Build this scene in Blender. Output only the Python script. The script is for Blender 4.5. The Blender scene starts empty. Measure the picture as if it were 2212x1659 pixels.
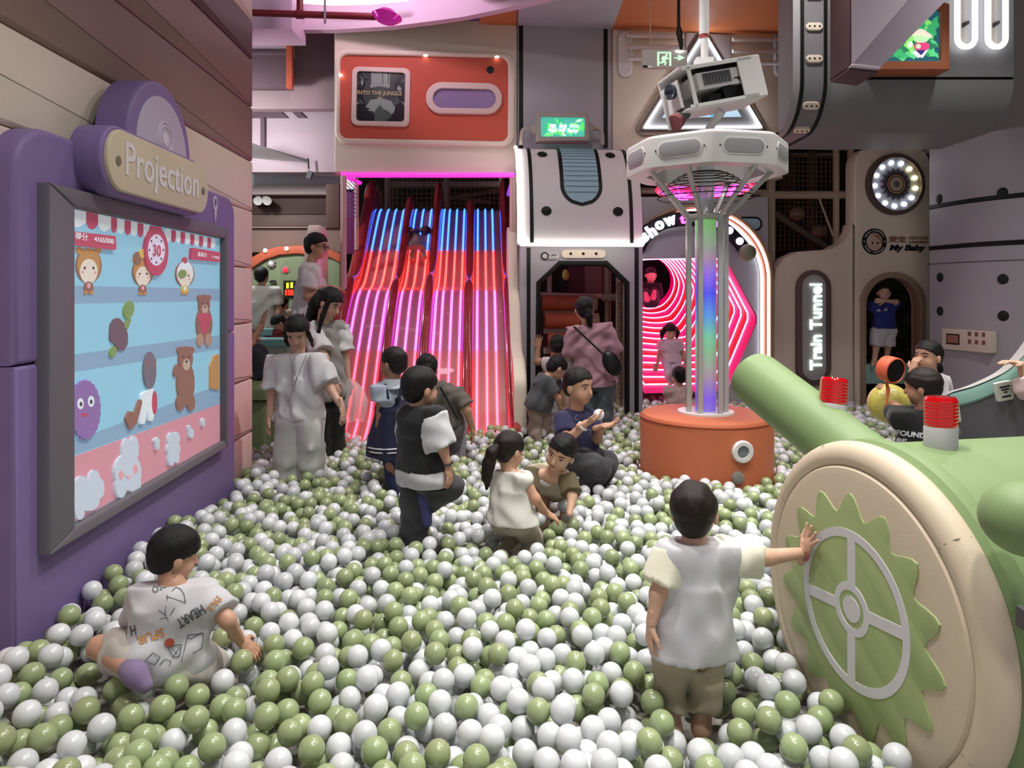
import bpy, bmesh, math, random
import numpy as np
from mathutils import Vector, Matrix
from mathutils.geometry import tessellate_polygon
random.seed(7); RNG = np.random.default_rng(7)
SC = bpy.context.scene; COL = SC.collection
PI = math.pi
# ---------------------------------------------------------------- camera (level, shifted lens), 2212 x 1659
F, CX, HY, CZ = 1520.0, 1106.0, 631.0, 1.55
cam = bpy.data.cameras.new('camera'); cam.sensor_width = 36; cam.lens = F * 36 / 2212
cam.shift_y = -(829.5 - HY) / 2212; cam.clip_start = .05; cam.clip_end = 100
camo = bpy.data.objects.new('camera', cam); COL.objects.link(camo)
camo.location = (0, 0, CZ); camo.rotation_euler = (PI / 2, 0, 0); SC.camera = camo
# ---------------------------------------------------------------- world, ceiling lights, added fills, exposure
SC.view_settings.view_transform = 'Standard'; SC.view_settings.look = 'None'
SC.view_settings.gamma = 1; SC.view_settings.use_curve_mapping = False
SC.view_settings.exposure = -0.1
w = bpy.data.worlds.new('room_air'); SC.world = w; w.use_nodes = True
w.node_tree.nodes['Background'].inputs[0].default_value = (.93, .95, 1.0, 1)
w.node_tree.nodes['Background'].inputs[1].default_value = .46
def lamp(x, y, z, size, power, col=(1, .97, .93), spread=104, name='ceiling_downlight', aim=None):
    l = bpy.data.lights.new(name, 'AREA'); l.shape = 'DISK'; l.size = size; l.energy = power; l.color = col
    l.spread = math.radians(spread)
    o = bpy.data.objects.new(name, l); COL.objects.link(o); o.location = (x, y, z)
    if aim: o.rotation_euler = (Vector(aim) - Vector((x, y, z))).to_track_quat('-Z', 'Y').to_euler()
    return o
LAMPS = [(.7, .6, 4.9, 38), (2.2, .6, 4.9, 16), (-.1, 1.8, 4.9, 26), (.7, 2.7, 4.9, 46), (2.2, 3.3, 4.9, 30), (3.7, 2.6, 4.9, 18), (.3, 5.0, 4.9, 54),
         (2.2, 5.2, 4.9, 42), (3.9, 4.7, 4.9, 46), (1.1, 6.5, 4.9, 34)]
for x, y, z, p in LAMPS: lamp(x, y, z, .3, p)
lamp(2.4, 5.6, 4.7, .35, 60, spread=120, name='added_facade_fill', aim=(3.3, 8.4, 1.6)); lamp(.7, 5.4, 4.7, .35, 44, spread=120, name='added_facade_fill', aim=(.5, 8, 2.2)); lamp(-1.2, 6.3, 5.1, .5, 24, (1, .72, .94), 160, 'cove_lamp', (-1.2, 8.5, 4.6)); lamp(-3.3, 8.75, 2.95, .3, 24, (1, 1, .97), 160, 'added_side_room_fill'); lamp(-3.6, 7.6, 3.4, .3, 26, (1, .95, .97), 160, 'added_side_room_fill', (-2.4, 9, 3.2))  # facade and side-room lamps are unseen fills added to brighten those areas
# ---------------------------------------------------------------- geometry helpers
def W(px, py, Y): return Vector(((px - CX) / F * Y, Y, CZ - (py - HY) / F * Y))
def V(*a): return Vector(a)
class Fr:                                   # a flat frame in the scene: u to the right, v up, n towards the viewer
    def __init__(s, O, u, v=(0, 0, 1)):
        s.O, s.u, s.v = Vector(O), Vector(u).normalized(), Vector(v).normalized(); s.n = s.u.cross(s.v).normalized()
    def pt(s, a, b, w=0): return s.O + s.u * a + s.v * b + s.n * w
    def uv(s, px, py, w=0):
        d = Vector(((px - CX) / F, 1, -(py - HY) / F)); c = Vector((0, 0, CZ)); o = s.O + s.n * w
        t = (o - c).dot(s.n) / d.dot(s.n); p = c + d * t - s.O
        return (p.dot(s.u), p.dot(s.v))
    def px(s, pts, w=0): return [s.uv(a, b, w) for a, b in pts]
    def at(s, a, b, w=0): return Fr(s.pt(a, b, w), s.u, s.v)
def wallfr(Y0, deg=0, X0=0):                # vertical plane through (X0, Y0) receding to the right by deg
    a = math.radians(deg); return Fr((X0, Y0, 0), (math.cos(a), math.sin(a), 0))
def area(p): return .5 * sum(p[i - 1][0] * p[i][1] - p[i][0] * p[i - 1][1] for i in range(len(p)))
def ccw(p): return list(p) if area(p) > 0 else list(p)[::-1]
def circ(cx, cy, r, n=32, ry=None, a0=0, rot=0):
    ry = r if ry is None else ry; o = []
    for i in range(n):
        t = a0 + 2 * PI * i / n; x, y = r * math.cos(t), ry * math.sin(t)
        o.append((cx + x * math.cos(rot) - y * math.sin(rot), cy + x * math.sin(rot) + y * math.cos(rot)))
    return o
def fillet(p, r, n=5):                      # rounds the corners of a polygon
    p = ccw(p); o = []; m = len(p)
    for i in range(m):
        a, b, c = Vector(p[i - 1]), Vector(p[i]), Vector(p[(i + 1) % m]); rr = r[i] if isinstance(r, (list, tuple)) else r
        d1, d2 = (a - b), (c - b); l1, l2 = d1.length, d2.length
        if rr <= 0 or l1 < 1e-6 or l2 < 1e-6: o.append(tuple(b)); continue
        d1 /= l1; d2 /= l2; ang = d1.angle(d2)
        if ang > PI - .02: o.append(tuple(b)); continue
        t = min(rr / math.tan(ang / 2), l1 * .49, l2 * .49); q = t * math.tan(ang / 2)
        cen = b + (d1 + d2).normalized() * (q / math.sin(ang / 2)); s = b + d1 * t - cen; e = b + d2 * t - cen
        a0 = math.atan2(s.y, s.x); da = (math.atan2(e.y, e.x) - a0 + PI) % (2 * PI) - PI
        for k in range(n + 1): o.append((cen.x + q * math.cos(a0 + da * k / n), cen.y + q * math.sin(a0 + da * k / n)))
    return o
def rrect(x0, y0, x1, y1, r=0, n=5): 
    x0, x1 = min(x0, x1), max(x0, x1); y0, y1 = min(y0, y1), max(y0, y1)
    return fillet([(x0, y0), (x1, y0), (x1, y1), (x0, y1)], min(r, abs(x1 - x0) * .499, abs(y1 - y0) * .499), n)
def inset(p, d):                            # moves a ccw outline inwards by d
    m = len(p); o = []
    for i in range(m):
        a, b, c = Vector(p[i - 1]), Vector(p[i]), Vector(p[(i + 1) % m]); e1 = (b - a); e2 = (c - b)
        if e1.length < 1e-9: e1 = e2
        if e2.length < 1e-9: e2 = e1
        e1.normalize(); e2.normalize(); n1, n2 = Vector((-e1.y, e1.x)), Vector((-e2.y, e2.x)); q = n1 + n2
        q = q / max(q.dot(n1), .5) if q.length > 1e-6 else n1
        o.append((b.x + q.x * d, b.y + q.y * d))
    return o
class M:                                    # collects geometry in world space and links it as ONE mesh object
    def __init__(s): s.v, s.f, s.m = [], [], []
    def add(s, vs, fs, mi=0):
        b = len(s.v); s.v += [tuple(x) for x in vs]; s.f += [tuple(i + b for i in f) for f in fs]; s.m += [mi] * len(fs); return s
    def box(s, c, size, R=None, mi=0):
        x, y, z = [k / 2 for k in size]; R = R or Matrix.Identity(3); c = Vector(c)
        vs = [c + R @ Vector((a * x, b * y, d * z)) for a in (-1, 1) for b in (-1, 1) for d in (-1, 1)]
        return s.add(vs, [(0, 1, 3, 2), (4, 6, 7, 5), (0, 4, 5, 1), (2, 3, 7, 6), (0, 2, 6, 4), (1, 5, 7, 3)], mi)
    def pad(s, fr, out, w0, w1, b=0, holes=(), mi=0, steps=3, back=False, hb=0):   # padded slab: outline pushed from w0 to w1, rounded front edge b
        out = ccw(out); loops = []
        def rings(p, b, sign):
            rs = [[fr.pt(x, y, w0) for x, y in p]]; q = p
            if b <= 0: rs.append([fr.pt(x, y, w1) for x, y in p])
            else:
                for k in range(steps + 1):
                    t = PI / 2 * k / steps; q = inset(p, sign * b * (1 - math.cos(t)))
                    rs.append([fr.pt(x, y, w1 - b + b * math.sin(t)) for x, y in q])
            return rs, q
        rs, q = rings(out, b, 1); vs, fs = [], []; n = len(out)
        for r in rs: vs += r
        for k in range(len(rs) - 1):
            for i in range(n): j = (i + 1) % n; fs.append((k * n + i, k * n + j, (k + 1) * n + j, (k + 1) * n + i))
        caps = [(q, (len(rs) - 1) * n)]
        for h in holes:
            h = ccw(h); r2, q2 = rings(h, hb, -1); o = len(vs); m = len(h)
            for r in r2: vs += r
            for k in range(len(r2) - 1):
                for i in range(m): j = (i + 1) % m; fs.append((o + k * m + j, o + k * m + i, o + (k + 1) * m + i, o + (k + 1) * m + j))
            caps.append((q2, o + (len(r2) - 1) * m))
        if not holes: fs.append(tuple(range(caps[0][1], caps[0][1] + n)))
        else:
            idx = []
            for qq, st in caps: idx += list(range(st, st + len(qq)))
            for t in tessellate_polygon([[Vector((x, y, 0)) for x, y in qq] for qq, _ in caps]):
                a, b_, c = [vs[idx[i]] for i in t]; nn = (b_ - a).cross(c - a)
                fs.append(tuple(idx[i] for i in (t if nn.dot(fr.n) > 0 else t[::-1])))
        if back and not holes: fs.append(tuple(range(n - 1, -1, -1)))
        return s.add(vs, fs, mi)
    def tube(s, pts, r, seg=8, closed=False, mi=0, caps=True):
        pts = [Vector(p) for p in pts]; n = len(pts); rr = r if isinstance(r, (list, tuple)) else [r] * n; vs, fs = [], []
        up = None
        for i, p in enumerate(pts):
            a = pts[i - 1] if (i > 0 or closed) else p; b = pts[(i + 1) % n] if (i < n - 1 or closed) else p
            t = (b - a).normalized() if (b - a).length > 1e-9 else Vector((0, 0, 1))
            if up is None: up = t.orthogonal().normalized()
            up = (up - t * up.dot(t)); up = up.normalized() if up.length > 1e-6 else t.orthogonal().normalized(); q = t.cross(up)
            for k in range(seg): an = 2 * PI * k / seg; vs.append(p + (up * math.cos(an) + q * math.sin(an)) * rr[i])
        for i in range(n if closed else n - 1):
            a, b = i * seg, ((i + 1) % n) * seg
            for k in range(seg): j = (k + 1) % seg; fs.append((a + k, a + j, b + j, b + k))
        if caps and not closed: fs += [tuple(range(seg - 1, -1, -1)), tuple(range((n - 1) * seg, n * seg))]
        return s.add(vs, fs, mi)
    def lathe(s, prof, O, ax=(0, 0, 1), seg=32, mi=0, closed=False):        # profile of (radius, height)
        ax = Vector(ax).normalized(); e = ax.orthogonal().normalized() if abs(ax.z) < .999 else Vector((1, 0, 0)); g = ax.cross(e); O = Vector(O); vs, fs = [], []
        for r, h in prof:
            for k in range(seg): a = 2 * PI * k / seg; vs.append(O + ax * h + (e * math.cos(a) + g * math.sin(a)) * max(r, 1e-5))
        m = len(prof)
        for i in range(m if closed else m - 1):
            a, b = i * seg, ((i + 1) % m) * seg
            for k in range(seg): j = (k + 1) % seg; fs.append((a + k, a + j, b + j, b + k))
        return s.add(vs, fs, mi)
    def ell(s, c, rad, R=None, seg=16, rings=10, mi=0):
        R = R or Matrix.Identity(3); c = Vector(c); rad = rad if isinstance(rad, (list, tuple)) else (rad,) * 3; vs = [c + R @ Vector((0, 0, -rad[2]))]; fs = []
        for i in range(1, rings):
            p = -PI / 2 + PI * i / rings
            for k in range(seg): a = 2 * PI * k / seg; vs.append(c + R @ Vector((rad[0] * math.cos(p) * math.cos(a), rad[1] * math.cos(p) * math.sin(a), rad[2] * math.sin(p))))
        vs.append(c + R @ Vector((0, 0, rad[2]))); L = len(vs) - 1
        for k in range(seg):
            j = (k + 1) % seg; fs.append((0, 1 + j, 1 + k)); b = 1 + (rings - 2) * seg; fs.append((b + k, b + j, L))
            for i in range(rings - 2): a = 1 + i * seg; fs.append((a + k, a + j, a + seg + j, a + seg + k))
        return s.add(vs, fs, mi)
    def surf(s, rows, mi=0, cu=False, cv=False, flip=False):
        n, m = len(rows), len(rows[0]); vs = [p for r in rows for p in r]; fs = []
        for i in range(n if cv else n - 1):
            for k in range(m if cu else m - 1):
                a, b, c, d = i * m + k, i * m + (k + 1) % m, ((i + 1) % n) * m + (k + 1) % m, ((i + 1) % n) * m + k
                fs.append((a, d, c, b) if flip else (a, b, c, d))
        return s.add(vs, fs, mi)
    def build(s, name, mats, parent=None, smooth=True, angle=38, loc=None):
        me = bpy.data.meshes.new(name); base = Vector(loc) if loc is not None else (BASE.get(parent.name, Vector()) if parent else Vector())
        me.from_pydata([Vector(v) - base for v in s.v], [], s.f)
        for x in (mats if isinstance(mats, (list, tuple)) else [mats]): me.materials.append(x)
        if len(me.polygons): me.polygons.foreach_set('material_index', s.m)
        me.update()
        if smooth: me.shade_smooth(); me.set_sharp_from_angle(angle=math.radians(angle))
        return link(name, me, parent, base)
BASE = {}
def link(name, me, parent, base):
    o = bpy.data.objects.new(name, me); COL.objects.link(o)
    if parent is not None: o.parent = parent
    else: o.location = base
    BASE[o.name] = Vector(base); return o
def tag(o, label=None, cat=None, group=None, kind=None):
    if label: o['label'] = label
    if cat: o['category'] = cat
    if group: o['group'] = group
    if kind: o['kind'] = kind
    return o
def thing(name, label, cat, loc=(0, 0, 0), group=None):
    o = bpy.data.objects.new(name, None); COL.objects.link(o); o.location = loc; o.empty_display_size = .1; BASE[o.name] = Vector(loc)
    return tag(o, label, cat, group)
def struct(o): o['kind'] = 'structure'; return o
def text(body, fr, u, v, h, name, m, parent, width=None, ext=.003, bold=0, align='CENTER', w=.002, shear=0, rot=0):
    cu = bpy.data.curves.new(name, 'FONT'); cu.body = body; cu.size = 1; cu.extrude = 0; cu.offset = bold; cu.shear = shear; cu.resolution_u = 3
    ob = bpy.data.objects.new(name, cu); COL.objects.link(ob); dg = bpy.context.evaluated_depsgraph_get(); dg.update()
    me = ob.evaluated_get(dg).to_mesh(); vs = np.array([x.co[:] for x in me.vertices]) if len(me.vertices) else np.zeros((1, 3)); fs = [tuple(p.vertices) for p in me.polygons]
    x0, x1, y0, y1 = vs[:, 0].min(), vs[:, 0].max(), vs[:, 1].min(), vs[:, 1].max(); k = h / max(y1 - y0, 1e-6); kx = k if width is None else width / max(x1 - x0, 1e-6)
    ox = {'CENTER': (x0 + x1) / 2, 'LEFT': x0, 'RIGHT': x1}[align]; c, s = math.cos(rot), math.sin(rot); mm = M()
    P = [((x - ox) * kx, (y - (y0 + y1) / 2) * k) for x, y, _ in vs]; P = [(u + x * c - y * s, v + x * s + y * c) for x, y in P]
    n = len(P); front = [fr.pt(x, y, w + ext) for x, y in P]; back = [fr.pt(x, y, w) for x, y in P]
    ed = {}
    for f in fs:
        for i in range(len(f)): e = (f[i - 1], f[i]); ed[e] = 1
    side = [(a, b) for (a, b) in ed if (b, a) not in ed]
    nn = None
    if fs: a, b, c3 = [front[i] for i in fs[0][:3]]; nn = (b - a).cross(c3 - a).dot(fr.n) > 0
    mm.add(front + back, [f if nn else f[::-1] for f in fs] + [((a, a + n, b + n, b) if nn else (b, b + n, a + n, a)) for a, b in side])
    bpy.data.objects.remove(ob); bpy.data.curves.remove(cu)
    return mm.build(name, m, parent, smooth=False)
# ---------------------------------------------------------------- materials
def lin(c): c /= 255; return c / 12.92 if c <= .04045 else ((c + .055) / 1.055) ** 2.4
def rgb(c):
    if isinstance(c, str): c = c.lstrip('#'); c = [int(c[i:i + 2], 16) for i in (0, 2, 4)]
    return tuple(lin(x) for x in c) + (1,)
MATS = {}; LINC = {}
def mat(name, col, rough=.55, metal=0, spec=.5, bump=0, bs=180, var=0, vs=3, emit=0, ecol=None, trans=0, alpha=1, sss=0, coat=0, sheen=0, ior=1.45):
    if name in MATS: return MATS[name]
    if not emit: c = rgb(col); g = .3 * c[0] + .6 * c[1] + .1 * c[2]; LINC[name] = [g + (x - g) * .82 for x in c[:3]] + [1]
    else: LINC[name] = rgb(col)
    m = bpy.data.materials.new(name); m.use_nodes = True; nt = m.node_tree; b = nt.nodes['Principled BSDF']; I = b.inputs
    I['Base Color'].default_value = LINC[name]; I['Roughness'].default_value = rough; I['Metallic'].default_value = metal; I['Specular IOR Level'].default_value = spec
    I['IOR'].default_value = ior; I['Coat Weight'].default_value = coat; I['Sheen Weight'].default_value = sheen; I['Alpha'].default_value = alpha; I['Transmission Weight'].default_value = trans
    if sss: I['Subsurface Weight'].default_value = sss; I['Subsurface Radius'].default_value = (.02, .012, .008); I['Subsurface Scale'].default_value = .5
    if emit: I['Emission Color'].default_value = rgb(ecol or col); I['Emission Strength'].default_value = emit
    if bump or var:
        tc = nt.nodes.new('ShaderNodeTexCoord')
        if var:
            n = nt.nodes.new('ShaderNodeTexNoise'); n.inputs['Scale'].default_value = vs; n.inputs['Detail'].default_value = 4; nt.links.new(tc.outputs['Object'], n.inputs['Vector'])
            h = nt.nodes.new('ShaderNodeHueSaturation'); h.inputs['Color'].default_value = LINC[name]; r = nt.nodes.new('ShaderNodeMapRange')
            r.inputs['From Min'].default_value = .3; r.inputs['From Max'].default_value = .7; r.inputs['To Min'].default_value = 1 - var; r.inputs['To Max'].default_value = 1 + var
            nt.links.new(n.outputs['Fac'], r.inputs['Value']); nt.links.new(r.outputs['Result'], h.inputs['Value']); nt.links.new(h.outputs['Color'], I['Base Color'])
        if bump:
            n = nt.nodes.new('ShaderNodeTexNoise'); n.inputs['Scale'].default_value = bs; n.inputs['Detail'].default_value = 3; nt.links.new(tc.outputs['Object'], n.inputs['Vector'])
            bp = nt.nodes.new('ShaderNodeBump'); bp.inputs['Strength'].default_value = bump; bp.inputs['Distance'].default_value = .004
            nt.links.new(n.outputs['Fac'], bp.inputs['Height']); nt.links.new(bp.outputs['Normal'], I['Normal'])
    MATS[name] = m; return m
def vinyl(name, col, rough=.5): return mat('vinyl_' + name, col, rough, bump=.12, bs=260, var=.03, vs=2, spec=.35)
def glow(name, col, s, base=None): return mat('glow_' + name, base or col, .4, emit=s, ecol=col)
def paint(name, col, rough=.5, **k): return mat('paint_' + name, col, rough, **k)
CREAM = vinyl('cream', '#e2d4be'); GREY = vinyl('grey', '#acaab2'); DGREY = vinyl('dark_grey', '#7a7a7c'); BLACK = vinyl('black', '#0c0c0d'); ORANGE = vinyl('orange', '#d4582a')
PURPLE = vinyl('purple', '#7d66a0'); OCHRE = vinyl('ochre_orange', '#cc6a22'); TAUPE = vinyl('taupe', '#94776a'); WHITE = paint('white', '#dcdad8', .4); DARK = paint('dark', '#1a1412', .8); BROWN = vinyl('brown', '#6e5048')
def pxpad(name, fr, pts, w0, w1, m, parent=None, b=.015, r=0, holes=(), hb=0, steps=3, back=False):
    o = fr.px(pts, w1)
    if r: o = fillet(o, r)
    return M().pad(fr, o, w0, w1, b, [fr.px(h, w1) for h in holes], steps=steps, hb=hb, back=back).build(name, m, parent)
def pxrect(x0, y0, x1, y1): return [(x0, y1), (x1, y1), (x1, y0), (x0, y0)]
def pxell(cx, cy, rx, ry=None, n=24, rot=0): return circ(cx, cy, rx, n, ry, 0, rot)
def sm(*objs): return [struct(o) for o in objs]
# ================================================================ THE SETTING
struct(M().add([(-9, -3, 0), (9, -3, 0), (9, 14, 0), (-9, 14, 0)], [(0, 1, 2, 3)]).build('floor', paint('floor', '#9a948c', .6)))
struct(M().add([(-9, -3, 5.25), (9, -3, 5.25), (9, 14, 5.25), (-9, 14, 5.25)], [(0, 3, 2, 1)]).build('ceiling', paint('ceiling', '#b8a8b4', .7)))
# ---- left wall of padded panels
LW = Fr((-1.83, 0, 0), (-.0401, 1, 0))
wl = struct(M().pad(LW, rrect(-.6, 0, 5.55, 4.8), -.25, -.045, 0).build('wall_left', paint('joint', '#3a2a26', .9)))
ROWS = [0, .45, .87, 1.31, 1.74, 2.19, 2.58, 3.01, 3.385, 3.69, 4.5]
PINKC = vinyl('pinkish_cream', '#dcc2b6'); MAROON = vinyl('maroon', '#5c3d3c')
for i in range(10):
    mm = PINKC if i < 5 else CREAM if i in (5, 9) else TAUPE if i in (6, 7) else MAROON
    M().pad(LW, rrect(-.6, ROWS[i] + .003, 5.58, ROWS[i + 1] - .003, .01, 2), -.05, 0, .018).build('padded_panel', mm, wl)
# ---- back wall: cream over the slide, grey panel over the gate, cream behind the projector
FB = wallfr(8.1, 6)
wb = struct(M().pad(FB, FB.px(pxrect(724, 60, 1700, 368), -.2), -.35, -.16, 0).build('wall_back', paint('joint2', '#4a423c', .9)))
pxpad('padded_panel', FB, [(722, 372), (1117, 376), (1117, 44), (722, 42)], -.2, 0, CREAM, wb, .02)
pxpad('padded_panel', FB, [(1118, 330), (1322, 330), (1322, 52), (1118, 47)], -.2, 0, GREY, wb, .02)
pxpad('padded_panel', FB, [(1323, 385), (1692, 385), (1690, 62), (1323, 52)], -.2, -.01, CREAM, wb, .02)
for x in (1121, 1304): pxpad('black_stripe', FB, [(x, 320), (x + 9, 320), (x + 9, 50), (x, 50)], 0, .006, BLACK, wb, .002)
pxpad('trim_panel', FB, [(1480, 150), (1580, 150), (1578, 75), (1482, 69)], -.01, .03, GREY, wb, .01)
pxpad('padded_panel', FB, [(1385, 425), (1660, 425), (1660, 900), (1652, 900), (1652, 620), (1600, 520), (1500, 470), (1385, 520)], -.3, -.08, GREY, wb, .01)
# ceiling boards above the facade: orange, grey, orange
zc = 4.62
for n, (x0, x1, m) in enumerate([(1036, 1117, OCHRE), (1118, 1324, GREY), (1325, 1722, OCHRE)]):
    a, b = W(x0, 50, 8.0).x, W(x1, 50, 8.3).x
    struct(M().pad(Fr((0, 0, zc), (1, 0, 0), (0, -1, 0)), ccw([(a, -8.5), (b, -8.5), (b * .995, -5.2), (a * .995, -5.2)]), -.12, 0, .02, back=True).build('trim_%d' % (n + 1), m)) 
# curved pink ceiling fascia
PINKCEIL = paint('lilac_ceiling', '#cfaec6', .6)
cv = [(-3.4, 7.78), (-2.6, 7.8), (-1.96, 7.8), (-1.31, 7.7), (-.9, 7.57), (-.52, 7.44), (.05, 7.15), (.45, 6.9), (1.0, 6.5), (1.6, 5.95), (2.2, 5.3)]
def fascia(z0, z1, off): return [[(x, y - off, z0) for x, y in cv], [(x, y - off, z1) for x, y in cv]]
m = M(); m.surf(fascia(4.44, 5.24, 0)); m.surf(fascia(4.44, 4.51, .05)); m.surf([[(x, y - .05, 4.51) for x, y in cv], [(x, y, 4.51) for x, y in cv]]); m.surf([[(x, y - .05, 4.44) for x, y in cv], [(x, y + .06, 4.44) for x, y in cv]], flip=True)
struct(m.build('ceiling_2', PINKCEIL))
struct(M().box((-3.25, 7.6, 4.75), (1.9, .5, .9)).build('ceiling_3', PINKCEIL))
cove = thing('cove_light', 'glowing white cove light along the lilac ceiling at top left', 'light', tuple(W(740, 0, 7.6)))
M().tube([W(630, 0, 7.6), W(720, 6, 7.6), W(800, 4, 7.5), W(880, -4, 7.4)], .03).build('light_strip', glow('white_cove', '#fff4f0', 4), cove)
# ---- room seen past the left wall
PK = wallfr(9.4); LIL = paint('lilac_wall', '#c7b3bd', .6); DK = paint('dark_mauve', '#6e5660', .7); RB = paint('white_beam', '#c9cfd2', .6)
def slab(name, Y, x0, y0, x1, y1, m, th=.15, parent=None, b=.004): 
    f = wallfr(Y); return pxpad(name, f, pxrect(x0, y0, x1, y1), -th, 0, m, parent, b)
k = 4
def tr(*a, **kw):
    global k
    o = slab('trim_%d' % k, *a, **kw); k += 1; return struct(o)
tr(8.6, 480, 60, 760, 235, paint('mauve_wall', '#a48a90', .6)); tr(8.3, 500, 40, 628, 118, LIL); tr(8.3, 500, 118, 626, 188, DK)
tr(8.27, 500, 110, 623, 117, DK); tr(8.26, 618, 68, 631, 190, ORANGE, .06)
tr(9.0, 500, 234, 740, 372, LIL)
for q in ([(500, 234), (600, 234), (622, 255), (500, 255)], [(622, 234), (640, 234), (662, 255), (644, 255)]):
    f = wallfr(8.98); o = f.px(q); struct(M().pad(f, o, -.01, .004, 0).build('trim_%d' % k, DK)); k += 1
f = wallfr(8.97); struct(M().pad(f, f.px(pxrect(563, 252, 572, 318)), -.01, .01, 0).build('trim_%d' % k, DK)); k += 1
m = M(); a, b = W(530, 352, 9.3), W(745, 378, 9.3); m.add([W(520, 300, 8.4), W(560, 314, 8.4), W(760, 372, 9.6), W(760, 385, 9.6), W(520, 365, 9.6)], [(0, 1, 2, 3, 4)])
struct(m.build('ceiling_4', paint('white_ceiling', '#d9e0e0', .6)))
tr(9.7, 500, 350, 735, 402, RB); tr(9.65, 500, 400, 720, 420, paint('pale_beam', '#cdb9b6', .6), .2); tr(9.9, 500, 420, 740, 545, TAUPE)
tr(9.8, 500, 421, 730, 463, vinyl('dark_brown', '#553c36')); tr(9.82, 500, 463, 730, 489, vinyl('mid_brown', '#6f5750')); tr(9.83, 500, 490, 730, 492, paint('pale_beam', '#cdb9b6'), .01)
tr(8.8, 704, 398, 733, 492, BROWN, .3)
struct(M().add([(-9, 12, 0), (9, 12, 0), (9, 12, 5.2), (-9, 12, 5.2)], [(0, 1, 2, 3)]).build('wall_far', paint('dark_far_wall', '#3c302c', .9)))
struct(M().add([(9, -3, 0), (9, 14, 0), (9, 14, 5.2), (9, -3, 5.2)], [(3, 2, 1, 0)]).build('wall_right', paint('right_far_wall', '#8d8688', .9)))
# ================================================================ PROJECTION GAME ON THE LEFT WALL
PBW = .10
pg = thing('projection_game', 'purple wall game with a projected toy shelf picture in a grey frame', 'game board', LW.pt(3.2, 0, .1))
uL, uR = LW.uv(33, 700, PBW)[0], LW.uv(508, 700, PBW)[0]; zT = (LW.uv(85, 268, PBW)[1] + LW.uv(470, 420, PBW)[1]) / 2
zj = LW.uv(60, 788, PBW)[1]
M().pad(LW, fillet([(uL, zj + .002), (uR, zj + .002), (uR, zT), (uL, zT)], [0, 0, .13, .2], 8), 0, PBW, .025).build('board_panel', PURPLE, pg)
M().pad(LW, fillet([(uL, 0), (uR, 0), (uR, zj - .002), (uL, zj - .002)], [0, 0, 0, 0], 6), 0, PBW, .02).build('board_panel', PURPLE, pg)
fo = LW.px([(104, 1205), (490, 965), (496, 493), (113, 394)], PBW + .05); u0 = (fo[0][0] + fo[3][0]) / 2; u1 = (fo[1][0] + fo[2][0]) / 2; v0 = (fo[0][1] + fo[1][1]) / 2; v1 = (fo[2][1] + fo[3][1]) / 2
fi = LW.px([(140, 1140), (473, 955), (478, 517), (147, 447)], PBW + .012); s0 = (fi[0][0] + fi[3][0]) / 2; s1 = (fi[1][0] + fi[2][0]) / 2; t0 = (fi[0][1] + fi[1][1]) / 2; t1 = (fi[2][1] + fi[3][1]) / 2
for pts in ([(u0, v0), (u1, v0), (s1, t0), (s0, t0)], [(u1, v0), (u1, v1), (s1, t1), (s1, t0)], [(u1, v1), (u0, v1), (s0, t1), (s1, t1)], [(u0, v1), (u0, v0), (s0, t0), (s0, t1)]):
    M().pad(LW, pts, PBW - .01, PBW + .05, .012, steps=2).build('screen_frame', vinyl('frame_grey', '#6b6870'), pg)
def scr(n, c, s=.36): return mat('screen_' + n, c, .5, emit=s, ecol=c, spec=.2)
SKY = scr('sky', '#8fc4dc')
sp = M().pad(LW, rrect(s0 - .01, t0 - .01, s1 + .01, t1 + .01), PBW - .01, PBW + .01, 0).build('screen', SKY, pg)
LY = [0]
def dec(pts, m, name='picture_shape', w=None, smooth=0, n=5):
    LY[0] += 1; ww = (PBW + .0105 + .00012 * LY[0]) if w is None else w
    o = LW.px(pts, ww)
    o = [(min(max(x, s0), s1), min(max(y, t0), t1)) for x, y in o]
    if smooth: o = fillet(o, smooth, n)
    return M().pad(LW, o, PBW + .009, ww, 0).build(name, m, sp, smooth=False)
def de(cx, cy, rx, ry, m, rot=0, name='picture_shape', n=22): return dec(pxell(cx, cy, rx, ry, n, rot), m, name)
SH, PKB, WHT, RED, BRN, GRN, PUR, TAN, PIN, DRK = [scr(*q) for q in [('shelf', '#86a5c0'), ('pink', '#c98f9c'), ('white', '#d4e0e6'), ('red', '#b5546a'), ('brown', '#8d6a60'), ('green', '#7d9663'), ('purple', '#8a6fa6'), ('tan', '#b58a5c'), ('blush', '#d6a0a8'), ('ink', '#4a4a52')]]
dec([(140, 617), (476, 624), (476, 650), (140, 656)], SH); dec([(140, 768), (476, 724), (476, 754), (140, 806)], SH); dec([(140, 960), (476, 830), (476, 872), (140, 990)], SH)
dec([(140, 993), (476, 872), (476, 955), (140, 1140)], PKB)
# awning of white and red scallops
xs = [150, 186, 212, 240, 253, 269, 283, 297, 310, 324]; xs2 = [357, 370, 380, 390, 400, 411, 420, 430, 439, 448, 456, 465]
def top(x): return 447 + (x - 147) * .2115 + 2
for arr in (xs, xs2):
    for i in range(len(arr) - 1):
        a, b = arr[i], arr[i + 1]; h = 38 - (a - 150) * .05; c = (a + b) / 2
        dec([(a, top(a)), (b, top(b)), (b, top(b) + h * .6), (c + (b - a) * .3, top(c) + h * .88), (c, top(c) + h), (c - (b - a) * .3, top(c) + h * .88), (a, top(a) + h * .6)], WHT if i % 2 == 0 else RED, 'awning_scallop')
def tr_poly(cx, cy, pts): return [(cx + x, cy + y) for x, y in pts]
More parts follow.
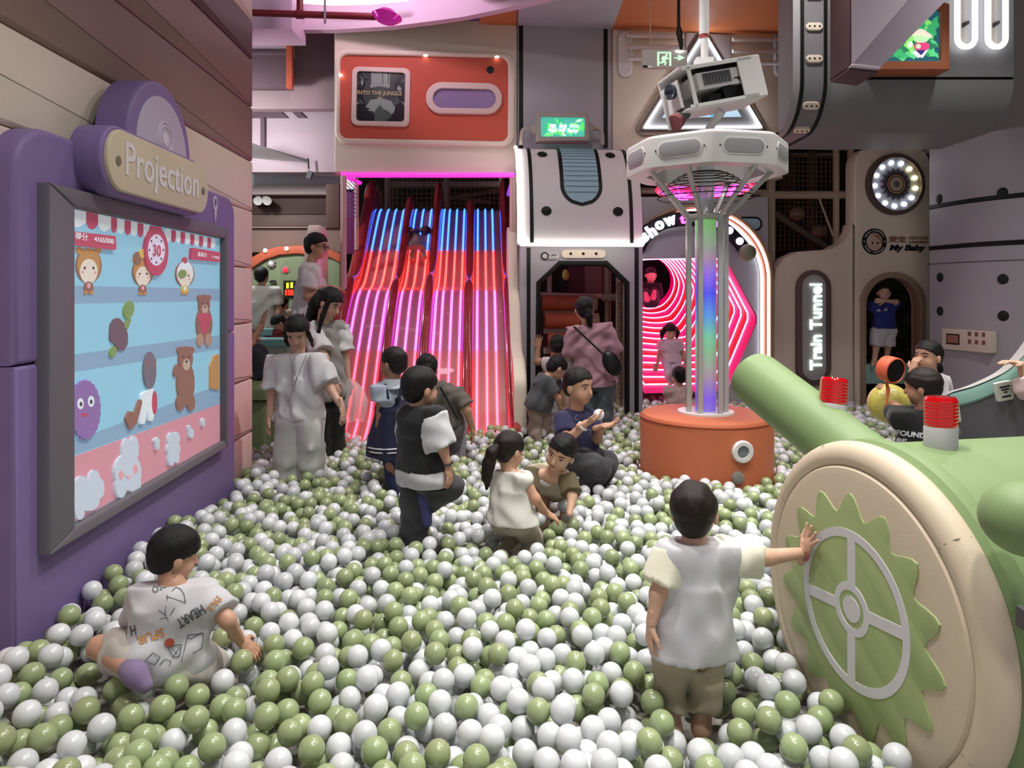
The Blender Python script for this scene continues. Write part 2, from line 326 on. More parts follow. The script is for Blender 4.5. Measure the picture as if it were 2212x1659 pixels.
# three small costumed figures on the top shelf
for cx, cy, s, hood, acc in ((192, 577, 1.0, TAN, BRN), (309, 590, .8, TAN, BRN), (400, 594, .72, WHT, RED)):
    de(cx, cy - 3 * s, 28 * s, 38 * s, acc if hood is not WHT else BRN); de(cx, cy - 5 * s, 25 * s, 36 * s, hood)
    if hood is TAN:
        for q in (-1, 1): de(cx + q * 20 * s, cy - 36 * s, 7 * s, 8 * s, hood)
    else: de(cx, cy - 44 * s, 5, 7, RED)
    de(cx, cy + 9 * s, 19 * s, 27 * s, scr('face', '#d8d2c6')); de(cx - 9 * s, cy + 2 * s, 2.4 * s, 3.4 * s, DRK); de(cx + 10 * s, cy + 2 * s, 2.4 * s, 3.4 * s, DRK)
    de(cx - 13 * s, cy + 11 * s, 3 * s, 3 * s, PIN); de(cx + 14 * s, cy + 12 * s, 3 * s, 3 * s, PIN)
    de(cx, cy + 44 * s, 10 * s, 13 * s, BRN if hood is TAN else scr('yellow', '#c9b25e')); de(cx, cy + 40 * s, 4 * s, 6 * s, PIN if hood is TAN else WHT)
    for q in (-1, 1): de(cx + q * 6 * s, cy + 55 * s, 4.5 * s, 4 * s, TAN)
de(298, 558, 8, 14, BRN); de(310, 548, 9, 10, scr('yellow', '#c9b25e')); de(394, 592, 9, 10, GRN, .6)
# turtle diving down, bears, fuzzy blob, cat
dec([(238, 735), (240, 700), (249, 688), (258, 687), (270, 700), (277, 725), (276, 745), (268, 757), (256, 756), (248, 742)], scr('shell', '#6f5f68'), smooth=.02)
dec([(268, 706), (276, 686), (284, 690), (276, 712)], GRN); de(279, 669, 11, 19, GRN, .2); de(245, 760, 7, 12, GRN, .3)
def bear(cx, cy, s, belly=None, sit=False):
    for q in (-1, 1): de(cx + q * 10 * s, cy - 47 * s, 4.5 * s, 6 * s, BRN)
    de(cx, cy - 32 * s, 12 * s, 22 * s, BRN); de(cx, cy + 10 * s, 17 * s if sit else 15 * s, 38 * s, BRN)
    de(cx + 1, cy - 22 * s, 6.5 * s, 10 * s, scr('muzzle', '#b7a596')); de(cx + 1, cy - 27 * s, 2 * s, 2.6 * s, DRK)
    for q in (-1, 1): de(cx + q * 5 * s, cy - 35 * s, 1.4 * s, 2 * s, DRK)
    if belly: de(cx, cy + 10 * s, 9 * s, 22 * s, belly); de(cx, cy - 4 * s, 15 * s, 10 * s, belly)
    for q in (-1, 1): de(cx + q * 9 * s, cy + 44 * s, 7 * s, 14 * s, scr('paw', '#a98b7c') if sit else BRN)
bear(442, 690, 1.0, RED, True); bear(402, 815, 1.25); de(382, 800, 5, 14, BRN, .2); dec([(140, 668), (156, 665), (159, 680), (157, 720), (150, 745), (140, 748)], BRN); dec([(455, 838), (455, 790), (464, 768), (474, 765), (474, 842)], TAN, smooth=.01)
pts = []
for i in range(44): t = 2 * PI * i / 44; r = 1 + .05 * (i % 2); pts.append((186 + 31 * r * math.cos(t), 885 + 62 * r * math.sin(t)))
dec(pts, PUR); de(174, 872, 7, 12, WHT); de(197, 867, 7, 12, WHT); de(175, 873, 3, 5, DRK); de(197, 868, 3, 5, DRK); de(183, 896, 8, 4, RED)
de(325, 800, 13, 40, scr('cat_grey', '#75707c')); dec([(315, 790), (316, 775), (323, 786)], BRN); dec([(330, 786), (338, 776), (337, 792)], BRN)
dec([(307, 850), (332, 838), (338, 880), (330, 910), (322, 908), (319, 880), (313, 915), (303, 917)], WHT, smooth=.015); de(334, 870, 6, 26, RED); dec([(272, 905), (280, 888), (292, 892), (304, 860), (308, 868), (296, 915), (282, 928)], BRN, smooth=.012)
# clouds and flowers on the pink band
CLD = scr('cloud', '#bcc8d6')
for cs in ([(160, 1085, 16, 16), (178, 1060, 17, 32), (205, 1045, 13, 30), (216, 1055, 10, 22), (192, 1080, 24, 24), (173, 1105, 10, 18)], [(276, 975, 11, 28), (291, 970, 9, 28), (277, 1020, 29, 40), (262, 1050, 12, 26), (293, 1045, 12, 24)],
           [(372, 950, 8, 16), (382, 947, 7, 14), (376, 970, 14, 18), (371, 990, 7, 16), (382, 988, 6, 12)], [(341, 958, 4, 14), (340, 952, 6, 5)], [(414, 936, 5, 10), (410, 925, 2, 7)], [(440, 912, 3, 9)]):
    for c in cs: de(*c, CLD)
de(262, 1026, 5, 10, PIN); de(293, 1013, 5, 10, PIN); dec([(268, 1024), (278, 1036), (288, 1022), (278, 1030)], PIN)
# score tags and clock
dec([(140, 497), (250, 510), (252, 540), (140, 527)], RED, smooth=.01); dec([(415, 535), (476, 545), (476, 566), (413, 560)], RED, smooth=.01)
de(339, 544, 25, 52, RED); dec([(326, 505), (330, 488), (348, 490), (353, 507)], RED); de(338, 540, 18.5, 34, scr('dial', '#d6cfe6'))
for i in range(8): t = PI / 4 * i; de(338 + 15 * math.sin(t), 540 - 27 * math.cos(t), 1.6, 2.6, DRK)
def stext(s, x, y, hpx, wpx, m, fr=LW, w=PBW + .03, par=sp, bold=.01):
    a = fr.uv(x - wpx / 2, y, w); b = fr.uv(x + wpx / 2, y, w); c = fr.uv(x, y - hpx / 2, w); d = fr.uv(x, y + hpx / 2, w); u, v = fr.uv(x, y, w)
    return text(s, fr, u, v, abs(c[1] - d[1]), 'lettering', m, par, abs(b[0] - a[0]), .001, bold, w=w)
stext('得分', 176, 511, 16, 27, WHT); stext('4165/500', 225, 519, 11, 42, WHT, bold=.02); stext('30', 339, 541, 25, 17, RED, bold=.02); stext('最高分', 437, 550, 10, 20, WHT); stext('11905', 466, 556, 6, 15, WHT)
# sign on top of the board
sg = thing('sign', 'cream Projection name board with purple half-round crest above the wall screen', 'sign', LW.pt(3.5, 2.1, .1))
M().pad(LW, [(3.565 + .348 * math.cos(PI * i / 28), 2.26 + .348 * math.sin(PI * i / 28)) for i in range(29)] + [(3.217, 2.0), (3.913, 2.0)], .05, .2, .02).build('crest', PURPLE, sg)
M().pad(LW, [(3.565 + .275 * math.cos(PI * i / 28), 2.26 + .275 * math.sin(PI * i / 28)) for i in range(29)] + [(3.29, 2.1), (3.84, 2.1)], .19, .206, .004).build('crest_face', paint('lilac', '#b3a6c0', .5), sg)
m = M()
for r in (.085, .065): m.tube([LW.pt(x, y, .207) for x, y in circ(3.585, 2.33, r, 28)], .004, 5, True)
m.pad(LW, circ(3.585, 2.33, .036, 20), .2, .21, .003); m.build('target_rings', paint('pale_lilac', '#cfc4d8', .5), sg)
M().pad(LW, rrect(2.96, 1.975, 4.06, 2.285, .15, 8), .08, .215, .012).build('plate_backing', PURPLE, sg)
M().pad(LW, rrect(2.985, 1.995, 4.075, 2.268, .13, 8), .2, .232, .008).build('name_plate', vinyl('beige_plate', '#c6b898'), sg)
text('Projection', LW, 3.53, 2.125, .2, 'lettering', paint('print_white', '#d6d2d6', .5), sg, .8, .002, .012, w=.233)
for u in (3.07, 4.0):
    m = M().pad(LW, circ(u, 2.125, .022, 14), .23, .236, .002); m.build('screw', paint('olive_metal', '#6d6a4c', .4), sg)
sw = M(); a = LW.uv(464, 440, .1); sw.pad(LW, circ(a[0], a[1], .035, 18, .05), .1, .106, .001, [circ(a[0], a[1] + .004, .022, 18, .03)]); sw.pad(LW, [(a[0] - .02, a[1] - .04), (a[0] + .02, a[1] - .04), (a[0], a[1] - .13)], .1, .106, 0)
tag(sw.build('keyhole_emblem', paint('pale_lilac', '#cfc4d8'), None, loc=LW.pt(a[0], a[1], .1)), 'small pale keyhole mark on the purple board, right of the sign', 'emblem')
# ================================================================ ORANGE WINDOW PANEL ABOVE THE SLIDE
op = thing('orange_wall_panel', 'wide orange panel in a cream rounded frame above the slide', 'wall panel', FB.pt(*FB.uv(920, 300)))
oo = fillet(FB.px([(723, 310), (1112, 318), (1114, 114), (726, 104)], .05), .14, 6); oi = fillet(FB.px([(733, 298), (1097, 305), (1098, 124), (735, 117)], .05), .09, 6)
M().pad(FB, oo, 0, .06, .025, [oi], hb=.02).build('frame', CREAM, op)
M().pad(FB, oi, -.02, .02, 0).build('panel', vinyl('orange_panel', '#cf4b28', .6), op)
po = fillet(FB.px([(758, 270), (884, 274), (887, 147), (761, 143)], .05), .07, 6); pi_ = fillet(FB.px([(769, 261), (873, 263), (876, 157), (771, 153)], .05), .04, 5)
M().pad(FB, po, .02, .055, .012, [pi_]).build('poster_frame', vinyl('pinkish_cream', '#dcc2b6'), op)
ps = M().pad(FB, pi_, .018, .03, 0).build('poster', mat('poster_mist', '#3f4a44', .3, var=.5, vs=4), op)
PD, PM, PG = paint('poster_black', '#07090a', .4), paint('poster_green', '#465a50', .4), paint('poster_grey', '#8a9c90', .4)
def pdec(pts, m, w): o = FB.px(pts, w); return M().pad(FB, o, .029, w, 0).build('print_shape', m, ps, smooth=False)
pdec([(772, 260), (772, 156), (783, 156), (790, 180), (784, 205), (790, 228), (782, 245), (800, 258), (800, 261)], PD, .0305); pdec([(873, 260), (873, 158), (862, 158), (852, 185), (860, 210), (853, 236), (845, 260)], PD, .0306)
pdec([(800, 190), (818, 186), (842, 190), (842, 158), (800, 156)], PG, .0303); pdec([(786, 238), (800, 216), (822, 212), (845, 218), (858, 240), (845, 246), (832, 236), (822, 255), (806, 240)], PG, .0304)
pdec([(772, 261), (772, 240), (790, 236), (806, 244), (812, 258), (840, 258), (850, 244), (873, 240), (873, 262)], PD, .0308)
pdec([(808, 262), (810, 240), (820, 226), (831, 238), (836, 262)], PM, .0309)
for x in (800, 826, 838): pdec([(x, 182), (x + 1.5, 182), (x + 1.5, 156), (x, 156)], PD, .031)
for i in range(16):
    a = RNG.uniform(0, 6.28); x, y = [(783, 170), (862, 178), (780, 230), (865, 225)][i % 4]; x += RNG.uniform(-6, 6); y += RNG.uniform(-8, 8)
    pdec([(x, y), (x + 8 * math.cos(a) - 3 * math.sin(a), y + 8 * math.sin(a) + 3 * math.cos(a)), (x + 16 * math.cos(a), y + 16 * math.sin(a)), (x + 8 * math.cos(a) + 3 * math.sin(a), y + 8 * math.sin(a) - 3 * math.cos(a))], (PM, PG, PD)[i % 3], .0311 + .0001 * i)
def ptext(s, x, y, h, wd, m, bold=.02): 
    u, v = FB.uv(x, y, .033); return text(s, FB, u, v, h / F * 8, 'lettering', m, ps, wd / F * 8, .001, bold, w=.033)
GOLD = paint('poster_gold', '#c9b67a', .5); ptext('INTO THE JUNGLE', 820, 202, 11, 94, GOLD); ptext('EP', 820, 212, 5, 8, GOLD)
co = fillet(FB.px([(919, 245), (1084, 247), (1086, 180), (921, 176)], .05), .5, 12); ci = fillet(FB.px([(934, 233), (1070, 235), (1072, 193), (936, 190)], .05), .5, 12)
M().pad(FB, co, .02, .06, .015, [ci]).build('slot_frame', vinyl('pinkish_cream', '#dcc2b6'), op); M().pad(FB, ci, .0, .025, 0).build('slot_panel', paint('lilac_slot', '#8f74a8', .4), op)
M().pad(FB, FB.px(pxell(1059, 151, 8, 8), .02), .015, .026, .002).build('round_hole', BLACK, op)
for x, y in ((919, 119), (1073, 122), (734, 162)):
    M().ell(FB.pt(*FB.uv(x, y, .05), .045), (.03, .015, .015)).build('spot_lamp', glow('spot', '#fff0d8', 12), op)
# ================================================================ RED LANE SLIDE
def crom(P, n=4):                         # smooth curve through points of any dimension
    P = [np.array(p, float) for p in P]; o = []
    for i in range(len(P) - 1):
        a, b, c, d = P[max(i - 1, 0)], P[i], P[i + 1], P[min(i + 2, len(P) - 1)]
        for k in range(n):
            t = k / n; o.append(tuple(.5 * (2 * b + (c - a) * t + (2 * a - 5 * b + 4 * c - d) * t * t + (3 * b - a - 3 * c + d) * t ** 3)))
    o.append(tuple(P[-1])); return o
PROF = crom([(10.3, 2.70), (9.8, 2.69), (9.5, 2.55), (8.9, 2.06), (8.5, 1.74), (8.25, 1.61), (8.05, 1.555), (7.8, 1.40), (7.3, .93), (6.9, .5), (6.7, .32), (6.35, .16)], 4)
def sx(x, Y): return x + .0445 * (9.8 - Y)
sl = thing('lane_slide', 'wide red four-lane slide with glowing light strips coming down into the ball pit', 'slide', (sx(-1, 7), 7, 0))
REDP = mat('slide_red', '#a80f1a', .22, coat=.6, spec=.6); LANE = mat('slide_lane', '#b8686c', .34, coat=.3)
LEDS = [glow('led_blue', '#2a62ff', 6, '#aab8ff'), glow('led_red', '#ff3a34', 5, '#ffb0a8'), glow('led_violet', '#d24cff', 5, '#e8c0ff'), glow('led_pinkred', '#ff3858', 5, '#ffb8c0')]
def rail(x0, x1, h, name, m=REDP, under=.05, htop=None):     # a long moulded ridge, rounded on top
    rows = []
    for Y, z in PROF:
        hh = h if htop is None else h + (htop - h) * min(max((Y - 8.6) / 1.1, 0), 1) * (1 if Y < 9.95 else .75); r = []
        for k in range(9):
            t = PI * k / 8; r.append((sx((x0 + x1) / 2 - (x1 - x0) / 2 * math.cos(t), Y), Y, z + hh * (math.sin(t) ** .6) - (under if k in (0, 8) else 0)))
        rows.append(r)
    mm = M().surf(rows); n = len(rows[0]); L = len(rows); mm.f += [tuple(range(n)), tuple(range((L - 1) * n, L * n))[::-1]]; mm.m += [0, 0]
    return mm.build(name, m, sl)
lanes = [(-1.87, -1.45), (-1.37, -1.06), (-.97, -.62), (-.53, -.18)]
for a, b in lanes: M().surf([[(sx(a - .03, Y), Y, z), (sx(b + .03, Y), Y, z)] for Y, z in PROF], flip=True).surf([[(sx(a - .03, Y), Y, z - .04), (sx(b + .03, Y), Y, z - .04)] for Y, z in PROF]).build('lane', LANE, sl)
rail(-1.47, -1.355, .13, 'divider', htop=.2); rail(-1.08, -.955, .19, 'divider', htop=.42); rail(-.635, -.51, .12, 'divider', htop=.16)
rail(-2.03, -1.86, .16, 'side_rail', htop=.45); rail(-.19, -.05, .16, 'side_rail', htop=.45)
for x in (-1.818, -1.71, -1.605, -1.496, -1.328, -1.225, -1.115, -.935, -.86, -.76, -.66, -.475, -.374, -.277):
    pts = [(sx(x, Y), Y, z + .008) for Y, z in PROF if Y < 9.9]; mm = M()
    for i in range(len(pts) - 1):
        (xa, Ya, za), (xb, Yb, zb) = pts[i], pts[i + 1]; yy = HY - ((za + zb) / 2 - CZ) / ((Ya + Yb) / 2) * F
        q = 0 if Ya > 8.93 else 1 if Ya > 8.05 else 2 if Ya > 7.3 else 3
        d = .0125; mm.add([(xa - d, Ya, za), (xa + d, Ya, za), (xa + d * .6, Ya, za + .012), (xa - d * .6, Ya, za + .012), (xb - d, Yb, zb), (xb + d, Yb, zb), (xb + d * .6, Yb, zb + .012), (xb - d * .6, Yb, zb + .012)],
            [(3, 2, 6, 7), (0, 3, 7, 4), (2, 1, 5, 6)], q)
    mm.build('light_strip', LEDS, sl)
# padded side walls of the slide
def sidepad(x0, x1, prof, name, label, m):
    f = Fr((x0, 0, 0), (-.045, 1, 0)); o = fillet([(y, z) for y, z in prof], .16, 6)
    ob = M().pad(f, o, 0, abs(x1 - x0), .05, back=True).build(name, m, None, loc=f.pt(*prof[0])); return tag(ob, label, 'side pad')
sidepad(-1.89, -1.74, [(6.5, 0), (8.1, 0), (8.1, 2.28), (7.72, 2.3), (7.45, 1.7), (6.95, .95), (6.5, .6)], 'side_pad', 'tall cream bolster along the left edge of the red slide, behind the standing man', CREAM)
sidepad(.31, .43, [(6.45, 0), (8.4, 0), (8.4, 2.28), (8.0, 2.3), (7.7, 1.6), (7.2, 1.0), (6.75, .92), (6.45, .75)], 'side_pad', 'cream bolster along the right edge of the red slide, beside the grey gate', CREAM)
# steel-pipe frame round the slide mouth, padded pink posts, nets above
fr_ = thing('slide_frame', 'pink-lit padded posts and beams framing the top of the red slide', 'frame', W(740, 630, 7.9))
PP = vinyl('pale_post', '#c9a79c')
def bar(a, b, r=.035, m=PP, par=fr_, name='post', seg=8): return M().tube([a, b], r, seg).build(name, m, par)
bar(W(742, 380, 7.85), W(742, 780, 7.85), .035); bar(W(770, 385, 8.7), W(770, 540, 8.7), .03); bar(W(1106, 380, 8.0), W(1106, 620, 8.0), .03); bar(W(1112, 380, 8.0), W(1112, 800, 8.0), .03)
bar(W(737, 378, 7.9), W(1110, 378, 7.98), .03, glow('magenta_tube', '#d828b8', 1.2, '#d060b8'), name='beam'); bar(W(742, 380, 7.85), W(778, 395, 8.7), .025, glow('magenta_tube', '#d828b8', 1.2), name='beam'); bar(W(1110, 378, 8.0), W(1098, 420, 8.9), .025, glow('violet_tube', '#9040d0', 1), name='beam')
TUB = vinyl('tube_cream', '#b09a84')
inn = thing('climbing_frame', 'dim netted climbing frame of cream tubes behind the top of the slide', 'climbing frame', W(950, 450, 11))
for a, b in ((W(835, 398, 10.8), W(1085, 398, 10.8)), (W(965, 370, 10.8), W(965, 470, 10.8)), (W(838, 370, 10.6), W(838, 846, 10.6)), (W(1085, 370, 10.6), W(1085, 846, 10.6)), (W(972, 428, 10.9), W(1085, 410, 11.2)), (W(970, 425, 10.9), W(1060, 437, 11.2))): bar(a, b, .05 if a.y < 10.85 else .03, TUB, inn, 'tube')
def net(fr, x0, y0, x1, y1, d, r, m, par, name='net', w=0, diag=False):
    (a0, b1), (a1, b0) = fr.uv(x0, y0, w), fr.uv(x1, y1, w); mm = M()
    def st(p, q): mm.tube([fr.pt(*p, w), fr.pt(*q, w)], r, 3, caps=False)
    if not diag:
        for i in range(int((a1 - a0) / d) + 1): st((a0 + i * d, b0), (a0 + i * d, b1))
        for i in range(int((b1 - b0) / d) + 1): st((a0, b0 + i * d), (a1, b0 + i * d))
    else:
        h = b1 - b0; i = -h
        while i < a1 - a0:
            lo, hi = max(0, -i), min(h, a1 - a0 - i)
            if hi > lo: st((a0 + i + lo, b1 - lo), (a0 + i + hi, b1 - hi))
            i += d
    o = mm.build(name, m, par, smooth=False); o['kind'] = 'stuff'; return o
NETM = paint('net_tan', '#a08c70', .8)
net(wallfr(10.9), 838, 372, 1085, 470, .075, .007, NETM, inn)
n1 = net(wallfr(8.3), 745, 385, 770, 470, .045, .006, PURPLE, fr_, diag=True)
slab('board', 8.45, 747, 415, 764, 548, vinyl('plum', '#7c3272'), .04, fr_)
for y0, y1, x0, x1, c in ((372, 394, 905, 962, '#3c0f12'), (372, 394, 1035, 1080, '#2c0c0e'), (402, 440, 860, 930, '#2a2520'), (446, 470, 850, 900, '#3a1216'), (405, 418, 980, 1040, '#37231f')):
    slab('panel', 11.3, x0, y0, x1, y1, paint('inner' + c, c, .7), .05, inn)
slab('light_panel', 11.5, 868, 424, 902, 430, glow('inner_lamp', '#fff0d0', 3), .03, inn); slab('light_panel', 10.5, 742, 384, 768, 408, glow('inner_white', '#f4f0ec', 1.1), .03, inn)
# ================================================================ GATE HOUSE
GF = wallfr(7.62, 4)
gt = thing('tunnel_gate', 'grey padded gate house with black-edged doorway in front of the climbing rolls', 'gate', GF.pt(*GF.uv(1255, 885)))
door = [(1166, 905), (1166, 612), (1211, 570), (1309, 570), (1352, 612), (1352, 905)]
pxpad('front_panel', GF, [(1121, 905), (1389, 905), (1389, 527), (1123, 527)], -.12, 0, GREY, gt, .015, holes=[door])
for x0, x1 in ((1138, 1146), (1371, 1380)): pxpad('black_stripe', GF, pxrect(x0, 535, x1, 905), 0, .012, BLACK, gt, .004)
m = M().pad(GF, GF.px([(1156, 905), (1159, 609), (1208, 563), (1312, 563), (1360, 609), (1360, 905), (1352, 905), (1352, 614), (1308, 573), (1212, 573), (1168, 614), (1166, 905)], .03), -.05, .03, .008); m.build('door_trim', BLACK, gt)
pxpad('three_hole_plate', GF, pxrect(1213, 539, 1309, 558), 0, .03, CREAM, gt, .006, .045)
for x in (1233, 1260, 1288): M().pad(GF, GF.px(pxell(x, 548, 3.2), .034), .028, .034, .001).build('hole', BLACK, gt)
pxpad('plaque', GF, pxrect(1170, 546, 1208, 561), 0, .022, paint('plaque_grey', '#bdbdba'), gt, .004, .035)
M().tube([GF.pt(*GF.uv(1177 + 7 * math.cos(t), 553 - 7 * math.sin(t), .025), .025) for t in [PI * 2 * i / 14 for i in range(15)]], .007, 5).build('plaque_face', BLACK, gt)
u, v = GF.uv(1193, 551, .025); text('小心碰头', GF, u, v, .028, 'lettering', BLACK, gt, .11, .002, .02, w=.022)
u, v = GF.uv(1193, 558, .025); text('Mind your head', GF, u, v, .012, 'lettering', BLACK, gt, .08, .002, .01, w=.022)
# curved white roof of the gate
ra, rb = GF.uv(1125, 527, .3)[0], GF.uv(1388, 527, .3)[0]; zb = GF.uv(1255, 525, .3)[1]; HT = 1.08
def roof(u, t, off=0): a = t * PI / 2; return GF.pt(u, zb + (HT + off) * math.sin(a), -.22 + (.52 + off) * math.cos(a))
SILV = vinyl('silver', '#dcdadc', .4)
N = 20; m = M().surf([[roof(ra + (rb - ra) * j, i / N) for j in (0, .5, 1)] for i in range(N + 1)])
for u in (ra, rb):
    q = [roof(u, i / N) for i in range(N + 1)] + [GF.pt(u, zb + HT, -.25), GF.pt(u, zb, -.25)]; m.add(q, [tuple(range(len(q))) if u == rb else tuple(range(len(q)))[::-1]])
m.add([roof(ra, 0), roof(rb, 0), GF.pt(rb, zb, -.25), GF.pt(ra, zb, -.25)], [(0, 3, 2, 1)]); m.build('roof_pad', SILV, gt)
def rband(name, u0f, u1f, t0, t1, off, m_, n=18):
    rows = [[roof(f, t0 + (t1 - t0) * i / n, off) for f in (u0f(i / n), u1f(i / n))] for i in range(n + 1)]; return M().surf(rows).build(name, m_, gt)
wd = rb - ra
for f in (.075, .895): rband('black_band', lambda s, f=f: ra + wd * f, lambda s, f=f: ra + wd * (f + .03), 0, 1, .006, BLACK)
cxu = ra + wd * .505
def capw(w0, tcut):
    def g(s):
        t = tcut + (1 - tcut) * s; d = (t - tcut) * 1.55; r = w0
        return w0 if d > r else math.sqrt(max(r * r - (r - d) ** 2, 0))
    return g
for nm, w0, tc, off, mm_ in (('stripe_edge', .225, .235, .008, BLACK), ('blue_stripe', .185, .255, .014, vinyl('sky_blue', '#93c0d0'))):
    g = capw(w0, tc); rband(nm, lambda s, g=g: cxu - g(s), lambda s, g=g: cxu + g(s), tc, 1, off, mm_, 40)
g = capw(.185, .255)
for i in range(15):
    s = .1 + .88 * i / 15; t = .255 + .745 * s; hw = g(s) * .97
    M().tube([roof(cxu - hw, t, .016), roof(cxu, t, .016), roof(cxu + hw, t, .016)], .005, 4).build('groove', paint('groove_blue', '#5f8694'), gt)
for x, t in ((.21, .2), (.8, .2), (.2, .72), (.78, .72)):
    c = roof(ra + wd * x, t, .008); q = (roof(ra + wd * x, t + .02, .008) - c).normalized(); M().ell(c, (.055, .012, .05), Matrix((GF.u, q.cross(GF.u), q)).transposed()).build('dot', BLACK, gt)
NEON = glow('neon_white', '#fff6ee', 14); 
m = M().tube([roof(ra - .02, t / 12, .02) for t in range(12, -1, -1)] + [roof(ra, 0, .02) + Vector((0, 0, -.02)), roof(rb, 0, .02) + Vector((0, 0, -.02))] + [roof(rb + .02, .02, .02)], .016, 8); m.build('neon_tube', NEON, gt)
# jungle screens
def jungle(fr, out, w, par, n, seed, base='#2f7f8e', cols=('#3fae4a', '#7fe08a', '#55c46a', '#a8f0a0', '#2f8f6a'), s=1.0, leaf=.1, name='screen'):
    r = np.random.default_rng(seed); o = ccw(out); scn = M().pad(fr, o, w - .01, w, 0).build(name, glow('scr' + base, base, s), par)
    xs, ys = [p[0] for p in o], [p[1] for p in o]
    def inside(x, y):
        return all((o[i][0] - o[i - 1][0]) * (y - o[i - 1][1]) - (o[i][1] - o[i - 1][1]) * (x - o[i - 1][0]) > 0 for i in range(len(o)))
    k = 0
    for i in range(n * 6):
        x, y, a, L = r.uniform(min(xs), max(xs)), r.uniform(min(ys), max(ys)), r.uniform(0, 6.28), leaf * r.uniform(.6, 1.4); m_ = glow('leaf' + cols[i % len(cols)], cols[i % len(cols)], s)
        pts = [(0, 0)] + [(L * t, L * .22 * math.sin(PI * t) * (1 if j % 2 else .45)) for j, t in enumerate((.15, .3, .45, .6, .75, .9))] + [(L, 0)] + [(L * t, -L * .22 * math.sin(PI * t) * (1 if j % 2 else .45)) for j, t in enumerate((.9, .75, .6, .45, .3, .15))]
        q = [(x + px * math.cos(a) - py * math.sin(a), y + px * math.sin(a) + py * math.cos(a)) for px, py in pts]
        if all(inside(*p) for p in q):
            k += 1; M().pad(fr, q, w - .002, w + .0006 + .0003 * k, 0).build('leaf_print', m_, scn, smooth=False)
        if k >= n: break
    return scn
gs = thing('gate_screen', 'small green lit screen in a beige frame with pipe arms on top of the gate', 'screen', FB.pt(*FB.uv(1215, 305, .3)))
FS = FB.at(0, 0, .25); BEI = vinyl('beige_grey', '#a39a92')
so = FS.px([(1159, 306), (1272, 306), (1270, 246), (1159, 244)]); si = fillet(FS.px([(1167, 297), (1262, 297), (1263, 255), (1167, 253)]), .025)
M().pad(FS, so, -.12, .04, .01, [si]).build('screen_frame', BEI, gs); sc_ = jungle(FS, si, .01, gs, 26, 3, s=1.25, base='#3f9c8c', cols=('#4fd05a', '#8af08a', '#6ad87a', '#b8ffc0', '#2f9f7a'))
GLW = glow('print_mint', '#d8fff0', 1.3)
def stx(s, fr, x, y, hp, wp, m_, par, Y, w, bold=.02, shear=0): u, v = fr.uv(x, y, w); return text(s, fr, u, v, hp / F * Y, 'lettering', m_, par, wp / F * Y, .001, bold, w=w, shear=shear)
stx('My Baby', FS, 1228, 283, 11, 44, GLW, sc_, 8, .022, .04, .2); stx('麦宝', FS, 1216, 273, 8, 17, GLW, sc_, 8, .022, .03); stx('KIDS CLUB', FS, 1240, 273, 6, 20, GLW, sc_, 8, .022, .03); stx('m', FS, 1194, 273, 10, 14, GLW, sc_, 8, .022, .05)
M().tube([FS.pt(*FS.uv(x, y), .022) for x, y in ((1184, 280), (1189, 284), (1194, 285), (1199, 284), (1203, 280))], .01, 6).build('print_smile', GLW, sc_)
for s, x in ((-1, 1159), (1, 1271)):
    M().pad(FS, FS.px([(x, 290), (x, 262), (x + s * 10, 270), (x + s * 10, 283)]), -.08, .02, .005).build('bracket', BEI, gs)
    M().tube([FS.pt(*FS.uv(a, b), -.03) for a, b in crom([(x + s * 6, 276), (x + s * 18, 275), (x + s * 28, 280), (x + s * 31, 292), (x + s * 32, 312)], 3)], .026, 8).build('pipe_arm', BEI, gs)
# inside the gate: orange rolls, net wall, post
rl = thing('roll_steps', 'stack of orange and cream padded rollers seen inside the grey gate', 'roller steps', W(1240, 880, 8.7))
YR = 8.5
for i, (y, x0, x1) in enumerate(((655, 1170, 1290), (693, 1176, 1294), (736, 1182, 1298), (778, 1188, 1300), (822, 1190, 1302))):
    Yq = YR - .12 * i
    for nm, a, b, mm_ in (('roller', x0, 1253, ORANGE), ('roller_end', 1253, x1, vinyl('tan_roll', '#b58a68'))):
        pa, pb = W(a, y, Yq), W(b, y, Yq); M().tube([pa, pa + (pb - pa) * .02, pa + (pb - pa) * .98, pb], [.07, .095, .095, .07], 14).build(nm, mm_, rl)
    M().box((W(1225, y, Yq).x, Yq + .1, W(0, y, Yq).z - .12), (.55, .16, .07)).build('tread', vinyl('pinkish_cream', '#dcc2b6'), rl)
gin = thing('gate_netting', 'cream posts and square rope netting inside the gate, right of the rollers', 'net', W(1320, 880, 8.3))
for x, Y, r in ((1313, 8.5, .04), (1335, 8.2, .028)): bar(W(x, 560, Y), W(x, 880, Y), r, TUB, gin)
bar(W(1300, 642, 8.4), W(1352, 642, 8.4), .045, TUB, gin, 'beam'); bar(W(1168, 636, 8.9), W(1300, 640, 8.9), .03, PP, gin, 'beam'); bar(W(1187, 580, 8.9), W(1187, 640, 8.9), .03, PP, gin)
net(wallfr(8.15), 1336, 610, 1354, 860, .055, .004, paint('net_dark', '#2a2420'), gin); net(wallfr(8.4), 1316, 585, 1334, 700, .05, .004, paint('net_dark', '#2a2420'), gin)
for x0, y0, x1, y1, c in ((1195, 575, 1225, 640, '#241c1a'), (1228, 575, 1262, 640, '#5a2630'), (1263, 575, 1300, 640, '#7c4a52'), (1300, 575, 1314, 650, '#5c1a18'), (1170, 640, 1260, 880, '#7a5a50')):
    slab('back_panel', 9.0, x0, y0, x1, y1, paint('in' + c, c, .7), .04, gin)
slab('red_mesh', 8.9, 1336, 650, 1353, 760, mat('pink_mesh_glow', '#d01850', .4, emit=.6, ecol='#ff1c60', bump=1, bs=90), .03, gin)  # mesh is no lamp; its glow imitates pink light falling on it
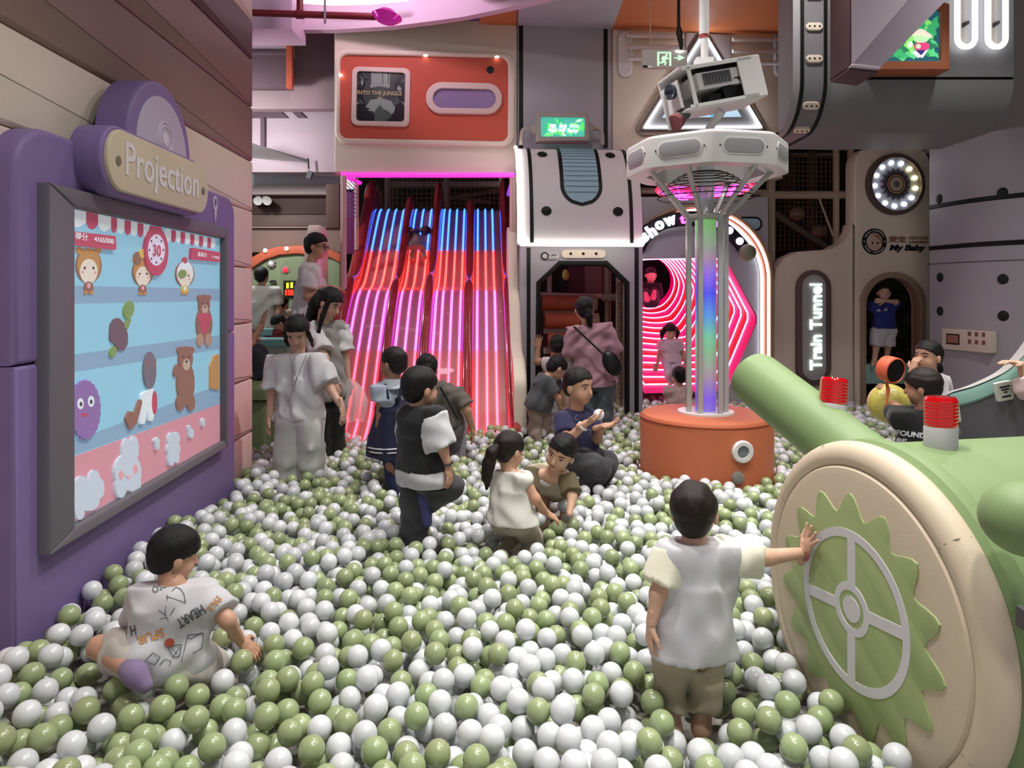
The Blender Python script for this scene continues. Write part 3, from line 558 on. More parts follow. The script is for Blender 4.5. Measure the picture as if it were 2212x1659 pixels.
M().ell(W(1222, 594, 8.8), (.045, .045, .07)).build('lantern', paint('lantern_yellow', '#d8b428'), gin)
# ================================================================ SHOW ARCH AND LIT TUNNEL SLIDE
ar = thing('show_arch', 'rounded arch with orange edge, white neon and a show sign over a pink-lit tunnel slide', 'arch', FB.pt(*FB.uv(1530, 850)))
def arch(r, y1=900, cx=1508, cy=604, n=28): return [(cx + r, y1)] + [(cx + r * math.cos(PI * i / n), cy - r * math.sin(PI * i / n)) for i in range(n + 1)] + [(cx - r, y1)]
def ring(name, r0, r1, w0, w1, m_, b=.01): o = FB.px(arch(r1) + arch(r0)[::-1], w1); return M().pad(FB, o, w0, w1, b).build(name, m_, ar)
ring('outer_ring', 157, 164, -.2, .06, vinyl('tan_ring', '#b08a66')); ring('orange_ring', 146, 157, -.2, .03, ORANGE); ring('lit_ring', 134, 146, -.1, -.02, mat('lit_white', '#d8d8d4', .5, emit=.0), .004)
for r in (151, 141): M().tube([FB.pt(*FB.uv(x, y, .03), .035 if r > 145 else .0) for x, y in arch(r)], .012, 6).build('neon_tube', glow('neon_arch', '#f4f6ff', 7), ar)
hexo = [(1381, 557), (1560, 557), (1570, 562), (1635, 682), (1635, 698), (1574, 838), (1480, 896), (1381, 896)]
ip = FB.px(arch(135), -.03); M().pad(FB, ip, -.1, -.03, .0, [FB.px(hexo, -.03)]).build('inner_panel', GREY, ar)
pxpad('hatch_plate', FB, pxrect(1469, 534, 1494, 552), -.03, -.01, paint('hatch', '#a2a2a4'), ar, .006, .02)
band = [(1378, 540), (1390, 516), (1408, 496), (1430, 482), (1460, 474), (1495, 471), (1530, 475), (1560, 486), (1582, 502), (1602, 524), (1618, 545)]
pxpad('hatch_rim', FB, pxrect(1590, 468, 1647, 499), -.1, -.055, BLACK, ar, .006, .12); pxpad('hatch_face', FB, pxrect(1594, 472, 1643, 495), -.1, -.045, vinyl('sky_blue', '#93c0d0'), ar, .004, .1)
bl = crom(band, 3); m = M(); oo = FB.px([(x, y) for x, y in bl], .1); o_in, o_out = [], []
for i, p in enumerate(oo):
    a, b = Vector(oo[max(i - 1, 0)]), Vector(oo[min(i + 1, len(oo) - 1)]); t = (b - a).normalized(); nn = Vector((-t.y, t.x)); h = .085 if i < 18 else .06
    o_out.append(tuple(Vector(p) + nn * h)); o_in.append(tuple(Vector(p) - nn * h))
m.pad(FB, o_out + o_in[::-1], -.02, .1, .02); m.build('sign_band', vinyl('sign_black', '#151618', .4), ar)
LET = glow('letters', '#f6fbff', 5)
for ch, x, y, rot, mm_ in (('s', 1391, 514, .75, LET), ('h', 1406, 499, .62, LET), ('o', 1424, 487, .45, LET), ('w', 1447, 478, .3, LET), ('t', 1474, 474, .1, glow('letter_pink', '#ff50d0', 4)), ('i', 1490, 473, 0, glow('letter_pink', '#ff50d0', 4)), ('m', 1512, 475, -.1, glow('letter_violet', '#b060ff', 4)), ('e', 1545, 481, -.3, glow('letter_violet', '#b060ff', 4))):
    u, v = FB.uv(x, y, .1); text(ch, FB, u, v, (.15 if ch == 'h' else .105), 'sign_letter', mm_, ar, None if ch in 'hit' else .1 if ch != 'w' else .14, .03, .04, w=.1, rot=rot)
for x, y in ((1576, 498), (1598, 521)): M().ell(FB.pt(*FB.uv(x, y, .12), .12), .045).build('bulb', glow('bulb_lilac', '#e8b8ff', 2.2), ar)
M().ell(FB.pt(*FB.uv(1615, 546, .14), .14), .1, seg=20, rings=14).build('green_knob', vinyl('moss', '#7c8460'), ar)
ts = thing('tunnel_slide', 'red and pink six-sided tunnel slide lined with pink neon loops, under the show arch', 'slide', FB.pt(*FB.uv(1500, 850)))
def resamp(p, n):
    p = [Vector(q) for q in p]; L = [0]
    for i in range(len(p)): L.append(L[-1] + (p[(i + 1) % len(p)] - p[i]).length)
    o = []
    for k in range(n):
        s = L[-1] * k / n; i = max(j for j in range(len(p)) if L[j] <= s); t = (s - L[i]) / max(L[i + 1] - L[i], 1e-6); o.append(p[i].lerp(p[(i + 1) % len(p)], t))
    return o
NP = 60; A0 = resamp([FB.pt(*FB.uv(x, y, -.04), -.04) for x, y in [(1386, 557), (1566, 557), (1636, 690), (1572, 845), (1386, 850), (1386, 690)]], NP)
cB = W(1397, 606, 11.0); B0 = []
for p in A0:
    d = Vector((p.x - A0[0].x, 0, p.z)); ca = sum(A0, Vector()) / NP; an = math.atan2(p.z - ca.z, p.x - ca.x); B0.append(cB + Vector((math.cos(an), 0, math.sin(an))) * .37)
NL = 15; loops = []
for i in range(NL + 1): t = i / NL; loops.append([A0[k].lerp(B0[k], t) for k in range(NP)])
TR_, TP_ = mat('tunnel_red_glow', '#c80c1c', .4, emit=.22, ecol='#ff0818'), mat('tunnel_pink_glow', '#d81070', .4, emit=.25, ecol='#ff1080')  # vinyl bands glow by themselves to imitate the neon light on them
for i in range(NL): M().surf([loops[i], loops[i + 1]], cu=True, flip=True).build('tunnel_band', TR_ if i % 2 else TP_, ts)
for i in range(1, NL):
    c = sum(loops[i], Vector()) / NP; M().tube([c + (p - c) * .985 for p in loops[i]], .0095 - .003 * i / NL, 5, closed=True).build('neon_loop', glow('neon_pink', '#ffb0f4', 3.6), ts)
slab('back_panel', 11.6, 1320, 540, 1460, 680, paint('hole_dark', '#150d0d', .9), .04, ts)
# ================================================================ BEHIND THE PROJECTOR: rails, triangle window, exit sign
for lab, pts, cp in (('white wall rails on the cream wall, left of the exit sign', ((1350, 1470), (84, 108, 132)), 1352), ('white wall rails on the cream wall, right of the projector', ((1575, 1690), (92, 117, 142)), 1690)):
    r = thing('wall_rails', lab, 'rails', FB.pt(*FB.uv(cp, 120)))
    pxpad('end_plate', FB, pxrect(cp - 15, 66, cp + 15, 164), 0, .06, WHITE if cp < 1500 else GREY, r, .02, .08)
    for y in pts[1]: M().tube([FB.pt(*FB.uv(x, y), .1) for x in pts[0]], .025, 8).build('rail', WHITE, r)
tw = thing('triangle_window', 'large triangular window edged in bright white neon on the cream wall', 'window', FB.pt(*FB.uv(1517, 275)))
T0 = [(1382, 281), (1652, 281), (1520, 62)]
def ins(p, d): o = ccw(FB.px(p, .06)); return inset(o, d)
M().pad(FB, fillet(ins(T0, -.06), .08), 0, .03, .01).build('backing', vinyl('tan_backing', '#a09080'), tw)
M().pad(FB, ins(T0, .0), .02, .07, .01, [ins(T0, .16)]).build('window_frame', DGREY, tw)
jungle(FB, ins(T0, .15), .045, tw, 24, 5, base='#b8d8ec', cols=('#7fd08a', '#a8f0b0', '#d8f4ff', '#6ab0d8', '#c0ecc8'), s=.9, leaf=.2)
tri = [FB.pt(x, y, .085) for x, y in ins(T0, .035)]; M().tube(tri, .02, 6, closed=True).build('neon_tube', glow('neon_tri', '#f8fbff', 11), tw)
ex = thing('exit_sign', 'hanging grey glass sign with green running figure and arrow', 'sign', W(1435, 150, 6.6)); XF = wallfr(6.6, 5)
XG = mat('sign_glass', '#b4aea8', .15, trans=.0, coat=.5); pxpad('plate', XF, pxrect(1388, 107, 1485, 147), -.02, .02, XG, ex, .004)
EG = glow('exit_green', '#b8f0c0', 1.0)
def xd(pts, nm='sign_print', m_=EG): M().pad(XF, XF.px(pts, .024), .019, .024, 0).build(nm, m_, ex)
xd([(1420, 142), (1420, 112), (1450, 112), (1450, 142), (1446, 142), (1446, 115), (1424, 115), (1424, 142)]); M().pad(XF, XF.px(pxell(1440, 118.5, 2.4), .024), .019, .024, 0).build('sign_print', EG, ex)
for p in ([(1432, 121), (1440, 121), (1441, 126), (1437, 131), (1431, 129)], [(1432, 121), (1428, 127), (1430, 128.5), (1434, 124)], [(1439, 121), (1445, 127), (1443.5, 128.5), (1437, 125)], [(1431, 129), (1430, 133), (1425, 134), (1425, 137), (1433, 136), (1435, 130)], [(1434, 130), (1440, 134), (1438, 141), (1435, 140), (1436, 135), (1432, 132)],
          [(1456, 126.5), (1466, 126.5), (1464, 119), (1468, 119), (1479, 124.5), (1468, 130), (1464, 130), (1466, 123), (1456, 123.5)]): xd(p)
xd(pxrect(1389, 141, 1399, 146), 'sticker', BLACK); xd(pxrect(1399, 141, 1409, 146), 'sticker', WHITE)
M().tube([XF.pt(*XF.uv(1405, 107)), XF.pt(*XF.uv(1405, -60))], .006, 5).build('wire', paint('wire_tan', '#a89478'), ex)
M().tube([XF.pt(*XF.uv(x, y)) for x, y in ((1472, 107), (1471, 95), (1467, 70), (1466, 55), (1466, -60))], [.014, .02, .03, .016, .012], 6).build('wire', BLACK, ex)
# ================================================================ RIGHT: nets, cream tower, grey rocket, big grey barrel
cf = thing('net_tower', 'dim climbing frame of cream padded tubes and rope nets, left of the round lamp', 'climbing frame', FB.pt(*FB.uv(1750, 540, -.3)))
NF = FB.at(0, 0, -.25)
def nb(x0, y0, x1, y1, r=.045, m_=None): M().tube([NF.pt(*NF.uv(x0, y0)), NF.pt(*NF.uv(x1, y1))], r, 8).build('padded_tube', m_ or TUB, cf)
TUB = vinyl('tube_cream', '#b09a84')
nb(1665, 310, 1665, 620, .055); nb(1838, 310, 1838, 560, .045); nb(1806, 312, 1806, 545, .04); nb(1640, 421, 1840, 421, .05); nb(1385, 412, 1662, 416, .04); nb(1670, 316, 1842, 320, .03); nb(1800, 540, 1840, 532, .03); nb(1618, 395, 1618, 414, .05)
nb(1672, 460, 1800, 545, .045, paint('stair', '#4a382e')); nb(1768, 425, 1800, 510, .014)
for x0, y0, x1, y1 in ((1676, 330, 1800, 412), (1676, 428, 1800, 540)): net(NF, x0, y0, x1, y1, .06, .006, paint('net_brown', '#5a4a38'), cf, w=-.1)
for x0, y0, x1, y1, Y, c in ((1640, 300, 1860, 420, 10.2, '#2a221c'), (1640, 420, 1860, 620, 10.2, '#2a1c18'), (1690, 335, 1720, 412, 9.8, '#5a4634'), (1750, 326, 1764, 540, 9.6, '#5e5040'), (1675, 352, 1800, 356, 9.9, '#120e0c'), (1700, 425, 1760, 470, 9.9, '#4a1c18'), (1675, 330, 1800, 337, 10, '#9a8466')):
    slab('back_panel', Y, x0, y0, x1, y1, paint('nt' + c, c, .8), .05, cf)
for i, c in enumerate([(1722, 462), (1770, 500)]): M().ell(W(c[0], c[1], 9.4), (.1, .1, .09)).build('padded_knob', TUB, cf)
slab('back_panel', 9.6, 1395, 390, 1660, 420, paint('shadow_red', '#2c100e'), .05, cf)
ct = thing('cream_tower', 'cream padded facade with round lamp above an arched doorway, right of the vertical lit sign', 'play facade', FB.pt(*FB.uv(1930, 850)))
dr = [(1870, 900), (1870, 662)] + [(1931 - 61 * math.cos(PI * i / 16), 660 - 64 * math.sin(PI * i / 16)) for i in range(1, 16)] + [(1992, 662), (1992, 900)]
tower = FB.px([(1847, 905), (2009, 905), (2009, 318), (1847, 318)]); tower = ccw(tower); tower = fillet(tower, [0, 0, .2, .22], 8)
M().pad(FB, tower, -.2, 0, .02, [FB.px(dr)], hb=.02).build('tower_panel', CREAM, ct)
do = FB.px([(1862, 905), (1862, 660)] + [(1931 - 71 * math.cos(PI * i / 20), 660 - 72 * math.sin(PI * i / 20)) for i in range(1, 20)] + [(2001, 660), (2001, 905)], .04); di = FB.px([(1873, 905), (1873, 662)] + [(1931 - 58 * math.cos(PI * i / 20), 661 - 61 * math.sin(PI * i / 20)) for i in range(1, 20)] + [(1989, 662), (1989, 905)], .04)
M().pad(FB, do + di[::-1], -.1, .04, .015).build('door_trim', vinyl('tan_trim', '#9c8468'), ct)
low = fillet(FB.px([(1671, 905), (1845, 905), (1845, 470), (1838, 500), (1822, 524), (1795, 538), (1755, 541), (1725, 543), (1697, 556), (1678, 580), (1671, 610)]), .03)
M().pad(FB, low, -.2, 0, .02).build('low_panel', CREAM, ct)
pxpad('step', FB, pxrect(1868, 788, 1990, 830), -.3, .04, vinyl('teal', '#7fb0a4'), ct, .02)
slab('doorway_back', 10.0, 1850, 560, 2040, 905, mat('mural', '#1c1814', .8, var=.6, vs=5), .04, ct)
for i in range(26):
    x, y = 1872 + (i % 5) * 27 + RNG.uniform(-4, 4) + (12 if i // 5 % 2 else 0), 604 + (i // 5) * 36 + RNG.uniform(-6, 6)
    c = ('#2a2a20', '#3a3826', '#24281c', '#342c24')[i % 4]; slab('mural_stone', 9.95, x, y, x + 23, y + 24, paint('stone' + c, c, .8), .03, ct, .012)
# round lamp
rl_ = thing('round_lamp', 'large round wall lamp with ring of white bulbs round a dark rosette', 'lamp', FB.pt(*FB.uv(1935, 397)))
lc = FB.uv(1935, 398, .04); k_ = 8.6 / F
def lring(r, w0, w1, m_, nm, hole=None, b=.005): M().pad(FB, circ(lc[0], lc[1], r * k_, 40), w0, w1, b, [circ(lc[0], lc[1], hole * k_, 40)] if hole else ()).build(nm, m_, rl_)
lring(66, 0, .07, vinyl('rim', '#5c4c46'), 'rim', 57, .015); lring(58, 0, .03, mat('dial_silver', '#a8a8b0', .35, metal=.2), 'dial')
pts = [(lc[0] + (36 if i % 2 else 27) * k_ * math.cos(2 * PI * i / 32), lc[1] + (36 if i % 2 else 27) * k_ * math.sin(2 * PI * i / 32)) for i in range(32)]; M().pad(FB, pts, .03, .045, .003).build('rosette', paint('rosette', '#4a4250'), rl_)
for i in range(16): t = 2 * PI * i / 16; M().ell(FB.pt(lc[0] + 30 * k_ * math.cos(t), lc[1] + 30 * k_ * math.sin(t), .046), (.02, .01, .02)).build('stud', paint('rosette_stud', '#6e6478'), rl_)
for r, c in ((23, '#1c1416'), (21, '#a87848'), (17, '#241a1a'), (15, '#b8a088'), (9, '#8a7868'), (4, '#4c4860')): lring(r, .03, .05 + (25 - r) * .0006, paint('ring' + c, c), 'ring', b=.001)
for i in range(13):
    t = PI / 2 + .2 + 2 * PI * i / 13; M().ell(FB.pt(lc[0] + 47 * k_ * math.cos(t), lc[1] + 47 * k_ * math.sin(t), .04), .026).build('bulb', glow('bulb_white' if i not in (9, 10, 11) else 'bulb_warm', '#eef4ff' if i not in (9, 10, 11) else '#fff4b8', 9), rl_)
# wall logo
lg = thing('wall_logo', 'round face emblem and dark lettering on the cream tower under the lamp', 'logo', FB.pt(*FB.uv(1930, 525)))
gc = FB.uv(1888, 522); M().pad(FB, circ(*gc, 28 * k_, 36), 0, .012, .002, [circ(*gc, 19 * k_, 30)]).build('emblem_ring', BLACK, lg); M().pad(FB, circ(gc[0], gc[1] - .005, 18 * k_, 30, 20 * k_), 0, .012, .002).build('emblem_face', paint('emblem_pink', '#c8a494'), lg)
M().pad(FB, [(gc[0] - 6 * k_, gc[1] + 18 * k_), (gc[0] + 10 * k_, gc[1] + 14 * k_), (gc[0] + 16 * k_, gc[1] + 2 * k_), (gc[0] + 16 * k_, gc[1] - 8 * k_), (gc[0] + 11 * k_, gc[1] + 4 * k_), (gc[0] + 2 * k_, gc[1] + 9 * k_)], .01, .0135, 0).build('emblem_shade', paint('emblem_tan', '#a07858'), lg)
for x in (-5, 7): M().pad(FB, circ(gc[0] + x * k_, gc[1] - 3 * k_, 2 * k_, 10, 2.8 * k_), .01, .015, 0).build('emblem_eye', BLACK, lg)
for n, (a0, a1) in enumerate(((2.75, 1.95), (1.75, .45), (3.5, 4.3), (4.55, 5.75))): M().tube([FB.pt(gc[0] + 23.5 * k_ * math.cos(a0 + (a1 - a0) * i / 8), gc[1] + 23.5 * k_ * math.sin(a0 + (a1 - a0) * i / 8), .012) for i in range(9)], .009, 4).build('emblem_lettering', paint('emblem_grey', '#b8b0b4'), lg)
for x in (-23.5, 23.5): M().ell(FB.pt(gc[0] + x * k_, gc[1], .012), .012).build('emblem_dot', paint('emblem_grey', '#b8b0b4'), lg)
CLY = paint('clay', '#a06444')
for s, x, y, h, wd, m_, bd, sh in (('My Baby', 1961, 537, 17, 84, BLACK, .04, .25), ('麦宝', 1939, 517, 14, 40, CLY, .03, 0), ('KIDS CLUB', 1984, 514, 7, 44, CLY, .0, 0), ('儿童成长俱乐部', 1984, 523, 5, 44, CLY, .0, 0)):
    u, v = FB.uv(x, y, .01); text(s, FB, u, v, h * k_, 'lettering', m_, lg, wd * k_, .008, bd, w=.002, shear=sh)
# vertical lit sign
vs_ = thing('vertical_sign', 'tall pill-shaped sign with glowing letters reading upward on the cream facade', 'sign', FB.pt(*FB.uv(1760, 810)))
pxpad('sign_frame', FB, pxrect(1722, 583, 1797, 835), 0, .05, vinyl('frame_brown', '#6a5650'), vs_, .015, .5, steps=2); pxpad('sign_face', FB, pxrect(1734, 593, 1785, 822), .04, .06, paint('face_grey', '#a6a6a2', .35), vs_, .006, .5)
u, v = FB.uv(1763, 706, .075); text('Train Tunnel', FB, u, v, 26 * k_, 'lettering', glow('letters_white', '#e4f4f2', 1.7), vs_, 183 * k_, .025, .02, w=.06, rot=PI / 2)
# grey rocket wall on the right (large curved padded wall)
gr = thing('rocket_wall', 'tall curved grey padded wall with black bands and dots at the right', 'play wall', (4.9, 7.6, 0))
pa, pb = W(2014, 600, 8.3), W(2330, 600, 6.9); ca, cb = Vector((pa.x, pa.y)), Vector((pb.x, pb.y)); dd = (cb - ca).normalized(); nr = Vector((dd.y, -dd.x)); nr = nr if nr.y < 0 else -nr
def rk(s, z, off=0): p = ca + (cb - ca) * s + nr * (.18 * math.sin(PI * s) + off); return Vector((p.x, p.y, z))
def rkz(px, py):                            # parameters on the wall under a pixel
    best = min((abs((rk(s, 0).x / rk(s, 0).y * F + CX) - px), s) for s in np.linspace(0, 1, 401)); s = best[1]; return s, CZ - (py - HY) / F * rk(s, 0).y
def rkband(name, z0, z1, m_, off, s0=0, s1=1, n=16, round_=.01):
    rows = []
    for i in range(n + 1):
        s = s0 + (s1 - s0) * i / n; rows.append([rk(s, z0, 0), rk(s, z0, off - round_), rk(s, z0 + round_, off), rk(s, z1 - round_, off), rk(s, z1, off - round_), rk(s, z1, 0)])
    mm = M().surf(rows, flip=True); q = len(rows[0]); mm.f += [tuple(range(q)), tuple(range(n * q, n * q + q))[::-1]]; mm.m += [0, 0]; return mm.build(name, m_, gr)
zz = [0] + [rkz(2009, y)[1] for y in (571, 537, 449, 318)]
for i in range(4): rkband('padded_panel', zz[i] + .003, zz[i + 1] - .003, GREY, .05)
for y in (537, 449): z = rkz(2009, y)[1]; rkband('black_band', z - .025, z + .025, BLACK, .062, round_=.006)
for x, y in ((2035, 430), (2172, 417), (2037, 599), (2173, 603), (2037, 672), (2174, 682), (2037, 795)):
    s, z = rkz(x, y); c = rk(s, z, .05); q = (rk(min(s + .02, 1), z) - rk(s, z)).normalized(); M().ell(c, (.055, .02, .055), Matrix((q, q.cross(Vector((0, 0, 1))), Vector((0, 0, 1)))).transposed()).build('dot', vinyl('dot_dark', '#1c2420'), gr)
s0_, z0_ = rkz(2049, 738); s1_, z1_ = rkz(2159, 738); za, zb_ = rkz(2100, 758)[1], rkz(2100, 713)[1]
PF = Fr(rk(s0_, 0, .085), rk(s1_, 0, .085) - rk(s0_, 0, .055)); L = (rk(s1_, 0) - rk(s0_, 0)).length
M().pad(PF, rrect(0, za, L, zb_, .01), -.06, .02, .004).build('control_plate', CREAM, gr); M().pad(PF, rrect(L * .1, za + .06, L * .38, zb_ - .05, .005), .015, .026, .002).build('plate_window', BLACK, gr); M().pad(PF, rrect(L * .12, za + .075, L * .36, zb_ - .065, .005), .02, .03, .002).build('plate_window_face', paint('salmon', '#a86450'), gr)
for i in range(6): a = L * (.56 + .14 * (i % 3)); b = za + .085 + .085 * (i // 3); M().pad(PF, rrect(a, b, a + L * .06, b + .045, .003), .018, .026, .001).build('button', paint('button_brown', '#8a5444'), gr)
struct(M().pad(wallfr(8.9), wallfr(8.9).px([(2000, 330), (2400, 330), (2400, -80), (2000, -80)]), -.1, 0, 0).build('wall_back_2', paint('pale_wall', '#b8b4b0', .6)))
# big grey barrel overhead
BF = 6.25; bpx = lambda px: W(px, 0, BF).x
bx0, bx1 = bpx(1714), bpx(2190); zl = CZ + (HY - 172) / F * BF
def barrel(x, t, off=0):                    # t in 0..1 down the vertical front, 1..2 round the corner, 2..3 along the flat underside
    if t <= 1: return Vector((x, BF - off, zl + (1 - t) * 1.6))
    a = min(t - 1, 1) * PI / 2; return Vector((x, BF + .40 - (.40 + off) * math.cos(a) + max(t - 2, 0) * .68, zl - (.40 + off) * math.sin(a)))
bz = thing('overhead_barrel', 'huge dark grey padded half-barrel hanging overhead at upper right', 'overhead duct', (4, 6.5, zl))
TS = [0, .25, .5, .75, .985]; TS2 = [1.0 + i / 14 for i in range(15)] + [2.5, 3]; bs_ = bpx(1790)
M().surf([[barrel(x, t) for x in (bs_, (bs_ + bx1) / 2, bx1)] for t in TS]).build('upper_pad', DGREY, bz); M().surf([[barrel(x, t) for x in (bs_, (bs_ + bx1) / 2, bx1)] for t in TS2]).build('belly_pad', DGREY, bz)
M().surf([[barrel(x, t, -.02) for x in (bx0, bx1)] for t in TS + TS2]).build('core', BLACK, bz)
for x in (bx0, bx1):
    dp = .36 if x < 3 else 1.08; q = [barrel(x, t) for t in TS + TS2 if barrel(x, t).y <= BF + dp]; q += [Vector((x, BF + dp, q[-1].z)), Vector((x, BF + dp, zl + 1.6))]; M().add(q, [tuple(range(len(q))) if x < 3 else tuple(range(len(q)))[::-1]]).build('end_pad', DGREY, bz)
def bband(p0, p1, off, m_, name): M().surf([[barrel(bpx(x), t, off) for x in (p0, p1)] for t in TS + TS2]).build(name, m_, bz)
bband(1712, 1792, .012, vinyl('band_grey', '#7c7a80'), 'band'); bband(1727, 1735, .022, BLACK, 'black_line'); bband(1777, 1785, .022, BLACK, 'black_line'); bband(1710, 1725, .028, vinyl('band_light', '#9a979c'), 'edge_roll')
for t in (.54, .712, .89, 1.35, 1.75):
    c = barrel(bpx(1756), t, .02); q = (barrel(bpx(1756), t - .02, .02) - c).normalized(); f = Fr(c, (1, 0, 0), q); M().pad(f, rrect(-.074, -.034, .074, .034, .034), -.01, .018, .005).build('three_hole_plate', CREAM, bz)
    for x in (-.045, 0, .045): M().pad(f, circ(x, 0, .009, 10), .01, .021, 0).build('hole', BLACK, bz)
BFR = wallfr(BF)
for i, x in enumerate((2087, 2153)):
    nl = thing('neon_loop', ('left' if i == 0 else 'right') + '-hand glowing white pill-shaped neon loop at the top right corner', 'neon light', BFR.pt(*BFR.uv(x, 60), .05))
    lp = FBo = fillet(BFR.px([(x - 19, 101), (x + 19, 101), (x + 19, -160), (x - 19, -160)], .06), .5, 10); M().tube([BFR.pt(a, b, .06) for a, b in lp], .024, 8, closed=True).build('neon_tube', glow('neon_pill', '#fbfcff', 4), nl)
    M().pad(BFR, inset(ccw(lp), .04), 0, .015, 0).build('recess', paint('recess', '#8c827a'), nl); M().pad(BFR, BFR.px([(x - 8, 60), (x + 6, 52), (x + 6, 44), (x - 8, 50)], .02), .01, .03, .004).build('slat', DARK, nl)
os_ = thing('jungle_screen', 'orange-framed screen showing a figure in a sun hat among jungle leaves', 'screen', BFR.pt(*BFR.uv(1980, 140), .1))
sf = BFR.px([(1890, 150), (2052, 150), (2052, 8), (1890, -40)], .2); sg_ = fillet(BFR.px([(1900, 132), (2034, 132), (2034, 22), (1900, -20)], .2), .03)
M().pad(BFR, sf, 0, .2, .008, [sg_]).build('screen_frame', vinyl('rust', '#a85a30'), os_); js = jungle(BFR, sg_, .17, os_, 34, 9, base='#1f5a66', cols=('#2f9a5a', '#58c880', '#3aae6a', '#8ade70', '#2a7a5a'), s=.8, leaf=.28)
def fg(pts, c, w, sm_=0): o = BFR.px(pts, w); o = fillet(o, sm_) if sm_ else o; M().pad(BFR, o, .165, w, 0).build('picture_shape', glow('pic' + c, c, .9), js, smooth=False)
fg([(1976, 92), (2008, 92), (2007, 108), (1978, 108)], '#e0407c', .19, .03); fg(pxell(1991, 82, 16, 10), '#b8e8b0', .1905); fg([(1972, 73), (1978, 66), (1988, 62), (1998, 64), (2004, 70), (2014, 76), (2012, 82), (1990, 76), (1972, 76)], '#e8dcc8', .191, .01); fg(pxell(1967, 96, 5, 6), '#d8f4d8', .1915); fg(pxell(1984, 100, 5, 5), '#b8e8b0', .192); fg([(1980, 108), (2002, 108), (1994, 118), (1986, 118)], '#2c2a6c', .1925); fg([(1972, 112), (1978, 109), (1990, 120), (1986, 124)], '#e4dcf0', .193); fg([(2004, 109), (2000, 108), (1990, 120), (1994, 124)], '#e4dcf0', .1935)
# lilac stair soffit in front of the barrel
so_ = thing('slanted_soffit', 'lilac slanted beam with dark red end, crossing in front of the barrel', 'soffit', W(1840, 140, 5.2)); SF = wallfr(5.2)
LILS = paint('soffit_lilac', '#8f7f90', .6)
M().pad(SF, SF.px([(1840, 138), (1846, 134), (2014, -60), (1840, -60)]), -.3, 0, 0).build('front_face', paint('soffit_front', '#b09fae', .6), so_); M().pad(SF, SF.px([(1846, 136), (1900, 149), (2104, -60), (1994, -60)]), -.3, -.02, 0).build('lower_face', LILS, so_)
MRE = paint('maroon_end', '#4c2e36', .6); M().pad(SF, SF.px([(1836, 142), (1841, 142), (1841, -60), (1836, -60)]), -.32, -.004, 0).build('end_face', MRE, so_); M().pad(SF, SF.px([(1836, 150), (1896, 158), (1897, 150), (1838, 140)]), -.32, -.006, .004).build('base_face', MRE, so_); M().pad(SF, SF.px([(1834, 146), (1897, 152), (1901, 146), (1840, 138)]), -.02, .012, .004).build('edge_strip', paint('soffit_edge', '#a08e9c', .6), so_)
# ================================================================ PROJECTOR COLUMN ON ITS ORANGE PODIUM
PC = Vector((1.48, 5.38, 0))
pd = thing('podium', 'round orange padded podium under the light column, half sunk in balls', 'podium', PC)
M().lathe([(0, .63), (.44, .63), (.475, .622), (.488, .6), (.492, .57), (.492, 0)], PC, seg=56).build('drum', vinyl('podium_orange', '#c6622c'), pd); m = M()
for z in (.6,): m.tube([PC + Vector((.49 * math.cos(t), .49 * math.sin(t), z)) for t in np.linspace(0, 2 * PI, 49)[:-1]], .006, 5, closed=True)
m.build('seam', vinyl('podium_seam', '#a84420'), pd)
an = math.radians(-90 + 8.5); q = Vector((math.cos(an), math.sin(an), 0)); M().lathe([(.078, -.05), (.078, .012), (.07, .02), (.045, .02), (.042, 0), (0, 0)], PC + q * .492 + Vector((.05, 0, .44)), q, 24).build('port_ring', WHITE, pd); M().lathe([(0, .004), (.042, .004)], PC + q * .492 + Vector((.05, 0, .44)), q, 20).build('port_glass', mat('port_grey', '#6c7478', .2), pd)
an2 = math.radians(-90 + 7); q2 = Vector((math.cos(an2), math.sin(an2), 0)); M().lathe([(.045, -.03), (.045, .01), (.038, .014), (0, .01)], PC + q2 * .492 + Vector((.03, 0, .26)), q2, 18).build('vent', mat('vent_grey', '#8a8480', .5, bump=1, bs=60), pd)
lc_ = thing('light_column', 'clear column of rainbow light inside white posts carrying the projector crown', 'light column', PC + Vector((0, 0, .63)))
CO = PC.copy(); z0, z1 = .64, 2.1
m = bpy.data.materials.new('rainbow_light'); m.use_nodes = True; nt = m.node_tree; b = nt.nodes['Principled BSDF']; b.inputs['Roughness'].default_value = .25; tc = nt.nodes.new('ShaderNodeTexCoord'); sp_ = nt.nodes.new('ShaderNodeSeparateXYZ'); rp = nt.nodes.new('ShaderNodeValToRGB'); nt.links.new(tc.outputs['Object'], sp_.inputs[0]); mr = nt.nodes.new('ShaderNodeMapRange'); mr.inputs['From Min'].default_value = 0; mr.inputs['From Max'].default_value = 1.47
nt.links.new(sp_.outputs['Z'], mr.inputs['Value']); nt.links.new(mr.outputs['Result'], rp.inputs['Fac']); nt.links.new(rp.outputs['Color'], b.inputs['Base Color']); nt.links.new(rp.outputs['Color'], b.inputs['Emission Color']); b.inputs['Emission Strength'].default_value = .6
stops = [(0, '#7a6ac0'), (.08, '#7858d0'), (.2, '#9a8a98'), (.3, '#82a888'), (.4, '#70b898'), (.5, '#5890d0'), (.62, '#5050e0'), (.72, '#8a68d8'), (.8, '#a888a8'), (.88, '#9ab098'), (1, '#78b86a')]
e = rp.color_ramp.elements; e[0].position, e[0].color = stops[0][0], rgb(stops[0][1]); e[1].position, e[1].color = stops[-1][0], rgb(stops[-1][1])
for p_, c in stops[1:-1]: x = e.new(p_); x.color = rgb(c)
M().lathe([(0, z0), (.078, z0), (.078, z1), (0, z1)], CO, seg=24).build('light_tube', m, lc_)
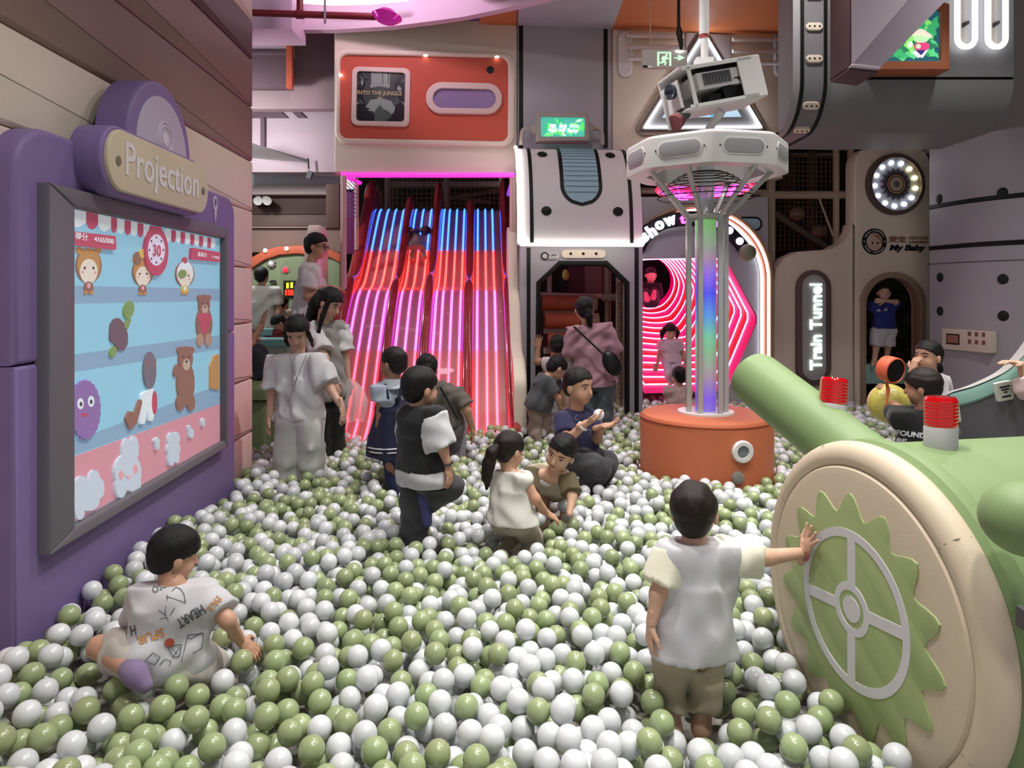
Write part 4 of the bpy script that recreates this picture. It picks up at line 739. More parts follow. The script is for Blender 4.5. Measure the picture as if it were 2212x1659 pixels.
M().lathe([(.062, z1), (.062, 2.52)], CO, seg=20).build('clear_tube', mat('clear_acrylic', '#c8cad2', .15, trans=.35, ior=1.2), lc_)
PW = paint('post_grey', '#b4b2b0', .4, metal=.2)
M().lathe([(0, .63), (.21, .63), (.21, .645), (0, .645)], CO, seg=36).build('base_plate', WHITE, lc_)
cs = [Vector((a, b, 0)) for a, b in ((-.14, -.05), (-.075, -.13), (.075, -.13), (.14, -.05), (.1, .13), (-.1, .13))]
for c in cs: M().box(CO + c + Vector((0, 0, (.64 + 2.12) / 2)), (.034, .034, 1.48)).build('post', PW, lc_)
m = M()
for i in range(6): a, b = CO + cs[i], CO + cs[(i + 1) % 6]; m.tube([a + Vector((0, 0, 2.12)), b + Vector((0, 0, 2.12))], .02, 6)
m.build('top_frame', PW, lc_)
cr = thing('octagon_canopy', 'white eight-sided ring with grey oval insets on slanted struts above the light column', 'canopy', CO + Vector((0, 0, 2.12)))
RO = [(.61 * math.cos(PI / 8 + PI / 4 * i + .2), .61 * math.sin(PI / 8 + PI / 4 * i + .2)) for i in range(8)]; RF = Fr(CO + Vector((0, 0, 0)), (1, 0, 0), (0, 1, 0)); RFo = RF
RW = paint('ring_white', '#bab8b6', .4); outer = fillet(RO, .16, 4); inner = inset(outer, .15)
M().pad(RF, outer, 2.44, 2.67, .03, [inner], steps=3).build('ring', RW, cr); mm = M(); mm.add([CO + Vector((x, y, 2.44)) for x, y in ccw(outer)] + [CO + Vector((x, y, 2.44)) for x, y in ccw(inner)], [(i, (i + 1) % len(outer), len(outer) + (i + 1) % len(outer), len(outer) + i) for i in range(len(outer))]); mm.build('underside', RW, cr)
for i in range(8):
    a, b = Vector(RO[i]), Vector(RO[(i + 1) % 8]); mid = (a + b) / 2; t = (b - a).normalized(); f = Fr(CO + Vector((mid.x, mid.y, 2.555)), (t.x, t.y, 0)); 
    if f.n.dot(Vector((mid.x, mid.y, 0))) < 0: f = Fr(CO + Vector((mid.x, mid.y, 2.555)), (-t.x, -t.y, 0))
    hl = .165; M().pad(f, rrect(-hl, -.062, hl, .062, .062), -.03, .004, .001).build('oval_rim', paint('oval_rim', '#c4c2c0'), cr); M().pad(f, rrect(-hl + .015, -.05, hl - .015, .05, .05), -.03, .007, .001).build('oval_inset', paint('oval_grey', '#8c8a8e'), cr)
    for x in (-hl - .012, hl + .012): M().ell(f.pt(x, 0, .0), .006, seg=8, rings=6).build('screw', DARK, cr)
for i in range(6):
    a = CO + cs[i] + Vector((0, 0, 2.12)); d = cs[i].normalized(); M().tube([a, CO + d * .5 + Vector((0, 0, 2.47))], .019, 6).build('strut', PW, cr)
M().lathe([(.46, 2.655), (.46, 2.675), (.2, 2.70), (0, 2.70)], CO, seg=40).build('glass_plate', mat('clear_plate', '#c8d0d4', .1, trans=.7, ior=1.1, alpha=.5), cr)
cg = thing('wire_dome', 'dome of thin dark wire rings inside the projector crown', 'wire dome', CO + Vector((0, 0, 2.3))); m = M()
for i, (r, z) in enumerate(((.36, 2.27), (.34, 2.31), (.31, 2.345), (.28, 2.375), (.245, 2.40), (.21, 2.425), (.17, 2.445), (.13, 2.46))): M().tube([CO + Vector((r * math.cos(t), r * math.sin(t), z)) for t in np.linspace(0, 2 * PI, 33)[:-1]], .004, 4, closed=True).build('wire_ring', DARK, cg)
ld = thing('glow_disc', 'round pink and violet glowing disc behind the column under the crown', 'light disc', CO + Vector((.0, 1.6, 2.3))); DC = W(1522, 407, 6.9)
M().lathe([(.0, -.02), (.46, -.02), (.48, 0), (.46, .02), (0, .02)], DC, (0, .07, 1), 40).build('disc', glow('disc_red', '#e0185a', .9), ld)
for i in range(16):
    a = RNG.uniform(0, 6.28); q0 = [(RNG.uniform(.1, .44), a + .35 * k * RNG.uniform(.3, 1)) for k in range(5)]; pts = [DC + Vector((r * math.cos(b), r * math.sin(b), -.026 - .07 * r * math.sin(b))) for r, b in q0]; M().tube(crom([tuple(p) for p in pts], 3), .008, 4).build('light_squiggle', glow('squig%d' % (i % 2), ('#ff48d8', '#a050ff')[i % 2], 4), ld)
pr = thing('projector', 'tilted white projector cabinet with open side hanging over the white ring', 'projector', CO + Vector((0, 0, 2.9))); PY = 5.25
c0 = W(1538, 192, PY); R = Matrix.Rotation(math.radians(13.5), 3, 'Y').inverted() @ Matrix.Rotation(math.radians(22), 3, 'Z'); 
R = Matrix.Rotation(math.radians(-13.5), 3, 'Y') @ Matrix.Rotation(math.radians(15), 3, 'Z')
def pb(name, c, s, m_): return M().box(c0 + R @ Vector(c), s, R).build(name, m_, pr)
hx, hy, hz = .335, .16, .15; t_ = .012
pb('cabinet_top', (0, 0, hz), (2 * hx, 2 * hy, t_), WHITE); pb('cabinet_bottom', (0, 0, -hz), (2 * hx, 2 * hy, t_), WHITE); pb('cabinet_back', (0, hy, 0), (2 * hx, t_, 2 * hz), WHITE); pb('cabinet_end', (hx, 0, 0), (t_, 2 * hy, 2 * hz), WHITE); pb('side_panel', (hx - .095, -hy, 0), (.19, t_, 2 * hz), WHITE); pb('side_rail', (-.02, -hy, hz - .012), (2 * hx - .1, t_, .024), WHITE); pb('side_rail', (-.02, -hy, -hz + .012), (2 * hx - .1, t_, .024), WHITE); pb('side_post', (-hx + .075, -hy, 0), (.03, t_, 2 * hz), WHITE); pb('front_plate', (-hx - .0, .02, -.02), (t_, 2 * hy - .06, 2 * hz - .1), WHITE)
pb('projector_body', (-.01, -.02, .035), (.37, .24, .12), WHITE)
for i in range(9): pb('vent_slot', (-.14 + i * .026, -hy + .012, .04), (.018, .008, .085), mat('vent_dark', '#55555a', .5))
pb('black_gap', (0, -.02, .115), (.36, .22, .03), BLACK)
lw = c0 + R @ Vector((-hx - .012, -.03, .02)); M().lathe([(.055, 0), (.055, .03), (.045, .03), (.0, .02)], lw, R @ Vector((-1, -.2, 0)), 20).build('lens', mat('lens_blue', '#101830', .08, coat=1), pr)
for c, s in (((-.08, -.08, -.1), (.1, .1, .06)), ((.05, -.08, -.085), (.1, .1, .1)), ((.0, -.02, -.12), (.3, .2, .03))): pb('gadget', c, s, BLACK)
for k in range(3): M().tube(crom([tuple(c0 + R @ Vector(p)) for p in ((.05, -.12, -.05 + .02 * k), (.12 + .02 * k, -.14, .02), (.16, -.13, -.06 - .02 * k), (.06, -.13, -.1))], 4), .005, 5).build('cable', BLACK, pr)
M().tube([W(1521, -60, 5.4), W(1521, 75, 5.4)], .038, 14).build('ceiling_pole', WHITE, pr); M().tube([W(1522, 75, 5.4), W(1522, 150, 5.4)], .029, 14).build('inner_pole', WHITE, pr); M().tube([W(1521, 75, 5.4), W(1521, 82, 5.4)], .034, 14).build('pole_ring', paint('pole_red', '#b03428'), pr); M().box(W(1520, 140, 5.4), (.13, .1, .09)).build('pole_socket', WHITE, pr)
M().tube([W(1436, 207, 5.1), W(1447, 281, 5.1)], .012, 6).build('strut', PW, pr); M().tube([W(1462, 262, 5.1), W(1478, 245, 5.2)], .05, 14).build('small_spot', paint('spot_grey', '#5a5654'), pr); M().tube([W(1458, 266, 5.08), W(1463, 261, 5.1)], .06, 14).build('small_spot_lens', paint('spot_red', '#7c2a34'), pr); M().tube([W(1560, 240, 5.25), W(1530, 280, 5.35)], .03, 10).build('cradle', WHITE, pr)
# ================================================================ GREEN DRUM MACHINE
DCn = W(1847, 1315, 2.25); dn = Vector((-.98, -.2, 0)).normalized(); DF = Fr(DCn, Vector((.2, -.98, 0)).normalized()); DR = .515; LIME = vinyl('lime', '#738f55', .5); LCREAM = vinyl('light_cream', '#cbb99c', .5)
if DF.n.dot(dn) < 0: DF = Fr(DCn, Vector((-.2, .98, 0)))
dm = thing('drum_machine', 'big lime green padded drum lying on its side with a cream wheel face', 'play drum', (DCn.x, DCn.y, 0))
ax = DF.n
M().lathe([(DR - .005, -.085), (DR + .012, -.1), (DR + .016, -.125), (DR + .012, -.15), (DR - .0, -.16)], DCn, ax, 80).build('edge_roll', LIME, dm)
M().lathe([(DR - .008, -.12), (DR - .005, -.3), (DR - .005, -1.9), (DR - .04, -1.95), (0, -1.95)], DCn, ax, 80).build('barrel', LIME, dm)
M().lathe([(DR - .02, -.11)] + [(DR - .045 + .055 * math.cos(a), -.05 + .05 * math.sin(a)) for a in np.linspace(-.8, PI / 2, 12)] + [(DR - .062, -.003), (DR - .066, -.009)], DCn, ax, 80).build('face_bolster', LCREAM, dm)
M().lathe([(DR - .064, -.012), (DR - .075, .002), (DR - .1, .006), (.2, .01), (0, .01)], DCn, ax, 80).build('face_panel', LCREAM, dm)
for a in (.75, 1.95, 2.6, -.45, 3.9, 5.2): M().tube([DCn + (DF.u * math.cos(a) + DF.v * math.sin(a)) * r + ax * h for r, h in ((DR - .06, -.002), (DR - .03, -.003), (DR + .001, -.02), (DR + .008, -.06))], .0025, 4).build('stitching', paint('stitch', '#a8987c'), dm)
G = []
for i in range(15 * 8):
    t = 2 * PI * i / 120 + .12; ph = (i % 8) / 8; tri_ = 1 - abs(2 * ph - 1); s = tri_ * tri_ * (3 - 2 * tri_); G.append((-.005 + (.308 + .07 * s) * math.cos(t), -.01 + (.308 + .07 * s) * math.sin(t)))
M().pad(DF, G, .005, .0125, .001).build('gear_print', vinyl('gear_green', '#98ab68', .5), dm)
STG = paint('steer_grey', '#cfcdd2', .5)
M().pad(DF, circ(0, 0, .25, 56), .012, .0145, 0, [circ(0, 0, .222, 56)]).build('wheel_ring', STG, dm); M().pad(DF, circ(0, 0, .082, 32), .012, .0147, 0, [circ(0, 0, .058, 32)]).build('wheel_ring', STG, dm); M().pad(DF, circ(0, 0, .04, 28), .012, .0147, 0).build('wheel_hub', STG, dm)
for a in (PI / 2, -PI / 2, .12, PI + .12):
    c, s = math.cos(a), math.sin(a); hw = .018; M().pad(DF, [(.078 * c - hw * -s, .078 * s - hw * c), (.228 * c - hw * -s, .228 * s - hw * c), (.228 * c + hw * -s, .228 * s + hw * c), (.078 * c + hw * -s, .078 * s + hw * c)], .012, .0146, 0).build('spoke', STG, dm)
kn = W(2215, 1120, 1.72); M().ell(kn, (.1, .1, .09), seg=24, rings=16).build('side_knob', LIME, dm); M().box(W(2216, 1335, 1.75), (.03, .03, .05)).build('side_clip', paint('clip_grey', '#5c5c60'), dm)
# green cannon tube
ca_, cb2 = W(1845, 985, 2.5), W(1618, 806, 3.0); axd = (cb2 - ca_).normalized(); ln = (cb2 - ca_).length
cn = M().lathe([(.115, -.25), (.112, 0), (.112, ln - .05), (.105, ln - .02), (.08, ln - .004), (0, ln)], ca_, axd, 40).build('tube', LIME, None, loc=ca_); tag(cn, 'thick lime green padded tube slanting up to the left from behind the drum', 'play tube')
cn.name = 'cannon_tube'
# red beacons
def beacon(base, up, label, s=1.0):
    b = thing('beacon_lamp', label, 'beacon', base, 'red beacon lamps'); up = Vector(up).normalized()
    M().lathe([(0, -.03), (.05, -.03), (.05, .038), (.047, .042), (0, .042)], base, up, 28).build('base', paint('beacon_grey', '#a8a8a8', .4), b)
    pf = [(.047, .042)]
    for i in range(7): z = .046 + i * .0118; pf += [(.0478, z), (.0492, z + .003), (.0492, z + .007)]
    pf += [(.0465, .13), (.042, .138), (.0, .14)]; M().lathe(pf, base, up, 32).build('lens', mat('beacon_red', '#a80008', .1, emit=.16, ecol='#ff0210', coat=1), b)
    e = up.orthogonal(); M().lathe([(.0, .05), (.026, .05), (.026, .12), (0, .12)], base, up, 16).build('reflector', glow('beacon_core', '#ff3020', 1.2), b); return b
bc = DCn - ax * .34 ; bc = W(2032, 948, 2.3); beacon(bc, (.02, .02, 1), 'red beacon lamp standing on top of the green drum')
bb = W(1797, 896, 2.62); beacon(bb, (.12, .1, 1), 'red beacon lamp standing on the slanted green tube')
# ================================================================ FIGURES: smooth-union solids turned into one continuous skin
A_ = lambda v: np.array(tuple(v), float)
def smin(a, b, k):
    if k <= 0: return np.minimum(a, b)
    h = np.clip(.5 + .5 * (b - a) / k, 0, 1); return b + (a - b) * h - k * h * (1 - h)
def unit(v): v = A_(v); return v / max(np.linalg.norm(v), 1e-9)
def prim_box(p):
    t = p[0].lstrip('-')
    if t in 'cf': r = max(p[3], p[4]); return np.minimum(p[1], p[2]) - r, np.maximum(p[1], p[2]) + r
    if t == 'e': r = max(p[3]); return p[1] - r, p[1] + r
def prim_d(p, Q):
    t = p[0].lstrip('-')
    if t == 'e':
        L = (Q - p[1]) @ p[2].T; r = A_(p[3]); k0 = np.linalg.norm(L / r, axis=-1); k1 = np.linalg.norm(L / r ** 2, axis=-1); return k0 * (k0 - 1) / np.maximum(k1, 1e-9)
    a, b, ra, rb = p[1], p[2], p[3], p[4]; fl = p[6] if len(p) > 6 else None; sc = 1
    q = Q - a; ba = b - a
    if fl is not None:
        n, s = fl; q = q + n * ((q @ n) * (1 / s - 1))[..., None]; ba = ba + n * (ba @ n) * (1 / s - 1); sc = s ** .5
    L2 = max(ba @ ba, 1e-9); h = (q @ ba) / L2
    if t == 'c': hc = np.clip(h, 0, 1); return (np.linalg.norm(q - hc[..., None] * ba, axis=-1) - (ra + (rb - ra) * hc)) * sc
    hc = np.clip(h, 0, 1); rad = np.linalg.norm(q - h[..., None] * ba, axis=-1) - (ra + (rb - ra) * hc); L = math.sqrt(L2); axd = np.abs(h - .5) * L - .5 * L
    return np.maximum(rad, axd) * sc
def solid(prims, h, cuts=(), fold=0, fseed=0, ff=28):
    """grid of signed distance -> (verts, quads) by surface nets"""
    pos = [p for p in prims if p[0][0] != '-']; bb = [prim_box(p) for p in pos]; pad = 3 * h + .02
    lo = np.min([b[0] for b in bb], 0) - pad; hi = np.max([b[1] for b in bb], 0) + pad; n = np.ceil((hi - lo) / h).astype(int) + 1
    D = np.full(n, 1.0); axs = [lo[i] + h * np.arange(n[i]) for i in range(3)]
    for p in prims:
        neg = p[0][0] == '-'; k = p[4] if p[0].lstrip('-') == 'e' else p[5]; a, b = prim_box(p); mg = k + 4 * h + .01
        s = [slice(max(int((a[i] - mg - lo[i]) / h), 0), min(int((b[i] + mg - lo[i]) / h) + 2, n[i])) for i in range(3)]
        if any(q.stop <= q.start for q in s): continue
        Q = np.stack(np.meshgrid(axs[0][s[0]], axs[1][s[1]], axs[2][s[2]], indexing='ij'), -1); d = prim_d(p, Q); s = tuple(s)
        D[s] = -smin(-D[s], d, k) if neg else smin(D[s], d, k)
    if cuts or fold:
        Q = np.stack(np.meshgrid(*axs, indexing='ij'), -1)
        if fold:
            r = np.random.default_rng(fseed); f = 0
            for i in range(4): w = unit(r.normal(size=3) * (1, 1, .7)); w2 = unit(r.normal(size=3)); f = f + np.sin(ff * (1 + .5 * i) * (Q @ w) + 2.5 * np.sin(ff * .45 * (Q @ w2)) + i)
            D = D + fold * f / 2
        for c in cuts: D = np.maximum(D, (Q - A_(c[0])) @ unit(c[1]) + (c[2] * np.sin(190 * Q[..., 0] + 1.3 * np.sin(70 * Q[..., 1])) * np.sin(160 * Q[..., 1] + 60 * Q[..., 0]) if len(c) > 2 else 0))
    S = D < 0; cnt = sum(S[i:n[0] - 1 + i, j:n[1] - 1 + j, k:n[2] - 1 + k].astype(np.uint8) for i in (0, 1) for j in (0, 1) for k in (0, 1))
    act = (cnt > 0) & (cnt < 8); I = np.argwhere(act); idx = np.full(act.shape, -1, int); idx[act] = np.arange(len(I))
    if not len(I): return np.zeros((0, 3)), []
    C = [(i, j, k) for i in (0, 1) for j in (0, 1) for k in (0, 1)]; vals = np.stack([D[I[:, 0] + c[0], I[:, 1] + c[1], I[:, 2] + c[2]] for c in C], 1)
    P = np.zeros((len(I), 3)); m = np.zeros(len(I))
    for a in range(8):
        for b in range(a + 1, 8):
            if sum(abs(C[a][q] - C[b][q]) for q in range(3)) != 1: continue
            va, vb = vals[:, a], vals[:, b]; x = (va < 0) != (vb < 0); t = np.where(x, va / np.where(x, va - vb, 1), 0); P[x] += (A_(C[a]) + t[:, None] * (A_(C[b]) - A_(C[a])))[x]; m[x] += 1
    Vt = lo + h * (I + P / m[:, None]); faces = []
    for ax in range(3):
        u, v = (ax + 1) % 3, (ax + 2) % 3; sl0 = [slice(None)] * 3; sl1 = [slice(None)] * 3; sl0[ax] = slice(0, n[ax] - 1); sl1[ax] = slice(1, n[ax]); x = S[tuple(sl0)] != S[tuple(sl1)]; E = np.argwhere(x)
        E = E[(E[:, u] > 0) & (E[:, v] > 0) & (E[:, u] < n[u] - 1) & (E[:, v] < n[v] - 1)]
        if not len(E): continue
        def cell(du, dv): q = E.copy(); q[:, u] -= du; q[:, v] -= dv; return idx[q[:, 0], q[:, 1], q[:, 2]]
        quad = np.stack([cell(1, 1), cell(0, 1), cell(0, 0), cell(1, 0)], 1); fl = ~S[E[:, 0], E[:, 1], E[:, 2]]; quad[fl] = quad[fl][:, ::-1]; faces.append(quad)
    return Vt, np.concatenate(faces)
def meshify(name, parts, m, parent):
    vs, fs, b = [], [], 0
    for Vt, Fq in parts:
        if len(Vt): vs.append(Vt); fs.append(np.asarray(Fq) + b); b += len(Vt)
    Vt = np.concatenate(vs) - A_(BASE[parent.name]); Fq = np.concatenate(fs); me = bpy.data.meshes.new(name); me.vertices.add(len(Vt)); me.vertices.foreach_set('co', Vt.ravel())
    me.loops.add(Fq.size); me.loops.foreach_set('vertex_index', Fq.ravel().astype(np.int32)); me.polygons.add(len(Fq)); me.polygons.foreach_set('loop_start', np.arange(0, Fq.size, 4, dtype=np.int32)); me.polygons.foreach_set('loop_total', np.full(len(Fq), 4, np.int32))
    me.materials.append(m); me.update(calc_edges=True); me.validate(); me.shade_smooth(); return link(name, me, parent, BASE[parent.name])
def skin(n, c): return mat('skin_' + n, c, .5, bump=.05, bs=400, sss=.08)
SKIN = skin('warm', '#c08c6c'); SKIN2 = skin('light', '#cf9f80'); SKIN3 = skin('tan', '#a87456'); HAIR = mat('hair_black', '#0e0b0b', .5, bump=.7, bs=1, spec=.35); HAIRB = mat('hair_brown', '#1c1311', .48, bump=.7, bs=1, spec=.35)
for m in (HAIR, HAIRB):                    # fine strands: noise drawn out along the fall of the hair
    nt = m.node_tree; n = [x for x in nt.nodes if x.type == 'TEX_NOISE'][0]; mp = nt.nodes.new('ShaderNodeMapping'); mp.inputs['Scale'].default_value = (420, 420, 38); nt.links.new(n.inputs['Vector'].links[0].from_socket, mp.inputs['Vector']); nt.links.new(mp.outputs['Vector'], n.inputs['Vector'])
def cloth(n, c, rough=.85): return mat('cloth_' + n, c, rough, bump=.25, bs=420, var=.04, vs=9, sheen=.15)
EYE = mat('eye_dark', '#120c0a', .2); EYEW = mat('eye_white', '#d8d2cc', .3); LIP = mat('lip', '#9a5048', .5); BROW = mat('brow', '#1a1210', .8)
EXC = []                                   # footprint circles the balls keep clear of: x, y, radius, z below which they are pushed away
def hand(w, d, pn, s, curl=.35, spread=.25, thumb=1):
    """palm, four unequal jointed fingers and a side thumb; w wrist, d finger direction, pn palm normal, s hand length"""
    d = unit(d); pn = unit(A_(pn) - d * (A_(pn) @ d)); x = np.cross(d, pn) * thumb; w = A_(w); P = []
    Rm = np.array([x, d, pn]); P.append(('e', w + d * .26 * s, Rm, (.21 * s, .29 * s, .1 * s), .05 * s)); P.append(('c', w - d * .35 * s, w + d * .1 * s, .125 * s, .135 * s, .08 * s))
    for i, (o, L) in enumerate(((.155, .40), (.055, .46), (-.05, .43), (-.15, .34))):
        b = w + d * .46 * s + x * o * s; dd = unit(d + x * o * spread * 4); p1 = b + dd * L * .5 * s + pn * curl * .10 * s; d2 = unit(dd + pn * curl * 1.6); p2 = p1 + d2 * L * .5 * s; P.append(('c', b, p1, .062 * s, .056 * s, .025 * s)); P.append(('c', p1, p2, .056 * s, .045 * s, .02 * s))
    b = w + d * .14 * s + x * .15 * s; p1 = b + unit(d * .6 + x * .8 + pn * .25) * .26 * s; p2 = p1 + unit(d * .9 + x * .35 + pn * .3) * .2 * s; P += [('c', b, p1, .08 * s, .065 * s, .04 * s), ('c', p1, p2, .065 * s, .05 * s, .02 * s)]
    return P
class Person:
    def __init__(s, label, Y, group=None, sk=SKIN, g=.75, hs=.2, head=None, face=(0, -1, 0), up=(0, 0, 1), res=1.0, name='person', ground=('anA', 'anB', 'toeA', 'toeB'), **J):
        s.Y, s.g, s.hs, s.sk, s.res = Y, g, hs, sk, res; s.J = {k: A_(W(v[0], v[1], Y + (v[2] if len(v) > 2 else 0))) for k, v in J.items()}
        s.hc = A_(W(head[0], head[1], Y + (head[2] if len(head) > 2 else 0))); s.f = unit(face); u = A_(up); s.u = unit(u - s.f * (u @ s.f)); s.r = np.cross(s.f, s.u); s.R = np.array([s.r, s.f, s.u])
        for q in ground:
            if q in s.J: s.J[q][2] = min(s.J[q][2], .12 if q[:2] == 'kn' else .06 if q[:2] == 'an' else .04)
        base = (s.J['hipA'] + s.J['hipB']) / 2; s.root = thing(name, label, 'person', (base[0], base[1], 0), group); s.body_parts = []; s.hands = []
        j = s.J; s.sp = unit(j['neck'] - base); sx_ = unit(j['shB'] - j['shA']); s.depth = unit(np.cross(sx_, s.sp)); s.pel = base; s.chest = (j['shA'] + j['shB']) / 2 * .5 + (j['neck'] * .3 + base * .7) * .5; s.sw = np.linalg.norm(j['shB'] - j['shA']) / 2
        s.sw = max(s.sw, .55 * s.hs * (1.0 if g < .9 else 1.05)); s.sxv = sx_
    def hp(s, x, y, z): return s.hc + (s.r * x + s.f * y + s.u * z) * s.hs
    def he(s, x, y, z, a, b, c, k=.05, neg=False): return ('-e' if neg else 'e', s.hp(x, y, z), s.R, (a * s.hs, b * s.hs, c * s.hs), k * s.hs)
    def headp(s, chub=1.0):
        P = [s.he(0, -.04, .12, .35, .42, .38), s.he(0, .07, -.16, .275 * chub, .30, .31, .1), s.he(0, .2, -.38, .13, .12, .09, .1)]
        for q in (-1, 1): P += [s.he(q * .15 * chub, .2, -.2, .13, .13, .14, .1), s.he(q * .36, -.03, -.06, .045, .085, .125, .03), s.he(q * .15, .47, .0, .1, .1, .07, .06, True)]
        P += [('c', s.hp(0, .37, .0), s.hp(0, .42, -.14), .03 * s.hs, .055 * s.hs, .04 * s.hs), s.he(0, .335, -.265, .09, .04, .035, .04), ('c', s.hp(0, -.06, -.25), s.J['neck'] - s.sp * .02, .2 * s.hs, .22 * s.hs, .06 * s.hs)]
        return P
    def seg(s, a, b, ra, rb, k=.03): return ('c', A_(a), A_(b), ra, rb, k)
    def torso(s, add=0, low=0):
        j = s.J; g = s.g; c = unit(s.depth); fl = (c, .66); P = [s.seg(j['shA'] * .92 + j['shB'] * .08, j['shB'] * .92 + j['shA'] * .08, .055 * g + add, .055 * g + add, .04), ('c', s.pel + s.sp * .03, s.chest * .6 + j['neck'] * .4 - s.sp * .05, s.sw * .74 + add, s.sw * .86 + add, .05, fl), s.seg(j['hipA'], j['hipB'], .085 * g + add, .085 * g + add, .05)]
        return P
    def skin_mesh(s, arms='AB', legs='AB', hands=(), feet='AB', hand_kw={}, chub=1.0, bare=False):
        j = s.J; g = s.g; P = s.torso(-.004)
        for q in arms: P += [s.seg(j['sh' + q], j['el' + q], .046 * g, .037 * g), s.seg(j['el' + q], j['wr' + q], .038 * g, .026 * g, .02)]
        for q in legs:
            P += [s.seg(j['hip' + q], j['kn' + q], .07 * g, .052 * g), s.seg(j['kn' + q], j['an' + q], .052 * g, .037 * g, .02)]
            if q in feet: t = j.get('toe' + q); P += [s.seg(j['an' + q], t, .04 * g, .03 * g, .03)] if t is not None else []
        P.append(s.seg(j['neck'], s.hp(0, -.06, -.25), .2 * s.hs, .2 * s.hs)); parts = [solid(P, .011 * s.res)]
        parts.append(solid(s.headp(chub), s.hs / 42 * s.res))
        for q, d, pn, kw in hands:
            ln = kw.pop('s', .165 * (g ** .85)); parts.append(solid(hand(j['wr' + q], d, pn, ln, **kw), .0034 * s.res if s.res <= 1 else .005))
        s.skinobj = meshify('body', parts, s.sk, s.root); return s
    def eyes(s, mouth='smile', open_=1.0, glasses=False):
        for q in (-1, 1):
            c = s.hp(q * .15, .302, -.005); m = M().ell(c, (.06 * s.hs, .04 * s.hs, .026 * s.hs * open_), Matrix(s.R).transposed(), 12, 8); m.build('eye', EYEW, s.root)
            c = s.hp(q * .148, .333, -.005); M().ell(c, (.029 * s.hs, .016 * s.hs, .026 * s.hs * open_), Matrix(s.R).transposed(), 10, 8).build('iris', EYE, s.root)
            M().tube([s.hp(q * .21, .29, .016), s.hp(q * .15, .342, .028 * (.5 + .5 * open_)), s.hp(q * .09, .335, .01)], .009 * s.hs, 5).build('eyelid', BROW, s.root)
            M().tube([s.hp(q * .235, .275, .085), s.hp(q * .16, .343, .112), s.hp(q * .07, .375, .1)], [.009 * s.hs, .017 * s.hs, .011 * s.hs], 6).build('eyebrow', BROW, s.root)
        if mouth: M().tube([s.hp(x, .372 - 1.6 * x * x, z) for x, z in ((-.1, -.248), (-.05, -.27), (0, -.277), (.05, -.27), (.1, -.248))], [.005 * s.hs, .014 * s.hs, .017 * s.hs, .014 * s.hs, .005 * s.hs], 6).build('mouth', LIP if mouth != 'open' else mat('mouth_dark', '#4a1c1c', .6), s.root)
        return s
    def hair(s, kind='short', m=HAIR, extra=(), vol=1.0, front=.2, back=-.26, res=1.0, side=True):
        P = [s.he(0, -.05, .13, .385 * vol, .455 * vol, .41 * vol)]; n = unit(s.f * (front - back) - s.u * .84); c0 = s.hp(0, 0, (front + back) / 2)
        parts = [solid(P, s.hs / 40 * s.res * res, [(c0, n, .02 * s.hs)], fold=.0016 * s.hs / .2, fseed=int(abs(s.hc[0]) * 999), ff=60)]
        Q = [s.he(0, -.2, -.02, .32 * vol, .29 * vol, .34 * vol)] if back < -.1 else []
        if side and back < -.1: parts.append(solid(Q, s.hs / 36 * s.res * res, [(s.hp(0, 0, -.36 if kind == 'short' else -.5), -s.u)], fold=.0012, fseed=3, ff=60))
        E = []
        for e in extra: E += [('c', s.hp(*a), s.hp(*b), ra * s.hs, rb * s.hs, .05 * s.hs) for a, b, ra, rb in zip(e[0][:-1], e[0][1:], e[1][:-1], e[1][1:])]
        if E: parts.append(solid(E, s.hs / 34 * s.res * res, fold=.0025, fseed=5, ff=70))
        s.hairobj = meshify('hair', parts, m, s.root); return s
    def top(s, m, sleeve=.55, hem=.02, loose=.016, name='shirt', arms='AB', flare=.0, sm_=None, fold=.006, neck=.0, extra=(), sl=.022, cutneck=True):
        j = s.J; g = s.g; P = s.torso(loose); fl = (unit(s.depth), .68); h0 = s.pel - s.sp * hem; P.append(('f', s.chest, h0, s.sw * .86 + loose, s.sw * .9 + loose + flare, .05, fl)); P += [p for p in extra]; SL = []
        for q in arms:
            a, b = j['sh' + q], j['el' + q]
            if sleeve <= 0: continue
            if sleeve <= 1: e = a + (b - a) * sleeve; SL.append(('f', a - (b - a) * .1, e, .052 * g + sl * .8, .05 * g + sl * 1.15, .035))
            else: SL += [('c', a, b, .052 * g + sl, .044 * g + sl, .035), ('f', b, b + (j['wr' + q] - b) * (sleeve - 1), .044 * g + sl, .036 * g + sl, .03)]
        cuts = [(j['neck'] + s.sp * (.005 + neck), s.sp * .8 + s.depth * 0)] if cutneck else []; cuts.append((h0, -s.sp))
        seed = int(abs(s.hc[0] + s.hc[2]) * 997); s.neg = getattr(s, 'neg', []) + [('-' + p[0], p[1], p[2], p[3] - .004, p[4] - .004, .006) + tuple(p[6:]) for p in P[:2] + P[3:4]]
        if sm_ is None or not SL: s.shirt = meshify(name, [solid(P + SL, .0095 * s.res, cuts, fold, seed)], m, s.root)
        else: s.shirt = meshify(name, [solid(P, .0095 * s.res, cuts, fold, seed)], m, s.root); [meshify('sleeve', [solid([p], .008 * s.res, (), fold * .7, seed + i)], sm_, s.root) for i, p in enumerate(SL)]
        return s
